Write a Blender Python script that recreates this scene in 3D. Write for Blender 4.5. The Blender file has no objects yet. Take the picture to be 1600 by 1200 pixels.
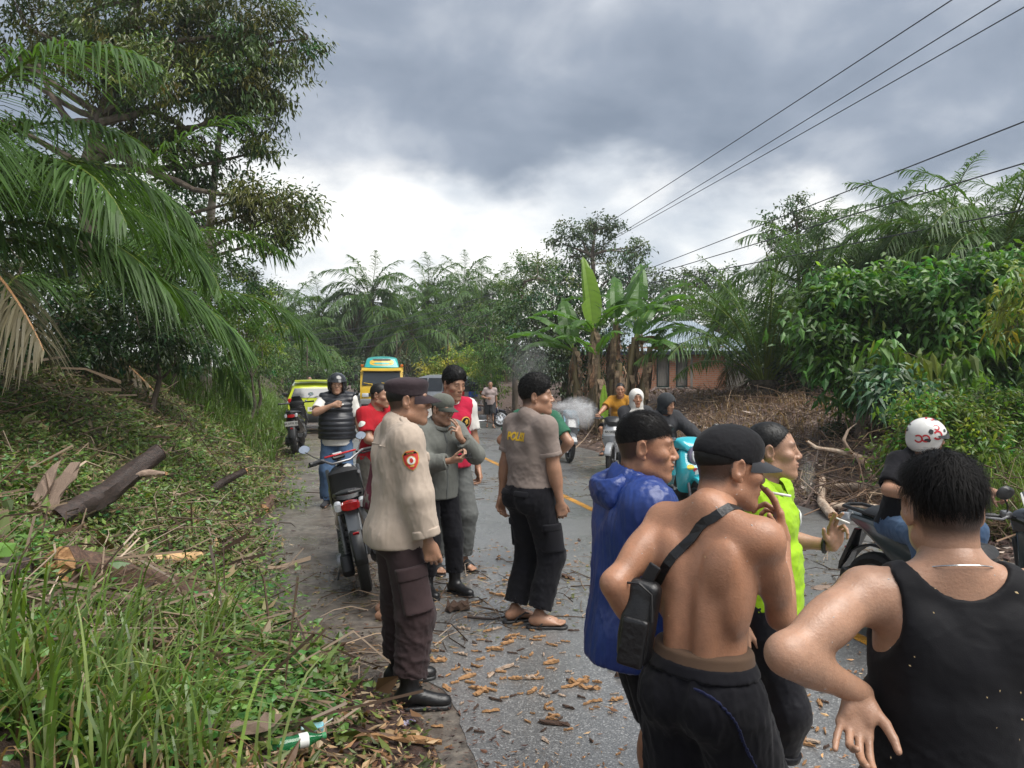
import bpy, bmesh, math, random
import numpy as np
from mathutils import Vector, Matrix, Euler
from mathutils.bvhtree import BVHTree

S = bpy.context.scene
COL = S.collection
PI = math.pi

# ------------------------------------------------------------------ camera
CAM_H = 1.8
FPX = 1200.0            # focal length in photograph pixels (1600 wide)
cd = bpy.data.cameras.new('camera')
cam = bpy.data.objects.new('camera', cd); COL.objects.link(cam)
cam.location = (0, 0, CAM_H); cam.rotation_euler = (PI/2, 0, 0)
cd.sensor_width = 36.0; cd.lens = 36.0*FPX/1600
cd.shift_y = -13/1600
cd.clip_start = 0.05; cd.clip_end = 3000
S.camera = cam

# ------------------------------------------------------------------ world, sun, exposure
SUN_EL, SUN_AZ = math.radians(62), math.radians(122)   # azimuth clockwise from +Y
W = bpy.data.worlds.new('World'); S.world = W; W.use_nodes = True
def build_world():
    nt = W.node_tree; N = nt.nodes; L = nt.links; N.clear()
    out = N.new('ShaderNodeOutputWorld')
    sky = N.new('ShaderNodeTexSky'); sky.sky_type = 'NISHITA'; sky.sun_disc = False
    sky.sun_elevation = SUN_EL; sky.sun_rotation = SUN_AZ
    bg = N.new('ShaderNodeBackground'); bg.inputs['Strength'].default_value = 0.05
    L.new(sky.outputs[0], bg.inputs[0])
    tc = N.new('ShaderNodeTexCoord')
    sep = N.new('ShaderNodeSeparateXYZ'); L.new(tc.outputs['Generated'], sep.inputs[0])
    def math_(op, a, b=None, c=None):
        m = N.new('ShaderNodeMath'); m.operation = op
        for i, v in enumerate((a, b, c)):
            if v is None: continue
            if isinstance(v, (int, float)): m.inputs[i].default_value = v
            else: L.new(v, m.inputs[i])
        return m.outputs[0]
    zc = math_('MAXIMUM', sep.outputs[2], 0.0)
    den = math_('ADD', zc, 0.42)
    cx = math_('DIVIDE', sep.outputs[0], den); cy = math_('DIVIDE', sep.outputs[1], den)
    cmb = N.new('ShaderNodeCombineXYZ'); L.new(cx, cmb.inputs[0]); L.new(cy, cmb.inputs[1])
    def noise(scale, detail, rough, dist, off):
        mp = N.new('ShaderNodeMapping'); L.new(cmb.outputs[0], mp.inputs[0]); mp.inputs['Location'].default_value = off
        n = N.new('ShaderNodeTexNoise'); n.inputs['Scale'].default_value = scale; n.inputs['Detail'].default_value = detail
        n.inputs['Roughness'].default_value = rough; n.inputs['Distortion'].default_value = dist
        L.new(mp.outputs[0], n.inputs['Vector']); return n.outputs[0]
    n1 = noise(2.0, 10, 0.56, 0.15, (3.1, 7.3, 0))
    n2 = noise(4.2, 8, 0.55, 0.25, (1.7, 2.2, 0))
    n3 = noise(1.6, 5, 0.5, 0.1, (9.4, 4.1, 0))
    # ragged lower edge of the dark cloud deck
    e = math_('ADD', zc, math_('MULTIPLY', math_('SUBTRACT', n1, 0.5), 0.26))
    mr = N.new('ShaderNodeMapRange'); mr.interpolation_type = 'SMOOTHSTEP'
    mr.inputs['From Min'].default_value = 0.205; mr.inputs['From Max'].default_value = 0.262
    L.new(e, mr.inputs['Value']); dark = mr.outputs[0]
    def ramp(fac, stops):
        r = N.new('ShaderNodeValToRGB'); L.new(fac, r.inputs[0])
        el = r.color_ramp.elements
        while len(el) < len(stops): el.new(0.5)
        for x, (p, c) in zip(el, stops): x.position = p; x.color = (*c, 1)
        return r.outputs[0]
    mixn = math_('ADD', math_('MULTIPLY', n2, 0.42), math_('MULTIPLY', n3, 0.58))
    cdark = ramp(mixn, [(0.37, (0.064, 0.076, 0.095)), (0.48, (0.092, 0.105, 0.126)), (0.56, (0.139, 0.150, 0.167)), (0.66, (0.231, 0.240, 0.250))])
    clite = ramp(mixn, [(0.37, (0.148, 0.164, 0.184)), (0.47, (0.222, 0.231, 0.239)), (0.57, (0.321, 0.316, 0.303))])
    mx = N.new('ShaderNodeMix'); mx.data_type = 'RGBA'
    L.new(dark, mx.inputs['Factor']); L.new(clite, mx.inputs['A']); L.new(cdark, mx.inputs['B'])
    bg2 = N.new('ShaderNodeBackground'); bg2.inputs['Strength'].default_value = 1.0
    L.new(mx.outputs['Result'], bg2.inputs[0])
    ms = N.new('ShaderNodeMixShader'); ms.inputs[0].default_value = 0.93
    L.new(bg.outputs[0], ms.inputs[1]); L.new(bg2.outputs[0], ms.inputs[2])
    L.new(ms.outputs[0], out.inputs[0])
build_world()
sl = bpy.data.lights.new('sun', 'SUN'); sl.energy = 1.5; sl.angle = math.radians(50); sl.color = (1.0, 0.965, 0.91)
sun = bpy.data.objects.new('sun', sl); COL.objects.link(sun)
sd = Vector((math.sin(SUN_AZ)*math.cos(SUN_EL), math.cos(SUN_AZ)*math.cos(SUN_EL), math.sin(SUN_EL)))
sun.rotation_euler = sd.to_track_quat('Z', 'Y').to_euler(); sun.location = (0, 0, 40)
vs = S.view_settings
vs.view_transform = 'Standard'; vs.look = 'None'; vs.gamma = 1.0; vs.use_curve_mapping = False
vs.exposure = 1.98
S.render.engine = 'CYCLES'
S.cycles.use_denoising = True
S.cycles.max_bounces = 6; S.cycles.diffuse_bounces = 3; S.cycles.glossy_bounces = 3
S.cycles.transmission_bounces = 5; S.cycles.transparent_max_bounces = 12; S.cycles.volume_bounces = 1
S.cycles.volume_step_rate = 2.0

# ------------------------------------------------------------------ helpers
def lin(r, g, b):
    f = lambda c: (c/255/12.92) if c/255 <= 0.04045 else ((c/255+0.055)/1.055)**2.4
    return (f(r), f(g), f(b))
def at(px, py, d):
    """a point of the place: d metres along the road axis, seen in the direction of the photograph's pixel"""
    return Vector(((px-800)/FPX*d, d, CAM_H-(py-587)/FPX*d))
def tag(o, label=None, cat=None, group=None, kind=None):
    if label: o['label'] = label
    if cat: o['category'] = cat
    if group: o['group'] = group
    if kind: o['kind'] = kind
    return o
def empty(name, loc=(0, 0, 0), rz=0.0):
    o = bpy.data.objects.new(name, None); COL.objects.link(o)
    o.empty_display_size = 0.2
    o.location = loc; o.rotation_euler = (0, 0, rz); return o
def link(name, me, mat=None, parent=None, smooth=None):
    o = bpy.data.objects.new(name, me); COL.objects.link(o)
    if mat is not None and len(me.materials) == 0: me.materials.append(mat)
    if parent is not None: o.parent = parent
    if smooth is not None and len(me.polygons):
        me.polygons.foreach_set('use_smooth', np.full(len(me.polygons), bool(smooth)))
    return o
def mesh_np(name, V, F, col=None, smooth=True):
    """fast mesh: V (n,3), F (m,k) with constant k, or a list of such arrays; col (n,3) colour attribute"""
    me = bpy.data.meshes.new(name)
    V = np.ascontiguousarray(V, dtype=np.float32)
    Fs = F if isinstance(F, (list, tuple)) else [F]
    Fs = [np.ascontiguousarray(f, dtype=np.int32) for f in Fs if len(f)]
    me.vertices.add(len(V)); me.vertices.foreach_set('co', V.ravel())
    nl = sum(f.size for f in Fs); nf = sum(len(f) for f in Fs)
    me.loops.add(nl); me.loops.foreach_set('vertex_index', np.concatenate([f.ravel() for f in Fs]) if Fs else np.zeros(0, np.int32))
    me.polygons.add(nf)
    tot = np.concatenate([np.full(len(f), f.shape[1], np.int32) for f in Fs]) if Fs else np.zeros(0, np.int32)
    st = np.concatenate([[0], np.cumsum(tot)[:-1]]).astype(np.int32)
    me.polygons.foreach_set('loop_start', st); me.polygons.foreach_set('loop_total', tot)
    me.polygons.foreach_set('use_smooth', np.full(nf, smooth))
    me.update(calc_edges=True)
    if col is not None:
        a = me.attributes.new('tint', 'FLOAT_COLOR', 'POINT')
        c = np.ones((len(V), 4), np.float32); c[:, :3] = col
        a.data.foreach_set('color', c.ravel())
    return me
class MB:
    """collects simple shapes into one mesh"""
    def __init__(s): s.V = []; s.F = []; s.n = 0
    def add(s, V, F):
        s.V.extend([tuple(v) for v in V]); s.F.extend([tuple(i+s.n for i in f) for f in F]); s.n += len(V); return s
    def box(s, c, d, R=None, bev=0.0):
        c = Vector(c); hx, hy, hz = d[0]/2, d[1]/2, d[2]/2
        b = min(bev, hx*0.95, hy*0.95, hz*0.95)
        if b <= 0:
            P = [(x, y, z) for z in (-hz, hz) for (x, y) in ((-hx, -hy), (hx, -hy), (hx, hy), (-hx, hy))]
            F = [(3, 2, 1, 0), (4, 5, 6, 7), (0, 1, 5, 4), (1, 2, 6, 5), (2, 3, 7, 6), (3, 0, 4, 7)]
        else:
            bm = bmesh.new(); bmesh.ops.create_cube(bm, size=1)
            for v in bm.verts: v.co = (v.co.x*2*hx, v.co.y*2*hy, v.co.z*2*hz)
            bmesh.ops.bevel(bm, geom=bm.edges[:], offset=b, segments=2, affect='EDGES', profile=0.5)
            bm.verts.index_update(); P = [v.co.copy() for v in bm.verts]; F = [[v.index for v in f.verts] for f in bm.faces]; bm.free()
        M = R if R is not None else Matrix.Identity(3)
        return s.add([M @ Vector(p) + c for p in P], F)
    def tube(s, pts, r, n=8, cap=True):
        pts = [Vector(p) for p in pts]; m = len(pts)
        rs = r if isinstance(r, (list, tuple)) else [r]*m
        V = []; F = []; prev = None
        for i, p in enumerate(pts):
            t = (pts[min(i+1, m-1)]-pts[max(i-1, 0)])
            t = t.normalized() if t.length > 1e-9 else Vector((0, 0, 1))
            if prev is None:
                a = t.orthogonal().normalized()
            else:
                a = prev - t*prev.dot(t); a = a.normalized() if a.length > 1e-6 else t.orthogonal().normalized()
            prev = a; b = t.cross(a)
            for k in range(n):
                q = 2*PI*k/n; V.append(p + (a*math.cos(q)+b*math.sin(q))*rs[i])
        for i in range(m-1):
            for k in range(n):
                k2 = (k+1) % n; F.append((i*n+k, i*n+k2, (i+1)*n+k2, (i+1)*n+k))
        if cap:
            F.append(tuple(range(n-1, -1, -1))); F.append(tuple((m-1)*n+k for k in range(n)))
        return s.add(V, F)
    def lathe(s, prof, c=(0, 0, 0), axis='Z', n=24, R=None):
        """prof: list of (radius, height)"""
        V = []; F = []; m = len(prof); c = Vector(c)
        for (r, h) in prof:
            for k in range(n):
                q = 2*PI*k/n; x, y = r*math.cos(q), r*math.sin(q)
                p = Vector((x, y, h)) if axis == 'Z' else (Vector((h, x, y)) if axis == 'X' else Vector((y, h, x)))
                V.append((R @ p if R is not None else p)+c)
        for i in range(m-1):
            for k in range(n):
                k2 = (k+1) % n; F.append((i*n+k, i*n+k2, (i+1)*n+k2, (i+1)*n+k))
        if prof[0][0] > 1e-6: F.append(tuple(range(n-1, -1, -1)))
        if prof[-1][0] > 1e-6: F.append(tuple((m-1)*n+k for k in range(n)))
        return s.add(V, F)
    def pillow(s, prof, w, inset=0.02, x0=0.0, steps=4, wfun=None):
        """side profile (y,z) closed polygon, spanning x0-w..x0+w, rounded to the sides by insetting; wfun(y,z)->width factor"""
        P = [Vector((0, a, b)) for a, b in prof]; n = len(P)
        ar = sum(P[i].y*P[(i+1) % n].z-P[(i+1) % n].y*P[i].z for i in range(n))
        if ar < 0: P = P[::-1]
        nr = []
        for i in range(n):
            e1 = (P[i]-P[i-1]); e2 = (P[(i+1) % n]-P[i])
            n1 = Vector((0, e1.z, -e1.y)); n2 = Vector((0, e2.z, -e2.y))
            n1 = n1.normalized() if n1.length else n1; n2 = n2.normalized() if n2.length else n2
            a = n1+n2; a = a.normalized() if a.length > 1e-6 else n1
            nr.append(a/max(0.5, a.dot(n1)))
        rows = []
        for k in range(2*steps+1):
            q = -PI/2+PI*k/(2*steps); rows.append((math.sin(q), 1-math.cos(q)))
        V = []; F = []
        for (sx, ins) in rows:
            for i in range(n):
                p = P[i]-nr[i]*inset*ins
                f = wfun(P[i].y, P[i].z) if wfun else 1.0
                V.append((x0+sx*w*f, p.y, p.z))
        m = len(rows)
        for i in range(m-1):
            for k in range(n):
                k2 = (k+1) % n; F.append((i*n+k, i*n+k2, (i+1)*n+k2, (i+1)*n+k))
        F.append(tuple(range(n-1, -1, -1))); F.append(tuple((m-1)*n+k for k in range(n)))
        return s.add(V, F)
    def build(s, name, mat, parent=None, smooth=False, sub=0, autosmooth=True):
        me = bpy.data.meshes.new(name); me.from_pydata([tuple(v) for v in s.V], [], s.F); me.update()
        bm = bmesh.new(); bm.from_mesh(me); bmesh.ops.recalc_face_normals(bm, faces=bm.faces[:])
        if smooth and autosmooth:
            for e in bm.edges:
                if len(e.link_faces) == 2 and e.calc_face_angle(0) > math.radians(42): e.smooth = False
        bm.to_mesh(me); bm.free()
        return link(name, me, mat, parent, smooth)

def unit(v): return v/np.maximum(np.linalg.norm(v, axis=-1, keepdims=True), 1e-9)
# ---- materials
MATS = {}
def nodes_of(m):
    nt = m.node_tree; return nt, nt.nodes, nt.links
def pmat(name, c, c2=None, scale=6.0, rough=0.6, rough2=None, metal=0.0, bump=0.0, bscale=None, spec=0.5, coat=0.0, tint=False,
         detail=5, stretch=None, sheen=0.0, trans=0.0, emit=None, ramp=(0.35, 0.65), sss=0.0, alpha=None):
    """principled material: two colours mixed by noise, optional vertex tint, bump"""
    if name in MATS: return MATS[name]
    m = bpy.data.materials.new(name); m.use_nodes = True; MATS[name] = m
    nt, N, L = nodes_of(m); p = N['Principled BSDF']
    p.inputs['Metallic'].default_value = metal; p.inputs['Roughness'].default_value = rough
    p.inputs['Specular IOR Level'].default_value = spec; p.inputs['Coat Weight'].default_value = coat
    p.inputs['Coat Roughness'].default_value = 0.08
    if sheen: p.inputs['Sheen Weight'].default_value = sheen
    if trans: p.inputs['Transmission Weight'].default_value = trans
    if sss:
        p.inputs['Subsurface Weight'].default_value = sss; p.inputs['Subsurface Scale'].default_value = 0.012
        p.inputs['Subsurface Radius'].default_value = (1.0, 0.35, 0.2)
    if alpha is not None: p.inputs['Alpha'].default_value = alpha
    if emit: p.inputs['Emission Color'].default_value = (*emit[0], 1); p.inputs['Emission Strength'].default_value = emit[1]
    tc = N.new('ShaderNodeTexCoord'); vec = tc.outputs['Object']
    if stretch:
        mp = N.new('ShaderNodeMapping'); mp.inputs['Scale'].default_value = stretch; L.new(vec, mp.inputs[0]); vec = mp.outputs[0]
    n = N.new('ShaderNodeTexNoise'); n.inputs['Scale'].default_value = scale; n.inputs['Detail'].default_value = detail
    n.inputs['Roughness'].default_value = 0.6; L.new(vec, n.inputs['Vector'])
    c2 = c2 if c2 is not None else tuple(min(1, x*0.8) for x in c)
    r = N.new('ShaderNodeValToRGB'); r.color_ramp.elements[0].position = ramp[0]; r.color_ramp.elements[1].position = ramp[1]
    r.color_ramp.elements[0].color = (*c2, 1); r.color_ramp.elements[1].color = (*c, 1)
    L.new(n.outputs[0], r.inputs[0]); colo = r.outputs[0]
    if tint:
        at_ = N.new('ShaderNodeAttribute'); at_.attribute_name = 'tint'
        mx = N.new('ShaderNodeMix'); mx.data_type = 'RGBA'; mx.blend_type = 'MULTIPLY'; mx.inputs['Factor'].default_value = 1
        L.new(colo, mx.inputs['A']); L.new(at_.outputs['Color'], mx.inputs['B']); colo = mx.outputs['Result']
    L.new(colo, p.inputs['Base Color'])
    if rough2 is not None:
        mr = N.new('ShaderNodeMapRange'); mr.inputs['To Min'].default_value = rough; mr.inputs['To Max'].default_value = rough2
        mr.inputs['From Min'].default_value = 0.35; mr.inputs['From Max'].default_value = 0.65
        L.new(n.outputs[0], mr.inputs['Value']); L.new(mr.outputs[0], p.inputs['Roughness'])
    if bump:
        n2 = N.new('ShaderNodeTexNoise'); n2.inputs['Scale'].default_value = bscale or scale*6; n2.inputs['Detail'].default_value = 4
        L.new(vec, n2.inputs['Vector'])
        b = N.new('ShaderNodeBump'); b.inputs['Strength'].default_value = bump; b.inputs['Distance'].default_value = 0.01
        L.new(n2.outputs[0], b.inputs['Height']); L.new(b.outputs[0], p.inputs['Normal'])
    return m
def leafmat(name, c, trans=0.35, rough=0.38, spec=0.5, vary=0.35):
    """leaf: colour x vertex tint, front gloss, light passing through"""
    if name in MATS: return MATS[name]
    m = bpy.data.materials.new(name); m.use_nodes = True; MATS[name] = m
    nt, N, L = nodes_of(m); p = N['Principled BSDF']; out = N['Material Output']
    p.inputs['Roughness'].default_value = rough; p.inputs['Specular IOR Level'].default_value = spec
    a = N.new('ShaderNodeAttribute'); a.attribute_name = 'tint'
    mx = N.new('ShaderNodeMix'); mx.data_type = 'RGBA'; mx.blend_type = 'MULTIPLY'; mx.inputs['Factor'].default_value = 1
    mx.inputs['A'].default_value = (*(tuple(min(1, x*1.3) for x in c) if c[0] < 1 else c), 1); L.new(a.outputs['Color'], mx.inputs['B'])
    L.new(mx.outputs['Result'], p.inputs['Base Color'])
    t = N.new('ShaderNodeBsdfTranslucent')
    m2 = N.new('ShaderNodeMix'); m2.data_type = 'RGBA'; m2.blend_type = 'MULTIPLY'; m2.inputs['Factor'].default_value = 1
    L.new(mx.outputs['Result'], m2.inputs['A']); m2.inputs['B'].default_value = (1.5, 1.6, 0.6, 1)
    L.new(m2.outputs['Result'], t.inputs[0])
    ms = N.new('ShaderNodeMixShader'); ms.inputs[0].default_value = trans
    L.new(p.outputs[0], ms.inputs[1]); L.new(t.outputs[0], ms.inputs[2]); L.new(ms.outputs[0], out.inputs[0])
    return m
# ------------------------------------------------------------------ the lie of the land
RS = 0.26                                   # the road drifts left: u = x + RS*y is constant along it
U_EDGE_L, U_EDGE_R, U_LINE, U_SH = 0.75, 6.72, 3.74, -0.55
def ush(y): return np.interp(y, [2.6, 3.6, 4.5, 5.4, 6.6], [0.95, 0.62, 0.22, -0.20, -0.55])+0.12*np.sin(np.asarray(y)*1.9)+0.06*np.sin(np.asarray(y)*4.7+1)
def smooth01(t):
    t = np.clip(t, 0, 1); return t*t*(3-2*t)
def vnoise(x, y, seed=0):
    r = np.random.RandomState(seed); s = 0
    for i in range(7):
        a = r.uniform(0, 2*PI); f = 0.5*1.75**i; ph = r.uniform(0, 6.28, 2)
        s = s + np.sin(f*(x*np.cos(a)+y*np.sin(a))+ph[0]+1.3*np.sin(f*0.7*(y*np.cos(a)-x*np.sin(a))+ph[1]))/1.45**i
    return s/3.0
def height(x, y):
    x = np.asarray(x, float); y = np.asarray(y, float)
    u = x+RS*y
    U_SH = ush(y)
    top = 1.15+0.95*smooth01((y-4)/11)
    tl = np.clip((U_SH-u)/4.0, 0, 1)
    zl = top*(0.55*smooth01(tl)+0.45*np.minimum(tl*1.3, 1)**0.8*smooth01(tl*4))
    zl = zl+0.35*smooth01((U_SH-4.0-u)/9)
    tr = np.clip((u-U_EDGE_R-0.15)/6.5, 0, 1)
    zr = 1.15*smooth01(tr)**0.8
    z = np.where(u < U_SH, zl, np.where(u > U_EDGE_R, zr, 0.0))
    bump = vnoise(x*1.6, y*1.6, 3)*0.09+vnoise(x*5, y*5, 5)*0.03
    m = np.where(u < U_SH, smooth01((U_SH-u)/0.8), smooth01((u-U_EDGE_R)/0.8))
    lip = np.where(u < U_SH, smooth01((U_SH-u)/0.10), np.where(u > U_EDGE_R, smooth01((u-U_EDGE_R)/0.10), 0))
    return z+bump*m+0.035*lip-0.025*(1-lip)
def ground_z(x, y):
    u = x+RS*y
    z = float(height(x, y))
    if U_EDGE_L-0.1 < u < U_EDGE_R: return 0.004
    if u < U_EDGE_L+0.05: return max(z, 0.0) if u > -0.7 else z
    return z
def grid_sheet(us, ys, zf):
    U, Y = np.meshgrid(us, ys); X = U-RS*Y
    Z = zf(X, Y); V = np.stack([X, Y, Z], -1).reshape(-1, 3)
    nu, ny = len(us), len(ys)
    i = np.arange(ny-1)[:, None]*nu+np.arange(nu-1)[None, :]
    F = np.stack([i, i+1, i+nu+1, i+nu], -1).reshape(-1, 4)
    return V, F
def shader_math(N, L, op, a, b=None):
    m = N.new('ShaderNodeMath'); m.operation = op
    for i, v in enumerate((a, b)):
        if v is None: continue
        if isinstance(v, (int, float)): m.inputs[i].default_value = v
        else: L.new(v, m.inputs[i])
    return m.outputs[0]
def tex_noise(N, L, vec, scale, detail=5, rough=0.6, dist=0.0):
    n = N.new('ShaderNodeTexNoise'); n.inputs['Scale'].default_value = scale; n.inputs['Detail'].default_value = detail
    n.inputs['Roughness'].default_value = rough; n.inputs['Distortion'].default_value = dist; L.new(vec, n.inputs['Vector']); return n.outputs[0]
def ramp_(N, L, fac, stops):
    r = N.new('ShaderNodeValToRGB'); L.new(fac, r.inputs[0]); el = r.color_ramp.elements
    while len(el) < len(stops): el.new(0.5)
    for e, (p, c) in zip(el, stops): e.position = p; e.color = (*c, 1)
    return r.outputs[0]
def mixc(N, L, f, a, b):
    m = N.new('ShaderNodeMix'); m.data_type = 'RGBA'
    if isinstance(f, (int, float)): m.inputs['Factor'].default_value = f
    else: L.new(f, m.inputs['Factor'])
    for k, v in (('A', a), ('B', b)):
        if isinstance(v, tuple): m.inputs[k].default_value = (*v, 1)
        else: L.new(v, m.inputs[k])
    return m.outputs['Result']
def ground_material():
    m = bpy.data.materials.new('soil'); m.use_nodes = True; nt, N, L = nodes_of(m); p = N['Principled BSDF']
    g = N.new('ShaderNodeNewGeometry'); pos = g.outputs['Position']
    sp = N.new('ShaderNodeSeparateXYZ'); L.new(pos, sp.inputs[0])
    u = shader_math(N, L, 'ADD', sp.outputs[0], shader_math(N, L, 'MULTIPLY', sp.outputs[1], RS))
    n = tex_noise(N, L, pos, 1.1, 6, 0.65); nf = tex_noise(N, L, pos, 9, 6, 0.7); nn = tex_noise(N, L, pos, 40, 4, 0.6)
    left = ramp_(N, L, nf, [(0.3, (0.028, 0.022, 0.014)), (0.45, (0.075, 0.052, 0.03)), (0.55, (0.05, 0.062, 0.02)), (0.7, (0.15, 0.105, 0.06))])
    right = ramp_(N, L, nf, [(0.3, (0.03, 0.02, 0.018)), (0.5, (0.085, 0.055, 0.042)), (0.66, (0.16, 0.10, 0.07)), (0.75, (0.22, 0.17, 0.13))])
    side = N.new('ShaderNodeMapRange'); side.inputs['From Min'].default_value = 2; side.inputs['From Max'].default_value = 5; L.new(u, side.inputs['Value'])
    c = mixc(N, L, side.outputs[0], left, right)
    # dark wet mulch close to the shoulder
    mul = N.new('ShaderNodeMapRange'); mul.inputs['From Min'].default_value = -2.0; mul.inputs['From Max'].default_value = -0.9
    L.new(shader_math(N, L, 'ADD', u, shader_math(N, L, 'MULTIPLY', shader_math(N, L, 'SUBTRACT', n, 0.5), 1.2)), mul.inputs['Value'])
    mulr = shader_math(N, L, 'MULTIPLY', mul.outputs[0], shader_math(N, L, 'SUBTRACT', 1.0, side.outputs[0]))
    mcol = ramp_(N, L, nn, [(0.3, (0.020, 0.011, 0.009)), (0.6, (0.06, 0.032, 0.022)), (0.75, (0.16, 0.10, 0.06))])
    c = mixc(N, L, mulr, c, mcol)
    L.new(c, p.inputs['Base Color']); p.inputs['Roughness'].default_value = 0.75
    b = N.new('ShaderNodeBump'); b.inputs['Strength'].default_value = 0.9; b.inputs['Distance'].default_value = 0.05
    L.new(shader_math(N, L, 'ADD', nf, shader_math(N, L, 'MULTIPLY', nn, 0.4)), b.inputs['Height']); L.new(b.outputs[0], p.inputs['Normal'])
    return m
def road_material():
    m = bpy.data.materials.new('wet_asphalt'); m.use_nodes = True; nt, N, L = nodes_of(m); p = N['Principled BSDF']
    g = N.new('ShaderNodeNewGeometry'); pos = g.outputs['Position']
    # aggregate stones
    v = N.new('ShaderNodeTexVoronoi'); v.inputs['Scale'].default_value = 130; L.new(pos, v.inputs['Vector'])
    v2 = N.new('ShaderNodeTexVoronoi'); v2.inputs['Scale'].default_value = 210; L.new(pos, v2.inputs['Vector'])
    sep = N.new('ShaderNodeSeparateColor'); L.new(v.outputs['Color'], sep.inputs[0])
    stone = ramp_(N, L, sep.outputs[0], [(0.0, (0.055, 0.055, 0.056)), (0.55, (0.110, 0.109, 0.107)), (0.86, (0.19, 0.188, 0.182)), (0.97, (0.42, 0.42, 0.41))])
    sep2 = N.new('ShaderNodeSeparateColor'); L.new(v2.outputs['Color'], sep2.inputs[0])
    fine = ramp_(N, L, sep2.outputs[1], [(0.0, (0.06, 0.06, 0.061)), (0.7, (0.125, 0.123, 0.12)), (1.0, (0.22, 0.22, 0.21))])
    c = mixc(N, L, 0.45, stone, fine)
    # trodden leaf dirt over the middle
    n = tex_noise(N, L, pos, 0.9, 6, 0.65, 0.4)
    mp = N.new('ShaderNodeMapping'); mp.inputs['Rotation'].default_value = (0, 0, 0.25); mp.inputs['Scale'].default_value = (1, 3.2, 1); L.new(pos, mp.inputs[0])
    nd = tex_noise(N, L, mp.outputs[0], 2.2, 8, 0.72, 0.6)
    dm = N.new('ShaderNodeMapRange'); dm.interpolation_type = 'SMOOTHSTEP'
    dm.inputs['From Min'].default_value = 0.55; dm.inputs['From Max'].default_value = 0.72; L.new(nd, dm.inputs['Value'])
    nd2 = tex_noise(N, L, pos, 30, 3, 0.6)
    dcol = ramp_(N, L, nd2, [(0.35, (0.05, 0.05, 0.03)), (0.5, (0.11, 0.085, 0.055)), (0.65, (0.16, 0.15, 0.08))])
    sp = N.new('ShaderNodeSeparateXYZ'); L.new(pos, sp.inputs[0])
    dist = N.new('ShaderNodeMapRange'); dist.inputs['From Min'].default_value = 4.5; dist.inputs['From Max'].default_value = 8.5
    L.new(sp.outputs[1], dist.inputs['Value'])
    c = mixc(N, L, shader_math(N, L, 'MULTIPLY', dm.outputs[0], shader_math(N, L, 'MULTIPLY', dist.outputs[0], 0.2)), c, dcol)
    L.new(c, p.inputs['Base Color'])
    # wetness
    wet = N.new('ShaderNodeMapRange'); wet.inputs['From Min'].default_value = 0.38; wet.inputs['From Max'].default_value = 0.62
    wet.inputs['To Min'].default_value = 0.22; wet.inputs['To Max'].default_value = 0.46; L.new(n, wet.inputs['Value'])
    L.new(wet.outputs[0], p.inputs['Roughness'])
    b = N.new('ShaderNodeBump'); b.inputs['Strength'].default_value = 0.28; b.inputs['Distance'].default_value = 0.005
    h = shader_math(N, L, 'ADD', shader_math(N, L, 'MULTIPLY', v.outputs['Distance'], 0.7), shader_math(N, L, 'MULTIPLY', nd, 0.9))
    L.new(h, b.inputs['Height']); L.new(b.outputs[0], p.inputs['Normal'])
    p.inputs['Specular IOR Level'].default_value = 1.0; p.inputs['Coat Weight'].default_value = 0.5; p.inputs['Coat Roughness'].default_value = 0.32
    return m
def shoulder_material():
    m = bpy.data.materials.new('wet_concrete'); m.use_nodes = True; nt, N, L = nodes_of(m); p = N['Principled BSDF']
    g = N.new('ShaderNodeNewGeometry'); pos = g.outputs['Position']
    n = tex_noise(N, L, pos, 1.6, 7, 0.65, 0.3); nf = tex_noise(N, L, pos, 14, 6, 0.7); nn = tex_noise(N, L, pos, 90, 3, 0.6)
    c = ramp_(N, L, nf, [(0.3, (0.05, 0.044, 0.038)), (0.5, (0.115, 0.10, 0.085)), (0.7, (0.20, 0.172, 0.14))])
    dirt = N.new('ShaderNodeMapRange'); dirt.inputs['From Min'].default_value = 0.48; dirt.inputs['From Max'].default_value = 0.62; L.new(n, dirt.inputs['Value'])
    dc = ramp_(N, L, nn, [(0.35, (0.022, 0.014, 0.010)), (0.65, (0.07, 0.045, 0.03))])
    c = mixc(N, L, shader_math(N, L, 'MULTIPLY', dirt.outputs[0], 0.7), c, dc)
    L.new(c, p.inputs['Base Color'])
    wet = N.new('ShaderNodeMapRange'); wet.inputs['From Min'].default_value = 0.4; wet.inputs['From Max'].default_value = 0.58
    wet.inputs['To Min'].default_value = 0.16; wet.inputs['To Max'].default_value = 0.5; L.new(tex_noise(N, L, pos, 1.0, 5, 0.6, 0.3), wet.inputs['Value'])
    L.new(wet.outputs[0], p.inputs['Roughness'])
    b = N.new('ShaderNodeBump'); b.inputs['Strength'].default_value = 0.5; b.inputs['Distance'].default_value = 0.012
    L.new(shader_math(N, L, 'ADD', nf, shader_math(N, L, 'MULTIPLY', nn, 0.5)), b.inputs['Height']); L.new(b.outputs[0], p.inputs['Normal'])
    return m
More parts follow.
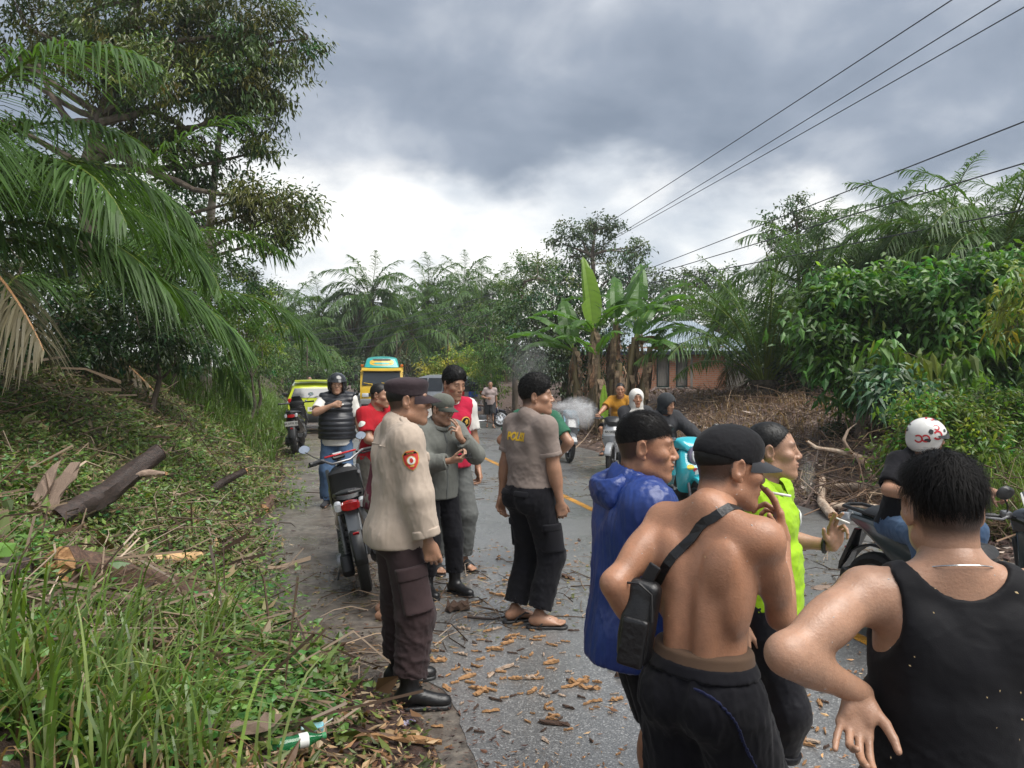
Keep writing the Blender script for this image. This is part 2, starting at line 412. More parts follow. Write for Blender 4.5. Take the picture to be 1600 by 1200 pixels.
def paint_material():
    m = bpy.data.materials.new('yellow_road_paint'); m.use_nodes = True; nt, N, L = nodes_of(m); p = N['Principled BSDF']; out = N['Material Output']
    g = N.new('ShaderNodeNewGeometry'); pos = g.outputs['Position']
    nf = tex_noise(N, L, pos, 45, 5, 0.7); n = tex_noise(N, L, pos, 3.0, 5, 0.6)
    c = ramp_(N, L, nf, [(0.35, (0.30, 0.14, 0.03)), (0.5, (0.62, 0.29, 0.03)), (0.7, (0.72, 0.37, 0.06))])
    L.new(c, p.inputs['Base Color']); p.inputs['Roughness'].default_value = 0.3
    tr = N.new('ShaderNodeBsdfTransparent'); ms = N.new('ShaderNodeMixShader')
    worn = N.new('ShaderNodeMapRange'); worn.inputs['From Min'].default_value = 0.50; worn.inputs['From Max'].default_value = 0.58
    L.new(shader_math(N, L, 'ADD', shader_math(N, L, 'MULTIPLY', nf, 0.6), shader_math(N, L, 'MULTIPLY', n, 0.45)), worn.inputs['Value'])
    L.new(shader_math(N, L, 'MULTIPLY', worn.outputs[0], 0.55), ms.inputs[0]); L.new(p.outputs[0], ms.inputs[1]); L.new(tr.outputs[0], ms.inputs[2]); L.new(ms.outputs[0], out.inputs[0])
    return m
def build_ground():
    us = np.concatenate([-np.geomspace(400, 9, 26), np.arange(-8.6, -0.9, 0.16), np.arange(-0.8, 1.1, 0.06), np.linspace(1.3, 6.6, 8), np.arange(6.66, 6.9, 0.04), np.arange(6.95, 16, 0.22), np.geomspace(16.5, 400, 26)])
    ys = np.concatenate([[-60, -30, -12, -4], np.arange(0, 30, 0.22), np.geomspace(30.5, 1500, 46)])
    V, F = grid_sheet(us, ys, height)
    # far land level
    o = link('ground', mesh_np('ground', V, F), ground_material()); tag(o, kind='structure')
    us = np.linspace(U_EDGE_L, U_EDGE_R, 9); ys = np.concatenate([[-30, -8], np.arange(0, 14, 0.11), np.arange(14, 60, 1.0), [80]])
    rr = np.random.RandomState(4)
    V, F = grid_sheet(us, ys, lambda X, Y: np.full(X.shape, 0.004))
    e = np.abs(V[:, 0]+RS*V[:, 1]-U_EDGE_L) < 1e-6
    V[e, 0] += 0.05*np.sin(V[e, 1]*2.3)+0.035*np.sin(V[e, 1]*6.1+1)+rr.uniform(-0.03, 0.03, e.sum())
    o = link('road', mesh_np('road', V, F), road_material()); tag(o, kind='structure')
    V, F = grid_sheet(np.linspace(U_SH-0.15, U_EDGE_L+0.12, 5), ys, lambda X, Y: np.full(X.shape, 0.0))
    o = link('road_shoulder', mesh_np('road_shoulder', V, F), shoulder_material()); tag(o, kind='structure')
    ys2 = np.arange(-2, 48, 0.5)
    V, F = grid_sheet(np.array([U_LINE-0.055, U_LINE+0.055]), ys2, lambda X, Y: np.full(X.shape, 0.008))
    V[:, 0] += 0.012*np.sin(V[:, 1]*1.3)
    o = link('road_centre_line', mesh_np('road_centre_line', V, F), paint_material()); tag(o, kind='structure')
build_ground()
_DS = 1.5*1.006**np.arange(620)
def on_ground(px, py, dmax=60):
    """the ground point seen at a pixel of the photograph"""
    X = (px-800)/FPX*_DS; Z = CAM_H-(py-587)/FPX*_DS; H = np.maximum(height(X, _DS), np.where((X+RS*_DS > -0.7) & (X+RS*_DS < U_EDGE_R), 0.0, -9))
    k = np.argmax(Z <= H) if (Z <= H).any() else len(_DS)-1; d = min(_DS[k], dmax); x = (px-800)/FPX*d
    return Vector((x, d, ground_z(x, d)))
# ------------------------------------------------------------------ vegetation
RNG = np.random.RandomState(11)
def leaf_arrays(P, D, Lg, Wd, rng, droop=0.25, simple=False, fold=0.25):
    """P base points, D directions, lengths, widths -> V, F of folded pointed leaves"""
    n = len(P); D = unit(D)
    up = np.tile(np.array([[0, 0, 1.0]]), (n, 1))+rng.normal(0, 0.35, (n, 3))
    Sd = unit(np.cross(D, up)); Nn = unit(np.cross(Sd, D))
    Lg = Lg[:, None]; Wd = Wd[:, None]
    mid = P+D*Lg*0.5
    tip = P+D*Lg-np.array([0, 0, 1.0])*Lg*droop
    if simple:
        V = np.stack([P, mid-Sd*Wd*0.5, tip, mid+Sd*Wd*0.5], 1)
        b = np.arange(n)[:, None]*4
        F = np.concatenate([b+[0, 1, 2], b+[0, 2, 3]])
        return V.reshape(-1, 3), F, 4
    a = mid-D*Lg*0.08-Nn*Wd*fold
    V = np.stack([P, a-Sd*Wd*0.5, mid, a+Sd*Wd*0.5, tip], 1)
    b = np.arange(n)[:, None]*5
    F = np.concatenate([b+[0, 1, 2], b+[0, 2, 3], b+[1, 4, 2], b+[2, 4, 3]])
    return V.reshape(-1, 3), F, 5
def tint_arr(n, rng, base=1.0, spread=0.35, hue=0.25):
    b = base*np.exp(rng.normal(0, spread, n)); h = rng.normal(0, hue, n)
    return np.stack([b*np.clip(1+h, 0.4, 2.2), b, b*np.clip(1-h*0.6, 0.5, 1.6)], 1)
def crown_arrays(clusters, size, aspect=0.38, per=26, density=1.0, rng=RNG, droop=0.3, simple=False, outward=0.8, surf=0.55, hang=0.2, hue=0.22, spread=0.28, spray=0.18):
    """clusters: (centre, radii, number of sprays)"""
    Vs, Fs, Cs, off = [], [], [], 0
    for (c, r, n) in clusters:
        n = max(3, int(n*density)); c = np.array(c); r = np.array(r)
        d = unit(rng.normal(0, 1, (n, 3))); rad = surf+(1-surf)*rng.rand(n, 1)**0.5
        rad = np.where(rng.rand(n, 1) < 0.22, rng.rand(n, 1)*surf, rad)*(1+0.18*rng.normal(0, 1, (n, 1)))
        sp = c+d*rad*r
        m = n*per
        P = np.repeat(sp, per, 0)+rng.normal(0, 1, (m, 3))*size*np.array([1, 1, 0.7])*(spray/0.18)*0.95
        D = np.repeat(d, per, 0)*outward+rng.normal(0, 0.75, (m, 3)); D[:, 2] -= hang
        Lg = size*rng.uniform(0.65, 1.25, m); Wd = Lg*aspect*rng.uniform(0.8, 1.2, m)
        V, F, k = leaf_arrays(P, D, Lg, Wd, rng, droop, simple)
        tc = np.repeat(tint_arr(n, rng, 1.0, spread, hue), per, 0)*np.exp(rng.normal(0, 0.16, (m, 1)))
        Vs.append(V); Fs.append(F+off); Cs.append(np.repeat(tc, k, 0)); off += len(V)
    return np.concatenate(Vs), np.concatenate(Fs), np.concatenate(Cs)
BARK = pmat('bark', (0.16, 0.125, 0.095), (0.055, 0.042, 0.032), scale=7, rough=0.85, bump=0.8, bscale=22, stretch=(1, 1, 0.3))
BARK_PALE = pmat('bark_pale', (0.36, 0.32, 0.26), (0.17, 0.135, 0.10), scale=6, rough=0.75, bump=0.5, bscale=20, stretch=(1, 1, 1.6))
def wavy(a, b, n, amp, rng):
    a, b = Vector(a), Vector(b); pts = []
    o1 = Vector(rng.normal(0, amp, 3)); o2 = Vector(rng.normal(0, amp, 3))
    for i in range(n+1):
        t = i/n; pts.append(a.lerp(b, t)+o1*math.sin(PI*t)+o2*math.sin(2*PI*t)*0.5)
    return pts
def tree(name, label, base, clusters, mat, size, trunk=None, rad=0.16, group=None, bark=None, leafname='crown', limbs=True, **kw):
    root = empty(name, base); tag(root, label, 'tree' if 'tree' in name else ('plant' if 'plant' in name else 'shrub'), group)
    b = np.array(base); cl = [(np.array(c)-b, r, n) for (c, r, n) in clusters]
    V, F, C = crown_arrays(cl, size, **kw)
    o = link(leafname, mesh_np(leafname, V, F, C, smooth=False), mat, root); o['kind'] = 'stuff'
    rng = np.random.RandomState(len(V) % 1000)
    if trunk is not None:
        t = MB(); pts = [Vector(p)-Vector(base) for p in trunk]; m = len(pts)
        t.tube(pts, [rad*(1-0.65*i/(m-1)) for i in range(m)], 10)
        t.build('trunk', bark or BARK, root, smooth=True)
        if limbs:
            for (c, r, n) in cl:
                k = min(range(m), key=lambda i: (pts[i]-Vector(c)).length+(0.8 if pts[i].z > c[2] else 0)+i*0.01)
                L = MB(); L.tube(wavy(pts[k], Vector(c), 7, 0.10*(Vector(c)-pts[k]).length*0.6, rng), [rad*0.42*(1-0.8*i/7) for i in range(8)], 6)
                for j in range(5):
                    e = Vector(c)+Vector(rng.uniform(-0.8, 0.8, 3)*np.array(r)); L.tube(wavy(Vector(c), e, 4, 0.06, rng), [rad*0.1, rad*0.09, rad*0.07, rad*0.05, 0.004], 4)
                L.build('branch', bark or BARK, root, smooth=True)
    return root
def cl_px(lst, d0, dz=0.0):
    """clusters from (px, py, rx, ry, depth offset, sprays): centre and radii in metres"""
    out = []
    for (px, py, rx, ry, dd, n) in lst:
        d = d0+dd; out.append((at(px, py, d), (rx*d/FPX, max(rx, ry)*d/FPX*0.9, ry*d/FPX), n))
    return out
LEAF_DURIAN = leafmat('durian_leaf', (0.056, 0.076, 0.016), 0.25, 0.36)
LEAF_DARK = leafmat('dark_leaf', (0.026, 0.052, 0.016), 0.28, 0.33)
LEAF_MID = leafmat('mid_leaf', (0.050, 0.095, 0.020), 0.35, 0.38)
LEAF_BRIGHT = leafmat('bright_leaf', (0.085, 0.145, 0.022), 0.4, 0.42)
LEAF_YELLOW = leafmat('yellow_green_leaf', (0.17, 0.20, 0.028), 0.4, 0.45)
LEAF_FAR = leafmat('far_leaf', (0.042, 0.072, 0.026), 0.3, 0.5)
LEAF_COCOA = leafmat('cocoa_leaf', (0.055, 0.125, 0.022), 0.35, 0.4)
LEAF_DRY = leafmat('dry_leaf', (0.17, 0.115, 0.06), 0.2, 0.65)

# -- the durian tree over the left bank
def durian():
    d = 17.0
    L = [(40, 40, 75, 60, 0, 26), (130, 25, 80, 60, 1, 34), (215, 40, 85, 75, -0.5, 44), (300, 30, 85, 70, 0.5, 44), (385, 40, 80, 70, 0, 40),
         (440, 85, 45, 55, 0.4, 18), (165, 110, 70, 55, 0, 30), (255, 125, 80, 60, -0.7, 40), (345, 120, 75, 60, 0, 36), (415, 140, 55, 40, 0.3, 18),
         (200, 200, 55, 40, 0.5, 18), (270, 215, 60, 45, 0, 26), (355, 165, 50, 35, 0.8, 18), (395, 205, 45, 28, 0, 14), (300, 255, 50, 40, 0.6, 20),
         (400, 310, 55, 30, 0, 20), (455, 330, 58, 32, 0.4, 24), (420, 375, 42, 30, 0, 14), (370, 340, 45, 30, 0.6, 14), (410, 235, 22, 20, 0.2, 5), (480, 60, 22, 30, 0.5, 4),
         (90, 70, 60, 50, 2, 18), (20, 110, 60, 60, 1, 16), (330, 70, 80, 60, 1.5, 30), (-80, 60, 80, 80, 0.5, 30), (-60, 170, 60, 60, 0.5, 14), (200, -90, 120, 70, 0, 40), (360, -80, 100, 60, 0, 34), (40, -80, 110, 70, 0, 34)]
    base = at(130, 587, d); base.z = ground_z(base.x, base.y)-0.05
    tp = [base, at(140, 420, d), at(135, 260, d), at(160, 180, d), at(190, 90, d), at(215, 0, d)]
    r = tree('durian_tree', 'tall broad leaf tree with a huge dark crown leaning over the left bank', base, cl_px(L, d), LEAF_DURIAN, 0.14, tp, 0.22,
             per=62, aspect=0.38, droop=0.4, hang=0.4, hue=0.3, spread=0.36, outward=0.7, surf=0.5, spray=0.24)
    for (a, b, c, e) in [((150, 195), (110, 188), (80, 150), (60, 100)), ((160, 190), (230, 170), (290, 200), (360, 175)), ((150, 230), (230, 260), (300, 295), (390, 312))]:
        m = MB(); q = [Vector(at(*p, d-0.2))-Vector(base) for p in (a, b, c, e)]
        pts = []
        for i in range(3): pts += [q[i].lerp(q[i+1], t/3)+Vector(RNG.normal(0, 0.03, 3)) for t in range(3)]
        pts.append(q[3]); m.tube(pts, [0.10-0.007*i for i in range(10)], 8); m.build('limb', BARK, r, smooth=True)
durian()
def thin_tree():
    d = 18.5
    base = at(322, 600, d); base.z = ground_z(base.x, base.y)-0.05
    tp = [base, at(322, 500, d), at(325, 400, d), at(331, 320, d), at(338, 250, d), at(345, 195, d), at(348, 120, d)]
    tree('slim_tree', 'slim straight tree with bare pale trunk rising beside the durian crown', base, cl_px([(360, 110, 45, 45, 0.2, 24), (320, 90, 40, 40, 0, 18), (385, 150, 30, 24, 0, 10), (310, 395, 35, 16, 0.4, 6)], d), LEAF_DARK, 0.13, tp, 0.14, per=30, bark=BARK_PALE, limbs=False, hang=0.4)
thin_tree()
# -- shrubs and young trees walling the left bank
def left_wall():
    spec = [
        ('dense dark shrub behind the near palm fronds at left', LEAF_DARK, 0.11, 11.5, [(20, 470, 110, 90, 0, 60), (110, 500, 90, 75, 0.5, 56), (60, 560, 110, 50, 0, 40), (20, 370, 90, 70, 1, 30)]),
        ('glossy dark leaved shrub above the brown cut slope', LEAF_DARK, 0.095, 12.5, [(235, 520, 80, 55, 0, 66), (190, 470, 70, 60, 0.6, 44), (290, 540, 60, 45, 0.2, 40), (160, 550, 70, 35, -0.3, 34)]),
        ('mid green bushy tree under the slim trunk', LEAF_MID, 0.12, 15.5, [(265, 420, 70, 60, 0, 44), (330, 450, 60, 60, 0.5, 40), (300, 500, 70, 50, 0, 40), (230, 370, 60, 40, 1, 24), (330, 400, 40, 30, 1, 14)]),
        ('bright green bush at the right end of the left thicket', LEAF_BRIGHT, 0.10, 19.0, [(390, 480, 42, 42, 0, 46), (375, 540, 48, 40, -0.6, 46), (410, 520, 32, 50, 0.5, 34), (355, 470, 40, 45, 0, 30)]),
        ('dark leafy sapling topping the left thicket against the sky', LEAF_DARK, 0.12, 20.5, [(365, 420, 30, 26, 0, 18), (415, 455, 22, 18, 1, 9), (395, 440, 30, 20, 0.6, 14), (430, 470, 16, 40, 3, 10)]),
        ('low grey green bush at the foot of the thicket by the grass verge', LEAF_MID, 0.09, 21.0, [(400, 575, 42, 26, 0, 38), (365, 575, 40, 24, -1, 30), (430, 560, 24, 38, 3, 22)]),
        ('tall dark thicket seen between the palm fronds', LEAF_DARK, 0.17, 22.0, [(150, 350, 110, 80, 0, 90), (240, 330, 80, 70, 0, 60), (60, 280, 100, 80, 0, 70), (300, 350, 50, 60, 0, 40), (100, 430, 130, 90, 0, 110), (250, 450, 110, 90, 0, 100), (10, 400, 90, 90, 0, 70), (190, 530, 160, 50, 0, 80)]),
    ]
    for (lab, m, s, d, L) in spec:
        c = L[0]; b = at(c[0], 587, d); b.z = ground_z(b.x, b.y)-0.03
        tree('bush', lab, b, cl_px(L, d), m, s, [b, b+Vector((0.1, 0.1, 0.6)), b+Vector((0.05, 0, 1.3))], 0.06, per=30, aspect=0.45, group='bushes of the left thicket', hang=0.3)
left_wall()

# -- palms
def frond_mesh(name, L, elev, bend, nl, ll, lw, rng, droop=0.55, sag=1.0, tint=(1, 1, 1), ragged=0.0, both=True, r0=0.035, plane=0.35):
    """a pinnate frond leaving the origin along +X at elevation elev (rad), bending down by bend (rad)"""
    n = 24; pts = [np.zeros(3)]; tang = []
    for i in range(n):
        s = (i+0.5)/n; a = elev-bend*s**1.4; t = np.array([math.cos(a), 0, math.sin(a)]); tang.append(t); pts.append(pts[-1]+t*L/n)
    tang.append(tang[-1]); pts = np.array(pts); tang = np.array(tang)
    pts[:, 1] += 0.05*L*np.sin(np.linspace(0, 2.5, n+1))*rng.uniform(-1, 1)
    V, F4, C = [], [], []
    # rachis: triangular section
    for i in range(n+1):
        w = r0*(1-0.9*i/n)+0.003; t = tang[i]; s_ = np.array([0, 1.0, 0]); u_ = np.cross(t, s_)
        for q in (s_*w, u_*w*-0.8, -s_*w, u_*w*0.6): V.append(pts[i]+q); C.append((2.6, 1.7, 1.2))
    for i in range(n):
        for k in range(4): F4.append((i*4+k, i*4+(k+1) % 4, (i+1)*4+(k+1) % 4, (i+1)*4+k))
    base = len(V)
    ss = np.linspace(0.16, 0.995, nl)
    for s in ss:
        f = s*n; i = min(int(f), n-1); p = pts[i]+(pts[i+1]-pts[i])*(f-i); t = tang[i]
        ln = ll*(math.sin(PI*min(1, (0.12+0.9*(s-0.1)/0.9)))**0.6*0.75+0.25)*(1 if s < 0.9 else 1-(s-0.9)*4)
        for sd in (-1, 1):
            if rng.rand() < ragged: continue
            fw = 0.45+0.5*s+rng.normal(0, 0.12); out = np.array([0, sd, 0])
            vt = rng.normal(0.12, plane); nrm = np.cross(t, np.array([0, 1.0, 0])); nrm = -nrm if nrm[2] < 0 else nrm
            d = unit(out*math.cos(fw)+t*math.sin(fw)+nrm*vt*0.6); l = ln*rng.uniform(0.85, 1.12); w = lw*rng.uniform(0.85, 1.1)
            q = p.copy(); wdir = unit(np.cross(d, np.array([0, 0, 1.0]))+1e-4)
            b = len(V); tt = np.array(tint)*math.exp(rng.normal(0, 0.16))
            for k, (fr, wd) in enumerate(((0, 0.5), (0.3, 1), (0.62, 0.8), (1.0, 0.12))):
                dz = droop*sag*l*fr**2.0
                c = p+d*l*fr-np.array([0, 0, dz])
                V += [c-wdir*w*wd*0.5, c+wdir*w*wd*0.5]; C += [tt, tt]
            for k in range(3): F4.append((b+2*k, b+2*k+1, b+2*k+3, b+2*k+2))
    return mesh_np(name, np.array(V), np.array(F4), np.array(C), smooth=False)
PALM_LEAF = leafmat('palm_leaflet', (0.046, 0.090, 0.022), 0.35, 0.46, 0.28)
PALM_DRY = leafmat('palm_leaflet_dry', (0.15, 0.125, 0.085), 0.15, 0.5, 0.4)
PALM_TRUNK = pmat('palm_trunk', (0.13, 0.10, 0.075), (0.035, 0.028, 0.02), scale=9, rough=0.9, bump=1.0, bscale=14)
def frond_set(rng, L, ll, lw, nl):
    S_ = []
    for (e, b) in ((82, 72), (68, 98), (52, 108), (35, 105), (18, 92), (0, 70), (-25, 50)):
        for k in range(2):
            S_.append((e, frond_mesh('frond', L*rng.uniform(0.92, 1.06), math.radians(e+rng.uniform(-4, 4)), math.radians(b+rng.uniform(-8, 12)), nl, ll, lw, rng)))
    return S_
def palm(label, base, crown_z, L, fset, dset, n, rng, trunk_r=0.22, group='oil palms of the far plantation', dead=4, name='oil_palm', lo=-0.45, keep=None):
    root = empty(name, base); tag(root, label, 'palm tree', group)
    H = crown_z-base[2]
    t = MB(); k = max(4, int(H/0.35))
    pts = [Vector((0, 0, H*i/k)) for i in range(k+1)]
    t.tube(pts, [trunk_r*(1.25-0.25*i/k)*(1+0.12*((i % 2)*2-1)) for i in range(k+1)], 9)
    for i in range(int(H*9)):                               # old frond bases on the trunk
        a = i*2.4; z = H-0.1-i*0.11
        if z < 0.1: break
        c = Vector((math.cos(a), math.sin(a), 0)); p = c*trunk_r*0.9+Vector((0, 0, z)); t.tube([p, p+c*0.16+Vector((0, 0, 0.17))], [0.05, 0.025], 5)
    t.build('trunk', PALM_TRUNK, root, smooth=False)
    for i in range(n):
        f = i/n; a = i*2.39996+rng.uniform(-0.2, 0.2)
        e = 85-math.degrees(1.0)*1.9*f**1.1*1.0
        e = 84-(84-math.degrees(lo))*f
        k = min(range(len(fset)), key=lambda j: abs(fset[j][0]-e)+rng.uniform(0, 6))
        me = fset[k][1]
        if keep is not None and not keep(a, e): continue
        o = link('frond', me, PALM_LEAF, root); o.location = (0.1*math.cos(a), 0.1*math.sin(a), H-0.25*f); o.rotation_euler = (rng.uniform(-0.15, 0.15), 0, a); s = rng.uniform(0.9, 1.1); o.scale = (s, s, s)
    for i in range(dead):
        me = dset[i % len(dset)]; a = rng.uniform(0, 6.28)
        o = link('dead_frond', me, PALM_DRY, root); o['label'] = 'dried hanging frond'; o.location = (0.12*math.cos(a), 0.12*math.sin(a), H-0.35); o.rotation_euler = (0, 0, a)
    return root
def palms():
    rng = np.random.RandomState(5)
    far = frond_set(rng, 4.7, 1.0, 0.10, 40)
    fdead = [frond_mesh('dead_frond', 3.6, math.radians(-35), math.radians(50), 34, 0.7, 0.05, rng, droop=0.9, tint=(1, 0.95, 0.9), ragged=0.3) for _ in range(3)]
    spots = [('tall oil palm standing clear above the yellow truck', 578, 468, 60, 34), ('oil palm right of the tallest palm, crown against the pale sky', 668, 470, 66, 30), ('spiky topped oil palm between two rounder crowns', 722, 452, 74, 26),
             ('short oil palm with crown half hidden left of the truck', 500, 495, 62, 28), ('low oil palm nearest the left thicket', 452, 500, 68, 24), ('oil palm behind the silver car roof', 640, 520, 56, 28), ('leaning crowned oil palm beside the climbing vines', 752, 480, 62, 26),
             ('oil palm deep in the shade behind the truck', 545, 530, 72, 26), ('small oil palm left of the truck bed', 470, 540, 55, 24), ('oil palm filling the gap above the bright shrub', 700, 525, 70, 26), ('oil palm at the right end of the plantation row', 792, 470, 76, 26), ('farthest oil palm crown low on the skyline', 610, 505, 84, 24), ('oil palm low behind the motorbike walker', 770, 540, 62, 22)]
    for (lab, px, py, d, n) in spots:
        c = at(px, py, d); zb = 0.9
        palm(lab, (c.x, c.y, zb), c.z, 4.6, far, fdead, n, rng, 0.3, dead=5)
    # right hand palms
    mid = frond_set(rng, 4.3, 0.85, 0.045, 62)
    for (lab, px, py, d, n) in [('oil palm behind the rubber tree, fronds crossing the wires', 1275, 465, 27, 34), ('oil palm with pale shaggy crown above the big leafed thicket', 1365, 450, 25, 36), ('oil palm whose crown tops the thicket in the middle right', 1470, 435, 23, 36), ('tallest right hand oil palm with arching fronds at the frame edge', 1560, 415, 20, 34), ('oil palm at the far right edge behind the yellow leaves', 1660, 440, 22, 30), ('oil palm filling the skyline between the two tallest right hand crowns', 1515, 420, 28, 34), ('oil palm far back over the middle of the thicket', 1415, 430, 31, 34), ('oil palm set back between house and thicket', 1120, 500, 44, 24)]:
        c = at(px, py, d); b = Vector((c.x, c.y, ground_z(c.x, c.y)-0.05))
        palm(lab, b, c.z, 4.3, mid, fdead, n, rng, 0.26, group='oil palms behind the right thicket', dead=2, lo=-0.2)
    # the stemless palm in front of the brick house
    b = at(1195, 628, 22.5); b.z = ground_z(b.x, b.y)-0.05
    low = [(e, frond_mesh('frond', 4.6, math.radians(e), math.radians(bd), 80, 0.72, 0.035, rng, droop=0.5)) for (e, bd) in ((80, 55), (66, 70), (55, 80), (45, 85), (34, 75))]
    palm('short stemless oil palm with dark spread fronds in front of the brick house', b, b.z+0.55, 4.6, low, [frond_mesh('dead_frond', 4.2, math.radians(38), math.radians(88), 70, 0.6, 0.035, rng, droop=0.9, tint=(0.75, 0.7, 0.65))], 28, rng, 0.38, group='oil palms behind the right thicket', dead=1, lo=0.62)
    # near palm at the left edge: its crown is just out of frame
    near = []
    b = at(-120, 587, 8.6); b.z = ground_z(b.x, b.y)-0.05; cz = 3.6
    root = empty('oil_palm', b); tag(root, 'nearest oil palm arching long glossy fronds in from the left edge', 'palm tree')
    t = MB(); t.tube([(0, 0, 0), (0, 0, 0.8), (0, 0, cz-b.z)], [0.42, 0.38, 0.33], 12)
    for i in range(40):
        a = i*2.4; z = cz-b.z-0.05-i*0.05
        if z < 0.1: break
        c = Vector((math.cos(a), math.sin(a), 0)); p = c*0.33+Vector((0, 0, z)); t.tube([p, p+c*0.22+Vector((0, 0, 0.22))], [0.08, 0.04], 5)
    t.build('trunk', PALM_TRUNK, root)
    fr = [(-6, 50, 90, 3.1, 0), (14, 40, 100, 3.3, 0), (-24, 30, 88, 3.5, 0), (4, 18, 80, 3.1, 0), (-50, 34, 92, 3.8, 0), (34, 30, 94, 3.5, 0), (62, 40, 92, 4.2, 0), (-75, 45, 90, 4.0, 0),
          (110, 50, 90, 4.0, 0), (165, 45, 90, 4.0, 0), (220, 50, 90, 4.0, 0), (275, 50, 90, 4.0, 0), (20, 4, 58, 3.9, 0), (-30, -4, 56, 3.0, 1), (-62, 4, 56, 2.6, 1), (-14, 62, 96, 3.9, 0)]
    for (az, e, bd, L, dry) in fr:
        me = frond_mesh('frond', L, math.radians(e), math.radians(bd), 124, 0.82 if not dry else 0.7, 0.027, rng, droop=0.62 if not dry else 0.85, plane=0.28, tint=(1, 1, 1) if not dry else (0.72, 0.75, 0.66))
        o = link('dead_frond' if dry else 'frond', me, PALM_DRY if dry else PALM_LEAF, root)
        if dry: o['label'] = 'withered brown frond drooping low'
        o.location = (0, 0, cz-b.z-(0.25 if e < 30 else 0)); o.rotation_euler = (0, 0, math.radians(az))
    b2 = at(120, 587, 13.5); b2.z = ground_z(b2.x, b2.y)-0.05
    nset = [(e, frond_mesh('frond', 4.6, math.radians(e), math.radians(bd), 84, 0.8, 0.036, rng, droop=0.6)) for (e, bd) in ((80, 80), (60, 100), (45, 105), (30, 95), (12, 80))]
    palm('second oil palm standing in the thicket behind the nearest one', b2, 2.9, 4.6, nset, fdead, 13, rng, 0.32, group=None, dead=2, lo=0.05, keep=lambda a, e: math.cos(a) > -0.5)
palms()

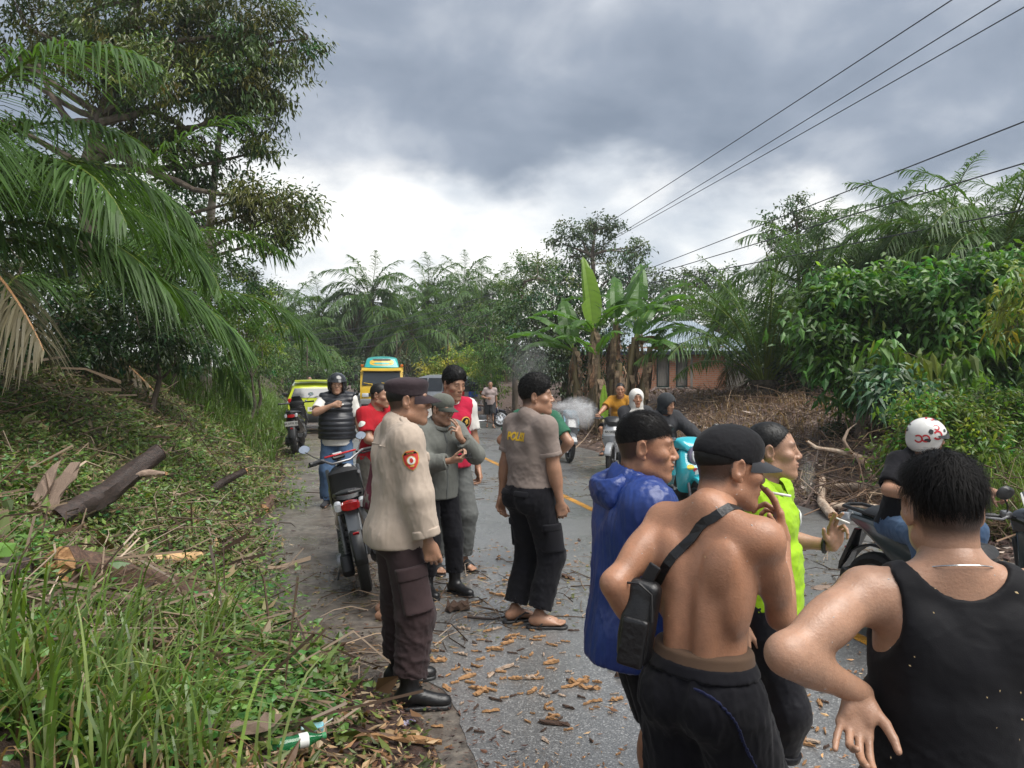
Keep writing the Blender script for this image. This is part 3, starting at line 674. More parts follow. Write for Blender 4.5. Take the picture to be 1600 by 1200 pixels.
# -- trees on the far side and on the right
def right_trees():
    T = []
    def tr(name, lab, d, L, m, s, base_px, rad=0.15, trunk_px=None, **kw):
        b = at(base_px, 587, d); b.z = ground_z(b.x, b.y)-0.05
        tp = [b]+[at(x, y, d) for (x, y) in (trunk_px or [(base_px, 560), (base_px, 520)])]
        tree(name, lab, b, cl_px(L, d), m, s, tp, rad, **kw)
    tr('shade_tree', 'large dark tree draped with climbers behind the banana plants', 28, [(880, 470, 60, 45, 0, 60), (830, 500, 45, 50, 0, 40), (900, 530, 60, 50, -0.5, 60), (850, 560, 55, 45, -0.5, 50), (930, 480, 55, 45, 0.5, 50), (960, 540, 50, 50, 0, 40), (880, 590, 50, 30, -0.5, 34), (820, 545, 30, 60, 0.4, 30), (930, 590, 45, 30, 0, 28)], LEAF_DARK, 0.17, 885, 0.2, [(885, 560), (880, 500), (885, 460)], per=26, aspect=0.45)
    tr('roadside_tree', 'mid green leafy tree left of the dark shade tree', 32, [(815, 440, 40, 40, 0, 34), (800, 490, 35, 45, 0, 36), (790, 545, 35, 40, -0.5, 34), (840, 415, 34, 26, 1, 18), (860, 440, 40, 34, 1, 24), (820, 470, 40, 50, 0.5, 34)], LEAF_MID, 0.16, 805, 0.14, [(805, 540), (812, 480), (820, 440)], per=26)
    tr('spreading_tree', 'tall open crowned tree with cloud like clumps against the sky', 46, [(905, 365, 42, 22, 0, 34), (955, 355, 32, 17, 0.5, 22), (985, 395, 30, 20, 0, 24), (935, 390, 40, 22, 1, 26), (890, 400, 36, 24, 0, 24), (870, 375, 16, 10, 0, 7), (1000, 385, 16, 10, 0, 6), (860, 425, 36, 22, 0, 24), (960, 425, 44, 24, 0, 30), (910, 430, 50, 30, 0, 34), (990, 430, 28, 20, 0, 14), (930, 348, 24, 12, 0, 10), (840, 420, 26, 18, 0, 14)], LEAF_FAR, 0.22, 935, 0.22, [(935, 520), (930, 460), (925, 400), (930, 360)], per=24, aspect=0.5)
    tr('far_tree', 'pale grey green tree line right of the spreading tree', 56, [(1030, 440, 30, 20, 0, 24), (1070, 440, 34, 22, 1, 26), (1110, 440, 30, 18, 0, 22), (1050, 470, 50, 26, 0, 34), (1120, 470, 40, 26, 0, 26), (1010, 470, 36, 28, 0, 24), (1150, 440, 30, 22, 0, 18), (1090, 425, 20, 10, 0, 8)], LEAF_FAR, 0.28, 1070, 0.2, [(1070, 520), (1070, 450)], per=22, aspect=0.5)
    tr('rubber_tree', 'airy rubber tree with light crown beside the wires', 33, [(1240, 335, 32, 22, 0, 24), (1215, 360, 26, 20, 0, 18), (1260, 360, 34, 22, 0.5, 24), (1230, 395, 34, 20, 0, 18), (1285, 340, 16, 12, 0, 7), (1205, 385, 16, 14, 0, 7), (1250, 315, 16, 10, 0, 6), (1265, 400, 34, 22, 0, 16)], LEAF_FAR, 0.17, 1245, 0.14, [(1245, 500), (1248, 420), (1245, 350)], per=24, aspect=0.5)
    tr('vine_tree', 'rounded vine covered tree in the middle of the plantation', 44, [(770, 500, 34, 30, 0, 28), (745, 545, 34, 30, 0, 28), (720, 500, 26, 24, 6, 18), (780, 560, 34, 30, -4, 26)], LEAF_MID, 0.2, 765, 0.15, per=22, aspect=0.5, hang=0.5)
    # shrubs at the bend
    tr('bush', 'yellow green shrub glowing right of the truck', 37, [(690, 570, 32, 18, 0, 40), (715, 558, 24, 20, 0.3, 30), (672, 588, 24, 14, 0, 22), (735, 580, 22, 20, 0, 24), (705, 595, 34, 20, 0, 26)], LEAF_YELLOW, 0.14, 700, 0.05, per=26, aspect=0.5, group='bushes along the bend')
    tr('bush', 'soft green shrub behind the parked underbone motorbike', 33, [(750, 590, 30, 28, 0, 40), (775, 600, 26, 24, -1, 32), (740, 560, 26, 20, 0.5, 24), (765, 555, 30, 26, 0.5, 28)], LEAF_BRIGHT, 0.13, 757, 0.05, per=26, group='bushes along the bend')
    tr('bush', 'dark green bush beyond the yellow green car', 44, [(480, 575, 34, 22, 0, 30), (450, 560, 30, 30, 0, 28), (520, 570, 34, 24, 1, 28), (550, 585, 26, 20, 2, 16), (435, 590, 30, 26, -4, 24)], LEAF_MID, 0.18, 480, 0.06, per=24, group='bushes along the bend')
    tr('bush', 'low shaded bush under the plantation palms behind the truck', 52, [(600, 575, 40, 20, 0, 26), (650, 572, 34, 20, 0, 22), (560, 570, 34, 20, 0, 20), (700, 560, 40, 24, 4, 24)], LEAF_DARK, 0.22, 620, 0.06, per=22, group='bushes along the bend')
    # big leafed thicket on the right
    big = dict(per=24, aspect=0.52, droop=0.35, hang=0.28, hue=0.2, spread=0.36, spray=0.17, outward=0.8)
    tr('cocoa_tree', 'large leafed dark green tree spreading over the fallen branches', 13.8, [(1330, 460, 60, 34, 0, 50), (1400, 455, 60, 34, 0.3, 50), (1285, 510, 42, 40, 0, 36), (1350, 510, 60, 40, 0.3, 46), (1430, 500, 55, 40, 0, 46), (1300, 560, 45, 34, 0, 30), (1380, 555, 55, 36, 0.5, 34), (1340, 600, 50, 30, 0.5, 26), (1440, 550, 45, 40, 0.4, 30), (1420, 600, 50, 30, 0.5, 24)], LEAF_COCOA, 0.19, 1345, 0.1, [(1350, 560), (1360, 500), (1365, 460)], **big)
    tr('cocoa_tree', 'glossy large leafed tree at the right edge beside the first', 13.0, [(1500, 445, 55, 38, 0, 50), (1570, 430, 55, 40, 0.3, 50), (1500, 505, 55, 42, 0, 44), (1580, 500, 55, 45, 0, 46), (1520, 560, 50, 40, 0.3, 34), (1590, 570, 45, 40, 0.3, 34), (1630, 470, 50, 60, 0, 36)], LEAF_COCOA, 0.19, 1520, 0.1, [(1520, 560), (1525, 500), (1530, 450)], **big)
    tr('cassava_plant', 'spreading cassava like plant with big blue green leaves below the thicket', 11.8, [(1395, 590, 34, 14, 0, 16), (1420, 612, 30, 14, -0.2, 12), (1370, 610, 26, 14, 0, 10)], leafmat('cassava_leaf', (0.045, 0.10, 0.045), 0.3, 0.4), 0.26, 1400, 0.03, [(1400, 640), (1398, 600)], per=12, aspect=0.32, droop=0.5, outward=1.0, hang=0.3, spray=0.10)
    tr('cassava_plant', 'bright back lit broad leaves hanging in front of the thicket', 12.2, [(1480, 560, 26, 14, 0, 9), (1395, 553, 30, 8, 0, 9), (1500, 575, 16, 14, 0, 5)], LEAF_BRIGHT, 0.24, 1470, 0.03, [(1472, 640), (1476, 570)], per=9, aspect=0.5, droop=0.8, outward=0.6, hang=0.9, spray=0.12)
    tr('roadside_sapling_tree', 'yellow tinged sapling leaves reaching in at the right frame edge', 10.2, [(1592, 440, 18, 26, 0, 14), (1590, 500, 18, 22, 0, 12), (1600, 470, 30, 40, 0.2, 16), (1584, 520, 14, 10, 0, 5)], leafmat('sapling_leaf', (0.16, 0.20, 0.035), 0.4, 0.4), 0.17, 1650, 0.04, [(1645, 560), (1630, 480)], per=10, aspect=0.33, droop=0.5, hang=0.5, hue=0.35, spray=0.14)
    fb = dict(per=20, aspect=0.46, droop=0.3, hang=0.15, spray=0.26, surf=0.3, spread=0.4, hue=0.3)
    tr('bush', 'leafy bright bush behind the patterned helmet', 10.4, [(1440, 640, 45, 30, 0, 46), (1500, 650, 50, 36, 0, 50), (1560, 640, 45, 36, 0.3, 46), (1420, 690, 40, 34, -0.2, 36), (1530, 700, 50, 40, -0.4, 50), (1590, 690, 40, 45, 0, 40), (1480, 720, 45, 40, -0.3, 40), (1570, 750, 45, 40, -0.6, 40), (1610, 640, 30, 40, 0, 24), (1400, 730, 30, 30, 0, 20)], LEAF_BRIGHT, 0.10, 1500, 0.03, [(1500, 700), (1500, 660)], group='bushes on the right verge', **fb)
    tr('bush', 'small dark bush on the bare purple earth', 14.5, [(1312, 672, 16, 10, 0, 14), (1300, 680, 10, 7, 0, 6)], LEAF_DARK, 0.10, 1310, 0.02, group='bushes on the right verge', per=18)
right_trees()

# -- banana plants
BAN_LEAF = leafmat('banana_leaf', (0.10, 0.17, 0.03), 0.45, 0.35, 0.5)
BAN_DRY = pmat('banana_dry', (0.28, 0.195, 0.12), (0.11, 0.075, 0.05), scale=9, rough=0.8, bump=0.7, bscale=30, tint=True)
BAN_STEM = pmat('banana_stem', (0.22, 0.17, 0.075), (0.09, 0.07, 0.04), scale=5, rough=0.5, bump=0.3, stretch=(1, 1, 0.25))
def banana_leaf_mesh(L, w, elev, bend, rng, torn=0.35, droop=0.25, tint=(1, 1, 1), fold=0.3):
    n = 26; V, F, C = [], [], []; p = np.zeros(3); P = []; T = []
    for i in range(n+1):
        s = i/n; a = elev-bend*s**1.7; t = np.array([math.cos(a), 0, math.sin(a)]); P.append(p.copy()); T.append(t); p = p+t*L/n
    br = math.exp(rng.normal(0, 0.15)); tint = np.array(tint)*br
    for sd in (-1, 1):
        tear = 0.0
        for i in range(3, n):
            s0, s1 = i/n, (i+1)/n
            if rng.rand() < torn: tear = rng.normal(0, 0.3)
            b = len(V)
            for s, j, g in ((s0, i, 0.0), (s1, i+1, -0.25 if rng.rand() < torn else 0.0)):
                ss = (s-0.11)/0.89; ww = w*0.5*max(0.0, math.sin(PI*min(1, max(0, ss))**0.75))**0.55
                t = T[j]; nr = np.cross(np.array([0, 1.0, 0]), t); nr = nr if nr[2] > 0 else -nr
                for f in (0, 0.5, 1):
                    q = P[j]+np.array([0, sd, 0])*ww*f*math.cos(fold+tear*f)+nr*ww*f*math.sin(fold-tear*f*0.7)-np.array([0, 0, droop*ww*f*f*2])+t*g*0.05*f
                    V.append(q); C.append(tint*(1.0+0.05*((j % 2)*2-1)))
            F += [(b, b+1, b+4, b+3), (b+1, b+2, b+5, b+4)]
    b = len(V)
    for i in range(n+1):
        r = 0.035*(1-0.9*i/n)
        for q in ((0, r, 0), (0, -r, 0), (0, 0, -r*1.4)): V.append(P[i]+np.array(q)); C.append(np.array((1.7, 1.5, 1.4)))
    for i in range(n):
        for k in range(3): F.append((b+i*3+k, b+i*3+(k+1) % 3, b+(i+1)*3+(k+1) % 3, b+(i+1)*3+k))
    return mesh_np('leaf', np.array(V), np.array(F), np.array(C), smooth=False)
def bananas():
    rng = np.random.RandomState(21)
    def plant(px, d, H, lean, leaves, label, deadn=4):
        b = at(px, 660, d); b.z = ground_z(b.x, b.y)-0.03
        root = empty('banana_plant', b); tag(root, label, 'banana plant', 'banana plants in the clump')
        top = Vector((lean[0], lean[1], H)); m = MB()
        pts = [Vector((0, 0, 0)).lerp(top, i/9)+Vector(rng.normal(0, 0.012, 3)) for i in range(10)]
        m.tube(pts, [0.15-0.008*i for i in range(10)], 10); m.build('pseudostem', BAN_STEM, root, smooth=True)
        # dry sheaths hanging down the stem
        V, F, C = [], [], []
        for i in range(26):
            z = rng.uniform(0.15, 0.97); p = Vector((0, 0, 0)).lerp(top, z); a = rng.uniform(0, 6.28); l = rng.uniform(0.35, 0.95); w = rng.uniform(0.04, 0.10)
            o = Vector((math.cos(a), math.sin(a), 0)); sd = Vector((-math.sin(a), math.cos(a), 0)); bq = len(V); tb = math.exp(rng.normal(0, 0.3))
            for k in range(5):
                f = k/4; c = p+o*(0.15-0.06*z+0.10*math.sin(f*2.6)*rng.uniform(0.5, 1.2))-Vector((0, 0, l*f)); ww = w*(1-0.5*f)*rng.uniform(0.6, 1.2); c.z = max(c.z, 0.02)
                V += [c-sd*ww, c+sd*ww+o*0.03]; C += [(tb, tb, tb)]*2
            F += [(bq+2*k, bq+2*k+1, bq+2*k+3, bq+2*k+2) for k in range(4)]
        o_ = link('dry_sheath', mesh_np('dry_sheath', np.array(V), np.array(F), np.array(C), smooth=False), BAN_DRY, root); o_['kind'] = 'stuff'
        for (az, e, bd, L, w, kind) in leaves:
            mat = BAN_LEAF if kind < 2 else BAN_DRY; L, w, e = (L, w, e) if kind < 2 else (L*0.7, w*0.62, e if e > 0 else -72)
            tint = (0.55, 0.72, 0.75) if kind == 0 else ((1.5, 1.5, 0.8) if kind == 1 else (1.2, 1, 0.9))
            me = banana_leaf_mesh(L, w, math.radians(e), math.radians(bd), rng, 0.45 if kind == 0 else (0.1 if kind == 1 else 0.5), 0.3 if kind < 2 else 1.0, tint)
            o = link('leaf' if kind < 2 else 'dead_leaf', me, mat, root); o.location = top-Vector((0, 0, 0.1)); o.rotation_euler = (rng.uniform(-0.2, 0.2), 0, math.radians(az))
            if kind == 1: o['label'] = 'bright young leaf with light through it'
            if kind == 2: o['label'] = 'brown dead leaf hanging down'
    plant(925, 22.0, 3.0, (0.05, 0), [(100, 84, 18, 2.3, 0.62, 1), (170, 40, 70, 2.0, 0.5, 0), (195, 15, 60, 2.1, 0.5, 0), (-40, 50, 90, 1.9, 0.5, 0), (20, 60, 80, 2.0, 0.5, 0), (200, -30, 50, 1.3, 0.3, 2), (240, 30, 90, 1.6, 0.45, 0)], 'banana plant with one upright bright young leaf, left of the clump')
    plant(950, 22.3, 3.1, (0.22, 0), [(80, 70, 60, 2.2, 0.55, 0), (15, 75, 40, 2.2, 0.52, 0), (-20, 42, 90, 2.0, 0.5, 0), (160, 55, 85, 2.0, 0.5, 0), (-80, 20, 80, 1.5, 0.45, 0), (40, -20, 60, 1.5, 0.35, 2)], 'banana plant whose blue green leaves rise in the middle of the clump')
    plant(972, 22.0, 2.6, (0.35, 0), [(10, 50, 85, 2.1, 0.5, 0), (-15, 30, 75, 2.0, 0.5, 0), (60, 62, 70, 1.9, 0.5, 0), (-60, 10, 80, 1.4, 0.4, 0), (0, -40, 40, 1.4, 0.3, 2), (25, 20, 60, 1.7, 0.4, 2)], 'banana plant with torn leaves leaning right beside the house')
    plant(995, 21.6, 2.2, (0.4, 0.1), [(-5, 45, 90, 1.9, 0.5, 0), (35, 55, 85, 1.8, 0.45, 0), (-70, 30, 100, 1.5, 0.45, 0), (10, 30, 100, 1.7, 0.36, 2), (-30, -30, 50, 1.3, 0.28, 2)], 'shorter banana plant with a dead leaf curling before the roof')
    plant(938, 21.4, 2.3, (-0.1, -0.1), [(200, 50, 95, 1.6, 0.4, 0), (150, -40, 45, 1.4, 0.3, 2), (-100, -30, 50, 1.3, 0.3, 2), (-60, 60, 100, 1.5, 0.4, 0)], 'banana stem wrapped in brown rags at the front of the clump')
    plant(962, 21.2, 1.9, (0.1, -0.1), [(0, -35, 50, 1.3, 0.3, 2), (230, -30, 50, 1.3, 0.3, 2), (300, -30, 50, 1.2, 0.3, 2)], 'leafless banana stem ragged with dry sheaths')
    plant(905, 22.6, 2.5, (-0.15, 0.1), [(185, 35, 70, 2.2, 0.6, 0), (150, 60, 80, 2.1, 0.6, 0), (90, 72, 50, 2.2, 0.6, 0), (215, 20, 60, 2.0, 0.55, 0), (260, -30, 50, 1.3, 0.3, 2)], 'banana plant at the left end of the clump spreading its leaves leftward')
    plant(982, 22.8, 2.9, (0.3, 0.1), [(5, 62, 75, 2.3, 0.6, 0), (30, 40, 80, 2.2, 0.6, 0), (75, 76, 40, 2.3, 0.6, 0), (-30, 55, 95, 2.1, 0.58, 0), (130, 60, 80, 2.0, 0.55, 0)], 'tall banana plant at the back of the clump with broad unbroken leaves')
    plant(945, 20.4, 0.5, (0.02, 0), [(60, 78, 20, 1.15, 0.26, 1), (-10, 25, 70, 0.9, 0.3, 0)], 'young banana sucker with a single pale leaf at the foot of the clump')
bananas()
# ------------------------------------------------------------------ smooth implicit bodies -> meshes
def A(*v): return np.array(v, float)
def nrm(v): v = np.array(v, float); return v/max(1e-9, np.linalg.norm(v))
def Rz(a): c, s = math.cos(a), math.sin(a); return np.array([[c, -s, 0], [s, c, 0], [0, 0, 1.0]])
def Rx(a): c, s = math.cos(a), math.sin(a); return np.array([[1.0, 0, 0], [0, c, -s], [0, s, c]])
def Ry(a): c, s = math.cos(a), math.sin(a); return np.array([[c, 0, s], [0, 1.0, 0], [-s, 0, c]])
I3 = np.eye(3)
def ell(c, r, R=I3, k=0.02, op='u'): return dict(t='e', c=np.array(c, float), r=np.array(r, float), R=R, k=k, op=op)
def cap(a, b, ra, rb=None, k=0.02, op='u'): return dict(t='c', a=np.array(a, float), b=np.array(b, float), ra=ra, rb=ra if rb is None else rb, k=k, op=op)
def econe(a, b, r0, r1, R=I3, k=0.02, op='u', rnd=0.012): return dict(t='o', a=np.array(a, float), b=np.array(b, float), r0=np.array(r0, float), r1=np.array(r1, float), R=R, k=k, op=op, rnd=rnd)
def rbox(c, h, R=I3, rnd=0.01, k=0.005, op='u'): return dict(t='b', c=np.array(c, float), h=np.array(h, float), R=R, rnd=rnd, k=k, op=op)
def cut(p, n, k=0.004): return dict(t='p', c=np.array(p, float), n=nrm(n), k=k, op='i')
def grow(prims, o):
    """the same shapes, o metres fatter"""
    out = []
    for p in prims:
        q = dict(p)
        if q['op'] == 'u' and not q.get('all'):
            if q['t'] == 'e': q['r'] = np.maximum(q['r']+o, 0.004)
            elif q['t'] == 'c': q['ra'] = max(0.004, q['ra']+o); q['rb'] = max(0.004, q['rb']+o)
            elif q['t'] == 'o': q['r0'] = q['r0']+o; q['r1'] = q['r1']+o
            elif q['t'] == 'b': q['h'] = q['h']+o
        out.append(q)
    return out
def bounds(p):
    if p['t'] == 'e':
        e = np.sqrt(((p['R']*p['r'])**2).sum(1)); return p['c']-e, p['c']+e
    if p['t'] == 'c':
        return np.minimum(p['a']-p['ra'], p['b']-p['rb']), np.maximum(p['a']+p['ra'], p['b']+p['rb'])
    if p['t'] == 'o':
        m = max(p['r0'].max(), p['r1'].max()); return np.minimum(p['a'], p['b'])-m, np.maximum(p['a'], p['b'])+m
    if p['t'] == 'b':
        e = np.abs(p['R'])@p['h']; return p['c']-e, p['c']+e
    return None
def dist(p, P):
    if p['t'] == 'e':
        q = (P-p['c'])@p['R']; k0 = np.sqrt(((q/p['r'])**2).sum(-1))+1e-9; k1 = np.sqrt(((q/p['r']**2)**2).sum(-1))+1e-9
        return k0*(k0-1)/k1
    if p['t'] == 'c':
        ab = p['b']-p['a']; t = np.clip(((P-p['a'])@ab)/max(1e-9, ab@ab), 0, 1)
        return np.sqrt(((P-p['a']-t[..., None]*ab)**2).sum(-1))-(p['ra']+(p['rb']-p['ra'])*t)
    if p['t'] == 'o':
        ab = p['b']-p['a']; L = np.linalg.norm(ab); ax = ab/L; w = (P-p['a'])@ax; t = np.clip(w/L, 0, 1)
        q = P-p['a']-w[..., None]*ax; x = q@p['R'][:, 0]; y = q@p['R'][:, 1]
        rx = p['r0'][0]+(p['r1'][0]-p['r0'][0])*t; ry = p['r0'][1]+(p['r1'][1]-p['r0'][1])*t
        k0 = np.sqrt((x/rx)**2+(y/ry)**2)+1e-9; k1 = np.sqrt((x/rx**2)**2+(y/ry**2)**2)+1e-9
        d = k0*(k0-1)/k1; dz = np.abs(w-L/2)-L/2; r = p['rnd']
        return np.minimum(np.maximum(d+r, dz+r), 0)+np.sqrt(np.maximum(d+r, 0)**2+np.maximum(dz+r, 0)**2)-r
    if p['t'] == 'b':
        q = np.abs((P-p['c'])@p['R'])-p['h']+p['rnd']
        return np.sqrt((np.maximum(q, 0)**2).sum(-1))+np.minimum(q.max(-1), 0)-p['rnd']
    if p['t'] == 'p':
        return (P-p['c'])@p['n']
def field(prims, h, lim=None):
    """a marker dict(op='|', k=..) starts a group of its own, joined smoothly at the end; shapes with all=True act on the whole"""
    bs = [bounds(p) for p in prims if p['op'] == 'u']; lo = np.min([b[0] for b in bs], 0)-3*h; hi = np.max([b[1] for b in bs], 0)+3*h
    if lim is not None: lo = np.maximum(lo, lim[0]); hi = np.minimum(hi, lim[1])
    n = np.ceil((hi-lo)/h).astype(int)+1
    ax = [lo[i]+h*np.arange(n[i]) for i in range(3)]
    def put(f, p):
        b = bounds(p)
        if b is None: sl = (slice(None),)*3
        else:
            m = p['k']*1.5+3*h
            i0 = np.clip(np.floor((b[0]-m-lo)/h).astype(int), 0, n); i1 = np.clip(np.ceil((b[1]+m-lo)/h).astype(int)+1, 0, n)
            if p['op'] == 'i': i0, i1 = np.zeros(3, int), n
            if (i1 <= i0).any(): return
            sl = tuple(slice(i0[i], i1[i]) for i in range(3))
        G = np.stack(np.meshgrid(*[ax[i][sl[i]] for i in range(3)], indexing='ij'), -1)
        d = dist(p, G); a = f[sl]; k = max(p['k'], 1e-5)
        if p['op'] == 'u': t = np.clip(0.5+0.5*(d-a)/k, 0, 1); r = d*(1-t)+a*t-k*t*(1-t)
        elif p['op'] == 's': t = np.clip(0.5-0.5*(a+d)/k, 0, 1); r = a*(1-t)-d*t+k*t*(1-t)
        else: t = np.clip(0.5-0.5*(d-a)/k, 0, 1); r = d*(1-t)+a*t+k*t*(1-t)
        f[sl] = r
    done = []; f = np.full(n, 0.15, np.float32); kk = 0.03
    for p in prims:
        if p.get('all'): continue
        if p['op'] == '|': done.append((f, kk)); f = np.full(n, 0.15, np.float32); kk = p['k']; continue
        put(f, p)
    for g, _ in done:
        t = np.clip(0.5+0.5*(g-f)/kk, 0, 1); f = g*(1-t)+f*t-kk*t*(1-t)
    for p in prims:
        if p.get('all'): put(f, p)
    return f, lo
_E = [(a, b) for a in range(8) for b in range(8) if a < b and bin(a ^ b).count('1') == 1]
def surface_nets(f, lo, h):
    ins = f < 0
    c = [ins[i:ins.shape[0]-1+i, j:ins.shape[1]-1+j, k:ins.shape[2]-1+k] for k in (0, 1) for j in (0, 1) for i in (0, 1)]
    s = sum(x.astype(np.int8) for x in c); act = (s > 0) & (s < 8)
    idx = np.argwhere(act); m = len(idx)
    if m == 0: return np.zeros((0, 3)), np.zeros((0, 4), int)
    cor = np.array([(q & 1, (q >> 1) & 1, (q >> 2) & 1) for q in range(8)])
    val = np.stack([f[idx[:, 0]+o[0], idx[:, 1]+o[1], idx[:, 2]+o[2]] for o in cor], 1)
    pos = np.zeros((m, 3)); cnt = np.zeros(m)
    for a, b in _E:
        va, vb = val[:, a], val[:, b]; x = (va < 0) != (vb < 0)
        t = np.where(x, va/np.where(np.abs(va-vb) < 1e-12, 1, va-vb), 0)
        pos += np.where(x[:, None], cor[a]+t[:, None]*(cor[b]-cor[a]), 0); cnt += x
    V = (idx+pos/cnt[:, None])*h+lo
    num = np.full(act.shape, -1, np.int64); num[tuple(idx.T)] = np.arange(m)
    Fs = []
    for axs in range(3):
        o1, o2 = [(1, 2), (2, 0), (0, 1)][axs]
        sl0 = [slice(1, -1)]*3; sl1 = [slice(1, -1)]*3; sl0[axs] = slice(0, -1); sl1[axs] = slice(1, None)
        a, b = ins[tuple(sl0)], ins[tuple(sl1)]
        e = np.argwhere(a != b)
        if not len(e): continue
        sgn = a[tuple(e.T)]; g = e.copy()
        for q in range(3):
            if q != axs: g[:, q] += 1
        def cell(d1, d2):
            k = g.copy(); k[:, o1] -= d1; k[:, o2] -= d2; return num[tuple(k.T)]
        q = np.stack([cell(1, 1), cell(0, 1), cell(0, 0), cell(1, 0)], 1)
        q[~sgn] = q[~sgn][:, ::-1]
        Fs.append(q[(q >= 0).all(1)])
    return V, np.concatenate(Fs)
def sdf_mesh(prims, h, relax=1):
    f, lo = field(prims, h)
    V, F = surface_nets(f, lo, h)
    for _ in range(relax): V = V+0.5*(vavg(V, F)-V)
    return V, F
def vavg(V, F):
    s = np.zeros_like(V); c = np.zeros(len(V))
    for a in range(4):
        for b in ((a+1) % 4, (a+3) % 4):
            for d in range(3): s[:, d] += np.bincount(F[:, a], V[F[:, b], d], len(V))
            c += np.bincount(F[:, a], minlength=len(V))
    return s/np.maximum(c, 1)[:, None]
def vnormals(V, F):
    n = np.cross(V[F[:, 2]]-V[F[:, 0]], V[F[:, 3]]-V[F[:, 1]]); N = np.zeros_like(V)
    for k in range(4):
        for d in range(3): N[:, d] += np.bincount(F[:, k], n[:, d], len(V))
    return unit(N)
def ridged(P, seed, freq, n=6, sharp=2.6):
    r = np.random.RandomState(seed); out = 0; wsum = 0
    for i in range(n):
        d = unit(r.normal(0, 1, 3)); f = freq*(1.0+0.55*i); ph = r.uniform(0, 6.28, 3); d2 = unit(r.normal(0, 1, 3)); d3 = unit(r.normal(0, 1, 3))
        x = (P@d)*f+ph[0]+1.5*np.sin((P@d2)*f*0.55+ph[1])+0.8*np.sin((P@d3)*f*1.1+ph[2])
        w = 1/(1+0.45*i); out = out+w*((1-np.abs(np.sin(x)))**sharp-0.27); wsum += w
    return out/wsum
# ------------------------------------------------------------------ people
def skin_mat(name, c):
    m = bpy.data.materials.new(name); m.use_nodes = True; nt, N, L = nodes_of(m); p = N['Principled BSDF']
    tc = N.new('ShaderNodeTexCoord'); v = tc.outputs['Object']
    n = tex_noise(N, L, v, 14, 5, 0.6); n2 = tex_noise(N, L, v, 160, 3, 0.6)
    col = ramp_(N, L, n, [(0.3, tuple(x*0.84 for x in c)), (0.7, (min(1, c[0]*1.10), c[1]*1.06, c[2]*1.04))])
    mt = ramp_(N, L, tex_noise(N, L, v, 55, 6, 0.7), [(0.32, (0.72, 0.66, 0.64)), (0.5, (1, 1, 1)), (0.68, (1.12, 1.08, 1.04))]); mm = N.new('ShaderNodeMix'); mm.data_type = 'RGBA'; mm.blend_type = 'MULTIPLY'; mm.inputs['Factor'].default_value = 0.4; L.new(col, mm.inputs['A']); L.new(mt, mm.inputs['B']); col = mm.outputs['Result']
    a = N.new('ShaderNodeAttribute'); a.attribute_name = 'tint'
    mx = N.new('ShaderNodeMix'); mx.data_type = 'RGBA'; mx.blend_type = 'MULTIPLY'; mx.inputs['Factor'].default_value = 1
    L.new(col, mx.inputs['A']); L.new(a.outputs['Color'], mx.inputs['B']); L.new(mx.outputs['Result'], p.inputs['Base Color'])
    r = N.new('ShaderNodeMapRange'); r.inputs['From Min'].default_value = 0.3; r.inputs['From Max'].default_value = 0.7
    r.inputs['To Min'].default_value = 0.30; r.inputs['To Max'].default_value = 0.52; L.new(tex_noise(N, L, v, 30, 4), r.inputs['Value']); L.new(r.outputs[0], p.inputs['Roughness'])
    p.inputs['Subsurface Weight'].default_value = 0.05; p.inputs['Subsurface Scale'].default_value = 0.01
    p.inputs['Subsurface Radius'].default_value = (1.0, 0.4, 0.2); p.inputs['Specular IOR Level'].default_value = 0.45
    b = N.new('ShaderNodeBump'); b.inputs['Strength'].default_value = 0.3; b.inputs['Distance'].default_value = 0.004
    L.new(n2, b.inputs['Height']); L.new(b.outputs[0], p.inputs['Normal'])
    return m
HAIR = pmat('black_hair', (0.007, 0.0065, 0.006), (0.004, 0.004, 0.004), scale=60, rough=0.5, spec=0.35)
HAIR2 = pmat('hair_strand', (0.008, 0.007, 0.0065), (0.005, 0.0045, 0.0045), scale=60, rough=0.65, spec=0.15)
EYE = pmat('eye', (0.045, 0.035, 0.03), (0.02, 0.015, 0.012), scale=3, rough=0.08)
EYEW = pmat('eye_white', (0.55, 0.52, 0.48), rough=0.2)
def cloth(name, c, c2=None, rough=0.85, scale=5, bump=0.10, bscale=420, **kw):
    return pmat(name, c, c2 or tuple(x*0.86 for x in c), scale=scale, rough=rough, bump=bump, bscale=bscale, sheen=kw.pop('sheen', 0.06), spec=kw.pop('spec', 0.18), **kw)
def ik(a, t, l1, l2, pole):
    a, t = np.array(a, float), np.array(t, float); d = t-a; D = np.linalg.norm(d); D2 = min(D, (l1+l2)*0.999); u_ = d/max(D, 1e-9)
    if D > D2: t = a+u_*D2
    x = (l1*l1-l2*l2+D2*D2)/(2*D2); y = math.sqrt(max(0, l1*l1-x*x)); p = np.array(pole, float); p = p-u_*(p@u_); p = nrm(p)
    return a+u_*x+p*y, t
FP = dict(loose=[(42, 58, 34), (46, 60, 36), (50, 62, 38), (54, 62, 38)], relaxed=[(30, 42, 24), (36, 46, 26), (40, 50, 28), (44, 50, 28)], fist=[(78, 92, 55)]*4, flat=[(4, 6, 4), (3, 5, 4), (4, 6, 4), (6, 8, 6)],
          smoke=[(12, 14, 8), (18, 16, 8), (52, 52, 30), (66, 60, 35)], grip=[(62, 72, 40), (64, 74, 42), (66, 76, 42), (68, 78, 44)], phone=[(38, 45, 30), (40, 46, 30), (42, 48, 30), (46, 50, 30)],
          hip=[(10, 24, 14), (22, 30, 16), (30, 36, 18), (8, 14, 10)])
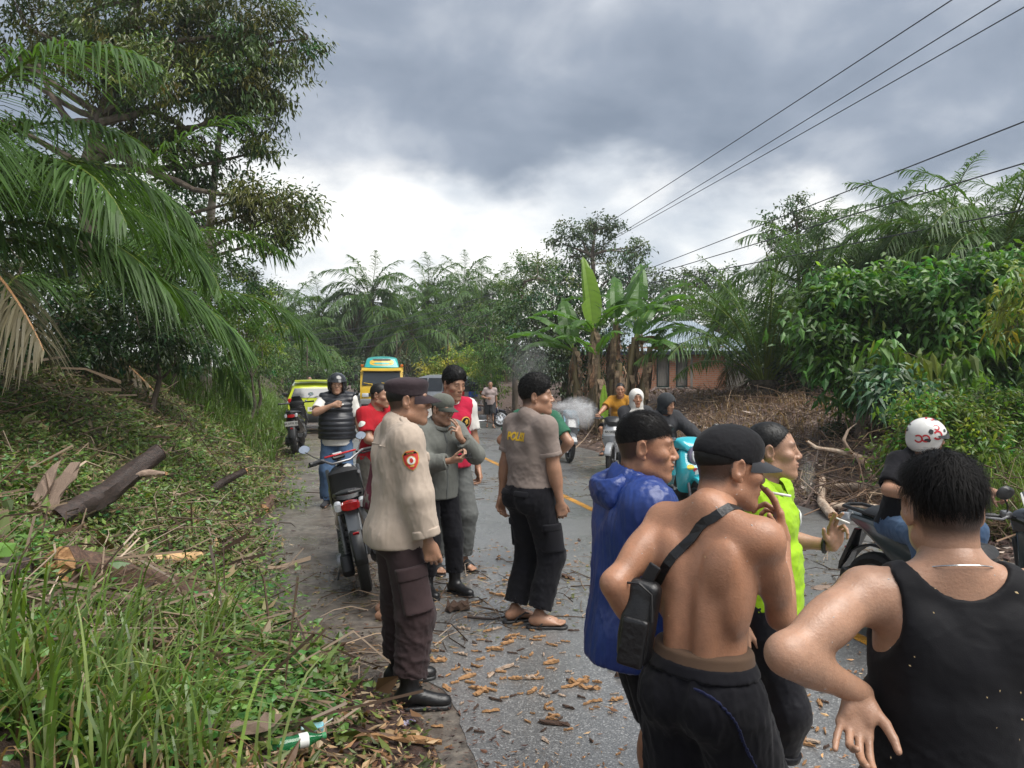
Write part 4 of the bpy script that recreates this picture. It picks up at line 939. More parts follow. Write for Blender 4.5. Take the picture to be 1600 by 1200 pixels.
class Fig:
    def __init__(s, P):
        """P: pose; all lengths for a 1.70 m figure, x to the figure's right, y forward, z up"""
        g = P.get; s.P = P; fat = g('fat', 1.0); s.fat = fat
        s.pel = A(*g('pelvis', (0, 0, 0.92))); s.Rp = Rz(-math.radians(g('hip_yaw', 0)))@Rx(math.radians(-g('hip_pitch', 0)))
        s.Rc = Rz(-math.radians(g('chest_yaw', 0)))@Rx(math.radians(-g('lean', 0)))@Ry(math.radians(g('side', 0)))
        s.waist = s.pel+s.Rp@A(0, 0, 0.09)
        s.c = lambda *p: s.waist+s.Rc@(A(*p)-A(0, 0, 1.01))          # chest coordinates -> figure
        s.p = lambda *p: s.pel+s.Rp@(A(*p)-A(0, 0, 0.92))
        s.Rh = s.Rc@Rz(-math.radians(g('head_yaw', 0)))@Rx(math.radians(-g('head_pitch', 0)))@Ry(math.radians(g('head_roll', 0)))
        nk = s.c(0, 0.012+g('neck_fwd', 0), 1.508); s.hs = g('hs', 1.06); s.hc = nk+s.Rh@A(0, 0.016, 0.084)
        s.h = lambda *p: s.hc+s.Rh@A(*p)*s.hs
        s.sh = {}; s.el = {}; s.wr = {}; s.hand = {}
        for sd, sx in (('R', 1), ('L', -1)):
            a = g('arm'+sd, None) or dict(w=(sx*0.24, 0.03, 0.80))
            sw = a.get('shrug', 0.0)
            S0 = s.c(sx*0.178*g('shw', 1.0), -0.008+a.get('fwd', 0), 1.392+sw)
            E, Wp = ik(S0, A(*a['w']), 0.285, 0.25, a.get('pole', (sx*0.5, -1, -0.2)))
            s.sh[sd], s.el[sd], s.wr[sd] = S0, E, Wp
            fd = nrm(Wp-E); d = nrm(a.get('d', fd)); n = A(*a.get('n', (-sx, 0, 0))); n = nrm(n-d*(n@d)); s.hand[sd] = (Wp, d, n, sx, a.get('pose', 'relaxed'), a.get('thumb', 0.0), a.get('spread', 0.0))
        s.hip = {}; s.kn = {}; s.an = {}; s.ft = {}
        for sd, sx in (('R', 1), ('L', -1)):
            l = g('leg'+sd, None) or dict(a=(sx*0.10, 0, 0.085))
            H = s.p(sx*0.092, 0, 0.885); K, An = ik(H, A(*l['a']), 0.414, 0.396, l.get('pole', (sx*0.12, 1, 0)))
            s.hip[sd], s.kn[sd], s.an[sd] = H, K, An
            s.ft[sd] = Rz(-math.radians(l.get('yaw', sx*8)))@Rx(math.radians(l.get('pitch', 0)))
        s.floor = g('floor', 0.0)
    # ---- primitive sets
    def torso(s, o=0.0):
        c, p, f = s.c, s.p, s.fat; Rc, Rp = s.Rc, s.Rp; fb = 1+(f-1)*2.0
        q = [ell(p(0, -0.005, 0.925), (0.158*f, 0.112*f, 0.12), Rp, 0.04), ell(p(0.075, -0.055, 0.885), (0.085*f, 0.085*f, 0.095), Rp, 0.03), ell(p(-0.075, -0.055, 0.885), (0.085*f, 0.085*f, 0.095), Rp, 0.03),
             ell((s.c(0, 0.012*fb, 1.07)+s.p(0, 0.012*fb, 1.07))/2, (0.137*f, 0.098*fb, 0.15), Rc, 0.06), ell(c(0, -0.002, 1.23), (0.150*f, 0.108*f, 0.185), Rc, 0.05),
             cap(c(-0.115, -0.008, 1.375), c(0.115, -0.008, 1.375), 0.068, k=0.05),
             ell(c(0.07, 0.062, 1.285), (0.078, 0.05*f, 0.062), Rc, 0.04), ell(c(-0.07, 0.062, 1.285), (0.078, 0.05*f, 0.062), Rc, 0.04),
             ell(c(0.122, -0.035, 1.24), (0.042, 0.066, 0.13), Rc, 0.04), ell(c(-0.122, -0.035, 1.24), (0.042, 0.066, 0.13), Rc, 0.04),
             ell(c(0.088, -0.084, 1.30), (0.056, 0.034, 0.082), Rc@Ry(0.3), 0.022), ell(c(-0.088, -0.084, 1.30), (0.056, 0.034, 0.082), Rc@Ry(-0.3), 0.022),
             cap(c(0, -0.03, 1.465), c(0.14, -0.018, 1.405), 0.046, 0.042, 0.045), cap(c(0, -0.03, 1.465), c(-0.14, -0.018, 1.405), 0.046, 0.042, 0.045)]
        if f > 1.08: q.append(ell(c(0, 0.05*fb, 1.06), (0.125*f, 0.085*fb, 0.12), Rc, 0.06))
        for sd in 'RL': q.append(ell(s.sh[sd]+A(0, 0, -0.005), (0.062, 0.064, 0.066), I3, 0.04))
        return grow(q, o)
    def neck(s, o=0.0): return grow([cap(s.c(0, -0.012, 1.41), s.h(0, -0.012, -0.055), 0.062*(0.6+0.4*s.fat), 0.056*(0.5+0.5*s.fat), 0.035)], o)
    def arm(s, sd, o=0.0, upper=1.0, lower=1.0, k=0.03):
        S0, E, Wp = s.sh[sd], s.el[sd], s.wr[sd]; f = 0.55+0.45*s.fat; m = s.P.get('muscle', 1.0)
        q = [cap(S0, S0+(E-S0)*upper, 0.052*f*m, (0.052+(0.040-0.052)*upper)*f*m, k)]
        u_ = nrm(E-S0); fw = nrm(np.cross(np.cross(u_, nrm(Wp-E)), u_)+1e-6)
        if upper >= 0.99: q += [ell(S0+(E-S0)*0.52+fw*0.012, (0.043*f*m, 0.043*f*m, 0.088), frame_z(u_), 0.03)]
        if upper >= 0.99: q += [ell(S0+(E-S0)*0.42-fw*0.014, (0.040*f*m, 0.040*f*m, 0.09), frame_z(u_), 0.03)]
        if lower > 0:
            q.append(cap(E, E+(Wp-E)*lower, 0.039*f, (0.039+(0.027-0.039)*lower)*f, k))
            if lower > 0.5: q.append(ell(E+(Wp-E)*0.27, (0.039*f*m, 0.039*f*m, 0.080), frame_z(nrm(Wp-E)), 0.03))
        return grow(q, o)
    def leg(s, sd, o=0.0, k=0.04):
        H, K, An = s.hip[sd], s.kn[sd], s.an[sd]; f = 0.5+0.5*s.fat; u_ = nrm(An-K); bk = nrm(np.cross(np.cross(u_, nrm(K-H)), u_)+1e-6)
        fw = s.ft[sd]@A(0, 1, 0)
        return grow([cap(H, K, 0.084*f, 0.053*f, k), ell(H+(K-H)*0.4+fw*0.012, (0.075*f, 0.075*f, 0.15), frame_z(nrm(K-H)), 0.04), ell(K+fw*0.012, (0.045, 0.045, 0.05), I3, 0.03),
                     cap(K, An, 0.050*f, 0.033, k), ell(K+(An-K)*0.30-fw*0.022, (0.048*f, 0.050*f, 0.10), frame_z(u_), 0.03)], o)
    def foot(s, sd, o=0.0, toes=True):
        R = s.ft[sd]; b = s.an[sd]; f = lambda x, y, z: b+R@A(x, y, z-0.085); sx = 1 if sd == 'R' else -1
        q = [cap(b, f(0, -0.012, 0.05), 0.034, 0.034, 0.02), ell(f(0, -0.035, 0.034), (0.031, 0.036, 0.034), R, 0.02), cap(f(0, 0.01, 0.055), f(-sx*0.008, 0.115, 0.028), 0.034, 0.024, 0.03), cap(f(sx*0.014, 0.0, 0.03), f(sx*0.024, 0.105, 0.02), 0.028, 0.019, 0.03)]
        if toes:
            for i, (x, y, r) in enumerate(((-0.026, 0.178, 0.0125), (-0.006, 0.178, 0.0095), (0.011, 0.170, 0.009), (0.026, 0.160, 0.0085), (0.039, 0.147, 0.008))):
                q.append(cap(f(sx*x*0.9, y-0.06, 0.022), f(sx*x, y, 0.012+r*0.3), r*1.1, r, 0.008))
        return grow(q, o)
    def hand_prims(s, sd):
        Wp, d, n, sx, pose, th, spr = s.hand[sd]; sv = np.cross(d, n)*sx
        X = lambda a, b, c: Wp+sv*a+d*b+n*c
        q = [cap(Wp-nrm(Wp-s.el[sd])*0.05, Wp, 0.026, 0.025, 0.015), cap(Wp, X(0, 0.03, 0), 0.024, 0.024, 0.015)]
        kn = [(0.032, 0.086), (0.011, 0.091), (-0.011, 0.087), (-0.031, 0.078)]
        for (a, b) in kn: q.append(cap(X(a*0.5, 0.014, 0), X(a, b, -0.002), 0.0165, 0.0125, 0.012))
        q += [ell(X(0.026, 0.038, 0.012), (0.017, 0.028, 0.015), np.stack([sv, d, n], 1), 0.012), ell(X(-0.026, 0.036, 0.010), (0.014, 0.03, 0.013), np.stack([sv, d, n], 1), 0.012)]
        fl = [(0.043, 0.026, 0.021), (0.047, 0.029, 0.022), (0.043, 0.027, 0.021), (0.034, 0.020, 0.019)]
        s.tips = []
        for i, ((a, b), ls) in enumerate(zip(kn, fl)):
            p = X(a, b, 0); an = 0; sp = (1.5-i)*(0.05+spr); dd = d*math.cos(sp)+sv*math.sin(sp); r = (0.0098, 0.0098, 0.0094, 0.0084)[i]
            for j, l in enumerate(ls):
                an += math.radians(FP[pose][i][j]); v = dd*math.cos(an)+n*math.sin(an); p2 = p+v*l
                q.append(cap(p, p2, r*(1-0.07*j), r*(0.94-0.08*j), 0.0035)); p = p2
            s.tips.append(p)
        ta = {'loose': (0.22, 0.9, 0.35), 'fist': (0.55, 0.5, 0.75), 'grip': (0.4, 0.45, 0.85), 'phone': (0.5, 0.75, 0.5), 'smoke': (0.75, 0.55, 0.35), 'hip': (0.6, 0.7, 0.35)}.get(pose, (0.62, 0.8, 0.3))
        v = nrm(sv*(ta[0]+th)+d*ta[1]+n*ta[2]); p = X(0.024, 0.022, 0.006)
        for j, l in enumerate((0.044, 0.033, 0.027)):
            p2 = p+v*l; q.append(cap(p, p2, 0.0145-0.0022*j, 0.0122-0.002*j, 0.008 if j == 0 else 0.003)); p = p2
            v = nrm(v*0.86+d*0.28+n*(0.25 if pose in ('fist', 'grip') else 0.05)-sv*(0.35 if pose in ('fist', 'grip') else 0.05))
        s.tips.append(p)
        return q
    def head_prims(s):
        h, R = s.h, s.Rh; ch = s.P.get('cheek', 1.0)
        q = [ell(h(0, -0.012, 0.03), (0.0745, 0.096, 0.083), R, 0.02), ell(h(0, 0.028, 0.005), (0.064, 0.066, 0.085), R, 0.02), ell(h(0, 0.030, -0.058), (0.054*ch, 0.060, 0.054), R, 0.025),
             ell(h(0, 0.076, -0.103), (0.022, 0.018, 0.016), R, 0.028), cap(h(-0.05*ch, 0.0, -0.068), h(-0.014, 0.076, -0.104), 0.014, 0.012, 0.03), cap(h(0.05*ch, 0.0, -0.068), h(0.014, 0.076, -0.104), 0.014, 0.012, 0.03),
             cap(h(-0.036, 0.079, 0.024), h(0.036, 0.079, 0.024), 0.0125, k=0.016), ell(h(0.045, 0.058, -0.02), (0.022*ch, 0.028, 0.021), R, 0.02), ell(h(-0.045, 0.058, -0.02), (0.022*ch, 0.028, 0.021), R, 0.02),
             ell(h(0, 0.078, -0.062), (0.032, 0.020, 0.026), R, 0.02),
             ell(h(0.031, 0.098, 0.006), (0.016, 0.014, 0.012), R, 0.012, 's'), ell(h(-0.031, 0.098, 0.006), (0.016, 0.014, 0.012), R, 0.012, 's'),
             ell(h(0.031, 0.077, 0.005), (0.0155, 0.0155, 0.0135), R, 0.004), ell(h(-0.031, 0.077, 0.005), (0.0155, 0.0155, 0.0135), R, 0.004),
             cap(h(0, 0.087, 0.014), h(0, 0.1085, -0.027), 0.0085, 0.0125, 0.013), ell(h(0.0125, 0.100, -0.033), (0.0095, 0.011, 0.009), R, 0.006), ell(h(-0.0125, 0.100, -0.033), (0.0095, 0.011, 0.009), R, 0.006),
             ell(h(0, 0.0972, -0.0575), (0.024, 0.0085, 0.0060), R, 0.006), ell(h(0, 0.0952, -0.0695), (0.021, 0.0092, 0.0068), R, 0.006),
             cap(h(-0.022, 0.100, -0.0635), h(0.022, 0.100, -0.0635), 0.0016, k=0.004, op='s'),
             ell(h(0.0075, 0.104, -0.040), (0.0035, 0.006, 0.003), R, 0.003, 's'), ell(h(-0.0075, 0.104, -0.040), (0.0035, 0.006, 0.003), R, 0.003, 's'),
             ell(h(0.031, 0.0935, 0.004), (0.0125, 0.008, 0.0042), R, 0.003, 's'), ell(h(-0.031, 0.0935, 0.004), (0.0125, 0.008, 0.0042), R, 0.003, 's'),
             cap(h(0, -0.03, -0.03), s.c(0, -0.012, 1.42), 0.058*(0.6+0.4*s.fat), 0.059*(0.6+0.4*s.fat), 0.03)]
        nq = q.pop()
        for sx in (1, -1):
            Re = R@Rz(-sx*0.45)@Rx(-0.15)
            q += [ell(h(sx*0.078, -0.012, -0.002), (0.0075, 0.020, 0.033), Re, 0.006), ell(h(sx*0.085, -0.008, 0.002), (0.0065, 0.011, 0.019), Re, 0.005, 's'), ell(h(sx*0.073, 0.001, -0.012), (0.007, 0.006, 0.009), R, 0.006), ell(h(sx*0.075, -0.003, -0.032), (0.007, 0.010, 0.010), R, 0.005)]
        return hscale(q, s.hs)+[nq]
def hscale(q, k):
    for p in q:
        if p['t'] == 'e': p['r'] = p['r']*k
        elif p['t'] == 'c': p['ra'] *= k; p['rb'] *= k
        elif p['t'] == 'o': p['r0'] = p['r0']*k; p['r1'] = p['r1']*k
        elif p['t'] == 'b': p['h'] = p['h']*k
    return q
def frame_z(z):
    z = nrm(z); x = nrm(np.cross(z, A(0.3, 0.9, 0.2))); return np.stack([x, np.cross(z, x), z], 1)
def obj_sdf(name, prims, h, mat, parent, wr=None, relax=1, col=None):
    """wr: (amplitude, frequency, seed, vertical stretch[, mask function])"""
    V, F = sdf_mesh(prims, h, relax)
    if wr is not None and len(V):
        Q = V*np.array([1, 1, wr[3]]); dsp = ridged(Q, wr[2], wr[1]*1.3)*wr[0]*0.75+ridged(Q*np.array([1, 1, 1.3]), wr[2]+7, wr[1]*3.2)*wr[0]*0.62
        if len(wr) > 4 and wr[4]: dsp = dsp*wr[4](V)
        if len(wr) > 5: dsp = dsp*np.clip((V[:, 2]-wr[5])/0.07, 0.12, 1)
        V = V+vnormals(V, F)*dsp[:, None]
    o = link(name, mesh_np(name, V, F, col(V) if col else None), mat, parent); o['_n'] = 1; del o['_n']
    return o
def hair_strands(V, N, flow, n, L, w, rng, lift=0.3, grav=0.25):
    i = rng.randint(0, len(V), n); p = V[i]; nn = N[i]; f = flow(p)+rng.normal(0, 0.28, (n, 3)); f = unit(f-nn*(f*nn).sum(1)[:, None])
    l = (L(p) if callable(L) else np.full(n, L))*rng.uniform(0.6, 1.2, n); sd = unit(np.cross(nn, f)); VV = []
    for k in range(4):
        t = k/3; c = p-nn*0.003+f*(l*t)[:, None]+nn*(l*lift*math.sin(t*2.2))[:, None]-np.array([0, 0, 1.0])*(l*grav*t*t)[:, None]; ww = w*(1-0.85*t)
        VV += [c-sd*ww, c+sd*ww]
    VV = np.stack(VV, 1).reshape(-1, 3); b = np.arange(n)[:, None]*8
    F = np.concatenate([b+np.array([2*k, 2*k+1, 2*k+3, 2*k+2]) for k in range(3)])
    return VV, F
def add_hair(f, root, style, vox, n=2600, L=0.03, seed=1, mat=None, top=0.016, flow=None, fade=0.0):
    h, R = f.h, f.Rh
    sidez = -0.048+fade+(0.036 if style == 'crop' else 0)
    q = [ell(h(0, -0.013, 0.033+top*0.45), (0.0775, 0.0995, 0.083+top*0.55), R, 0.01)]
    if style == 'curly': q[0]['r'] = q[0]['r']+A(0.006, 0.008, 0.004); q.append(ell(h(0, 0.004, 0.062+top*0.3), (0.084, 0.102, 0.062+top*0.6), R, 0.02))
    if style in ('swept', 'spiky') and fade < 0.03: q.append(ell(h(0, 0.025, 0.066+top*0.3), (0.066, 0.072, 0.042+top*0.5), R, 0.02))
    nf = R@nrm(A(0, 1.0, -0.95)); q.append(cut(h(0, 0.060-(0.028 if style == 'crop' else 0), 0.030), nf, 0.008))
    q.append(cut(h(0, -0.06, sidez), R@A(0, 0.25, -1), 0.008))
    q.append(cut(h(0, 0.094, 0), R@A(0, 1, 0), 0.006))
    for sx in (1, -1): q.append(ell(h(sx*0.084, -0.008, -0.006), (0.020, 0.021, 0.033), R, 0.008, 's'))
    hscale(q, f.hs); V, F = sdf_mesh(q, vox, 1); N = vnormals(V, F); rng = np.random.RandomState(seed)
    Vl = (V-f.hc)@R/f.hs
    am = {'curly': 0.013, 'crop': 0.003, 'swept': 0.004, 'spiky': 0.005}[style]; fr = {'curly': 190, 'crop': 300, 'swept': 240, 'spiky': 240}[style]
    msk = np.clip((Vl[:, 2]+0.03)/0.06, 0.25, 1)
    V2 = V+N*(ridged(V, seed, fr, 5)*am*msk)[:, None]
    o = link('hair', mesh_np('hair', V2, F), mat or HAIR, root)
    if n:
        ok = (Vl[:, 1] < 0.09) & ~((np.abs(Vl[:, 0]) > 0.055) & (np.abs(Vl[:, 1]+0.005) < 0.036) & (Vl[:, 2] < 0.045))
        Vo, No = V2[ok], N[ok]
        fl = flow or (lambda p: np.tile(R@A(0, 0.6, -0.2), (len(p), 1))+(p-f.h(0, -0.04, 0.1))*6)
        LL = (lambda p: L*np.clip((((p-f.hc)@R)[:, 2]+0.06-1.1*max(0, fade-0.01))/(0.11-0.6*max(0, fade-0.01)), 0.15, 1.0))
        VV, FF = hair_strands(Vo, No, fl, n, LL, 0.0011 if style != 'curly' else 0.0016, rng, lift=0.35 if style == 'curly' else 0.22, grav=0.1 if style == 'curly' else 0.2)
        s_ = link('hair_strands', mesh_np('hair_strands', VV, FF, smooth=False), mat or HAIR2, o); s_['kind'] = 'stuff'
    return o
def face_tint(f, stub=0.0, lips=(0.82, 0.62, 0.62)):
    def col(V):
        q = (V-f.hc)@f.Rh/f.hs; c = np.ones((len(V), 3))
        lp = np.exp(-(((q[:, 0])/0.022)**2+((q[:, 2]+0.0635)/0.0105)**2)**2)*(q[:, 1] > 0.085)
        c = c*(1-lp[:, None])+np.array(lips)*lp[:, None]
        if stub:
            zl = np.interp(q[:, 1], [-0.12, -0.045, 0.0, 0.03], [-0.072, -0.066, -0.012, 0.012])
            up = np.clip((q[:, 2]-zl)/0.030, 0, 1)**0.8*np.clip((0.042-q[:, 1]+0.6*np.clip(q[:, 2]-0.03, 0, 1))/0.015, 0, 1)
            up *= ~((np.abs(q[:, 0]) > 0.0735) & (np.abs(q[:, 1]+0.01) < 0.028) & (q[:, 2] < 0.034)); k = stub*up
            c = c*(1-k[:, None])+np.array((0.075, 0.08, 0.10))*k[:, None]
        br = np.exp(-((np.abs(q[:, 0])-0.031)/0.019)**4)*np.exp(-((q[:, 2]-0.0285+0.08*np.abs(np.abs(q[:, 0])-0.03))/0.0052)**2)*(q[:, 1] > 0.055)
        c = c*(1-0.9*br[:, None])+np.array((0.08, 0.07, 0.07))*0.9*br[:, None]
        return c
    return col
def make_body(f, root, skin, vb, vh, bare_top=False, bare_arms=(1, 1), legs='bare', feet=True, hands='RL', head=True, stub=0.0, extra=None):
    """one continuous skin mesh: trunk, limbs, neck and head, with finer hands, head and feet"""
    to = 0.0 if bare_top else -0.02
    q = f.torso(to)
    if bare_top:
        q += [cap(f.c(0, -0.115, 1.02), f.c(0, -0.125, 1.36), 0.018, 0.012, 0.045, 's')]
    q += f.neck(0.0 if bare_top else -0.004)
    for sd, o in zip('RL', bare_arms): q += f.arm(sd, 0.0 if o else -0.012)
    for sd in 'RL': q += f.leg(sd, 0.0 if legs == 'bare' else -0.02)
    if extra: q += extra
    parts = [sdf_mesh(q, vb, 1)+(None,)]
    if head: V, F = sdf_mesh(f.head_prims(), vh, 1); parts.append((V, F, face_tint(f, stub)(V)))
    for sd in hands: parts.append(sdf_mesh(f.hand_prims(sd), min(vh, 0.0042), 1)+(None,))
    if feet:
        for sd in 'RL': parts.append(sdf_mesh(f.foot(sd), min(vh*1.2, 0.006), 1)+(None,))
    Vs, Fs, Cs, o = [], [], [], 0
    for V, F, C in parts: Vs.append(V); Fs.append(F+o); Cs.append(np.ones((len(V), 3)) if C is None else C); o += len(V)
    b = link('body', mesh_np('body', np.concatenate(Vs), np.concatenate(Fs), np.concatenate(Cs)), skin, root)
    if head and vh < 0.008:
        for sx in (1, -1):
            e = MB(); c = f.h(sx*0.031, 0.0775, 0.0045); e.lathe([(0, -0.0128), (0.009, -0.009), (0.0128, 0), (0.009, 0.009), (0, 0.0128)], c, 'Z', 12); e.build('eye', EYEW, root, smooth=True)
            e = MB(); c = f.h(sx*0.031, 0.0815, 0.0045); e.lathe([(0, -0.0095), (0.0066, -0.0066), (0.0095, 0), (0.0066, 0.0066), (0, 0.0095)], c, 'Z', 10); o = e.build('iris', EYE, root, smooth=True)
    return b
# ---- clothing
def shirt_prims(f, off, hem, sleeve, flare=0.02, open_neck=0.07, loose=0.012, fitwaist=0.0, neckz=1.455):
    """sleeve: fraction along the whole arm (0.5 = elbow, 1 = wrist)"""
    q = []; fb = 1+(f.fat-1)*2.0; fa = 0.55+0.45*f.fat
    for sd in 'RL':                                              # sleeves, squarely cut
        S0, E, Wp = f.sh[sd], f.el[sd], f.wr[sd]; one = []
        if sleeve <= 0.5:
            t = sleeve/0.5; p = S0+(E-S0)*t; d = nrm(E-S0); ro, ri = 0.050*fa+off+loose*1.5, 0.047*fa
            one.append(cap(S0, S0+(E-S0)*min(1, t+0.12), 0.054*fa+off+loose*0.6, ro, 0.045))
        else:
            t = (sleeve-0.5)/0.5; p = E+(Wp-E)*t; d = nrm(Wp-E); ri = 0.034
            one += [cap(S0, E, 0.056*fa+off+loose*0.5, 0.047*fa+off+loose, 0.045), cap(E, E+(Wp-E)*min(1.1, t+0.12), 0.047*fa+off+loose, 0.036*fa+off+loose*0.9, 0.03)]
        q += one+[econe(p, p+d*0.14, (0.10, 0.10), (0.10, 0.10), frame_z(d), 0.003, 's', 0.0), econe(p-d*0.03, p+d*0.02, (ri, ri), (ri, ri), frame_z(d), 0.003, 's', 0.0), dict(op='|', k=0.01)]
    q = q[:-1]; q += [dict(op='|', k=0.045)]+f.torso(off)
    a, b = f.c(0, 0.01, 1.16), f.p(0, 0.0, hem-0.03); R = f.Rp
    q.append(econe(a, b, (0.148*f.fat+off, 0.108*f.fat+off+0.03*(fb-1)), (0.152*f.fat+off+flare, 0.115*f.fat+off+flare+0.02*(fb-1)), R, 0.05, rnd=0.004))
    q.append(econe(f.p(0, 0, hem-0.12), f.p(0, 0, hem), (0.30, 0.26), (0.30, 0.26), R, 0.003, 's', 0.0))
    if open_neck: q.append(dict(cap(f.c(0, 0.01, neckz), f.c(0, 0.05, neckz+0.2), open_neck, open_neck*1.2, 0.006, 's'), all=True))
    return q
def collar_ring(f, root, mat, r=0.066, th=0.008, tilt=0.035, z=1.447, name='collar', y0=0.004, part=True):
    m = MB(); pts = [f.c(r*math.cos(q)*1.05, y0+r*0.98*math.sin(q), z-tilt*math.sin(q)) for q in np.linspace(0, 2*PI, 29)]
    m.tube(pts, th, 7, cap=False); return m.build(name, mat, root, smooth=True)
def trouser_prims(f, off, hem=0.10, w=(0.098, 0.082, 0.078), top=1.02, belt=True):
    """w: radii at hip, knee, hem; hem: height of the hem (figure height) along the shin"""
    fb = 1+(f.fat-1)*1.2
    q = grow([ell(f.p(0, -0.005, 0.925), (0.158*f.fat, 0.115*fb, 0.12), f.Rp, 0.04), ell(f.p(0.075, -0.055, 0.885), (0.086*f.fat, 0.086*f.fat, 0.095), f.Rp, 0.03), ell(f.p(-0.075, -0.055, 0.885), (0.086*f.fat, 0.086*f.fat, 0.095), f.Rp, 0.03)], off)
    q.append(econe(f.p(0, 0.0, 0.88), f.p(0, 0.004, top), (0.155*f.fat+off, 0.11*fb+off), (0.140*f.fat+off, 0.10*fb+off), f.Rp, 0.03))
    for sd in 'RL':
        H, K, An = f.hip[sd], f.kn[sd], f.an[sd]
        ws = (0.55+0.45*f.fat)
        if hem >= 0.47:
            t = (0.885-hem)/(0.885-0.49); e = H+(K-H)*t
            q += [cap(H, e, w[0]*ws, w[2]*ws, 0.03)]; d = nrm(K-H)
        else:
            t = (0.49-hem)/(0.49-0.085); e = K+(An-K)*t
            q += [cap(H, K, w[0]*ws, w[1]*ws, 0.03), cap(K, e, w[1]*ws, w[2]*ws, 0.04)]; d = nrm(An-K)
        R = frame_z(d)
        q.append(econe(e, e+d*0.16, (0.13, 0.13), (0.13, 0.13), R, 0.004, 's', 0.0)); q.append(econe(e-d*0.05, e+d*0.02, (w[2]*ws-0.012,)*2, (w[2]*ws-0.010,)*2, R, 0.004, 's', 0.0))
    q.append(cut(f.p(0, 0, top), f.Rp@A(0, 0, 1)))
    return q
def patch(f, root, name, prims, h, mat, centre, half, R, th, wr=None, rnd=0.006):
    """a piece of cloth sewn on a garment: the garment grown by th, only inside a box"""
    q = grow(prims, th)+[dict(rbox(centre, half, R, rnd, 0.004), op='i', all=True)]
    lo = np.array(centre)-np.abs(R)@np.array(half)-3*h; hi = np.array(centre)+np.abs(R)@np.array(half)+3*h
    fl, l0 = field(q, h, (lo, hi)); V, F = surface_nets(fl, l0, h)
    if not len(V): return None
    V = V+0.5*(vavg(V, F)-V)
    if wr is not None:
        Q = V*np.array([1, 1, wr[3]]); V = V+vnormals(V, F)*(ridged(Q, wr[2], wr[1])*wr[0])[:, None]
    return link(name, mesh_np(name, V, F), mat, root)
def shoes(f, root, mat, kind='boot', sole=None, vox=0.006, names=('boot',)):
    for sd in 'RL':
        R = f.ft[sd]; b = f.an[sd]; g = lambda x, y, z: b+R@A(x, y, z-0.085); sx = 1 if sd == 'R' else -1
        if kind in ('boot', 'rubber'):
            top = 0.20 if kind == 'boot' else 0.26
            q = [cap(g(0, 0, 0.09), b+(f.kn[sd]-b)*(top-0.085)/0.4, 0.048, 0.054, 0.02), ell(g(0, -0.035, 0.05), (0.042, 0.048, 0.05), R, 0.025), cap(g(0, 0.0, 0.08), g(0, 0.12, 0.045), 0.045, 0.037, 0.03), ell(g(sx*0.002, 0.165, 0.038), (0.042, 0.058, 0.036), R, 0.02), cut(g(0, 0, 0.004), R@A(0, 0, -1)), cut(b+(f.kn[sd]-b)*(top-0.085)/0.4, f.kn[sd]-b)]
            o = obj_sdf('boot', q, vox, mat, root, wr=(0.003, 40, 3, 1.0))
            so = [cap(g(0, -0.045, 0.012), g(0, 0.03, 0.012), 0.042, 0.04, 0.02), cap(g(0, 0.03, 0.012), g(sx*0.004, 0.175, 0.012), 0.038, 0.047, 0.02), cut(g(0, 0, 0.024), R@A(0, 0, 1)), cut(g(0, 0, 0.0), R@A(0, 0, -1))]
            obj_sdf('sole', so, vox, sole or mat, o)
        elif kind in ('flipflop', 'sandal', 'shoe'):
            if kind == 'shoe':
                q = [cap(g(0, 0, 0.09), g(0, 0, 0.06), 0.042, 0.044, 0.02), ell(g(0, -0.035, 0.045), (0.038, 0.044, 0.045), R, 0.025), cap(g(0, 0.0, 0.065), g(0, 0.12, 0.04), 0.040, 0.034, 0.03), ell(g(0, 0.16, 0.032), (0.040, 0.055, 0.03), R, 0.02), cut(g(0, 0, 0.0), R@A(0, 0, -1)), cut(g(0, 0, 0.095), R@A(0, 0, 1))]
                obj_sdf('shoe', q, vox, mat, root); continue
            t = -0.016
            so = [cap(g(0, -0.05, t), g(0, 0.03, t), 0.040, 0.038, 0.02), cap(g(0, 0.03, t), g(sx*0.006, 0.155, t), 0.038, 0.047, 0.02), cut(g(0, 0, 0.0), R@A(0, 0, 1)), cut(g(0, 0, t*1.0-0.002), R@A(0, 0, -1))]
            o = obj_sdf('flip_flop' if kind == 'flipflop' else 'sandal', so, vox*0.8, mat, root)
            m = MB()
            if kind == 'flipflop':
                top = g(-sx*0.016, 0.125, 0.018)
                m.tube([top-A(0, 0, 0.02), top+A(0, 0, 0.012), g(-sx*0.034, 0.07, 0.052), g(-sx*0.037, 0.01, 0.02), g(-sx*0.04, -0.005, -0.005)], 0.0065, 6); m.tube([top+A(0, 0, 0.01), g(sx*0.024, 0.075, 0.050), g(sx*0.040, 0.02, 0.02), g(sx*0.042, 0.0, -0.005)], 0.0065, 6)
                m.build('thong_strap', mat, o, smooth=True)
            else:
                pr = f.foot(sd, toes=False)
                for y0, y1 in ((0.055, 0.125),):
                    patch(f, o, 'strap', pr, vox*0.8, mat, g(0, (y0+y1)/2, 0.04), (0.06, (y1-y0)/2, 0.06), R, 0.006)
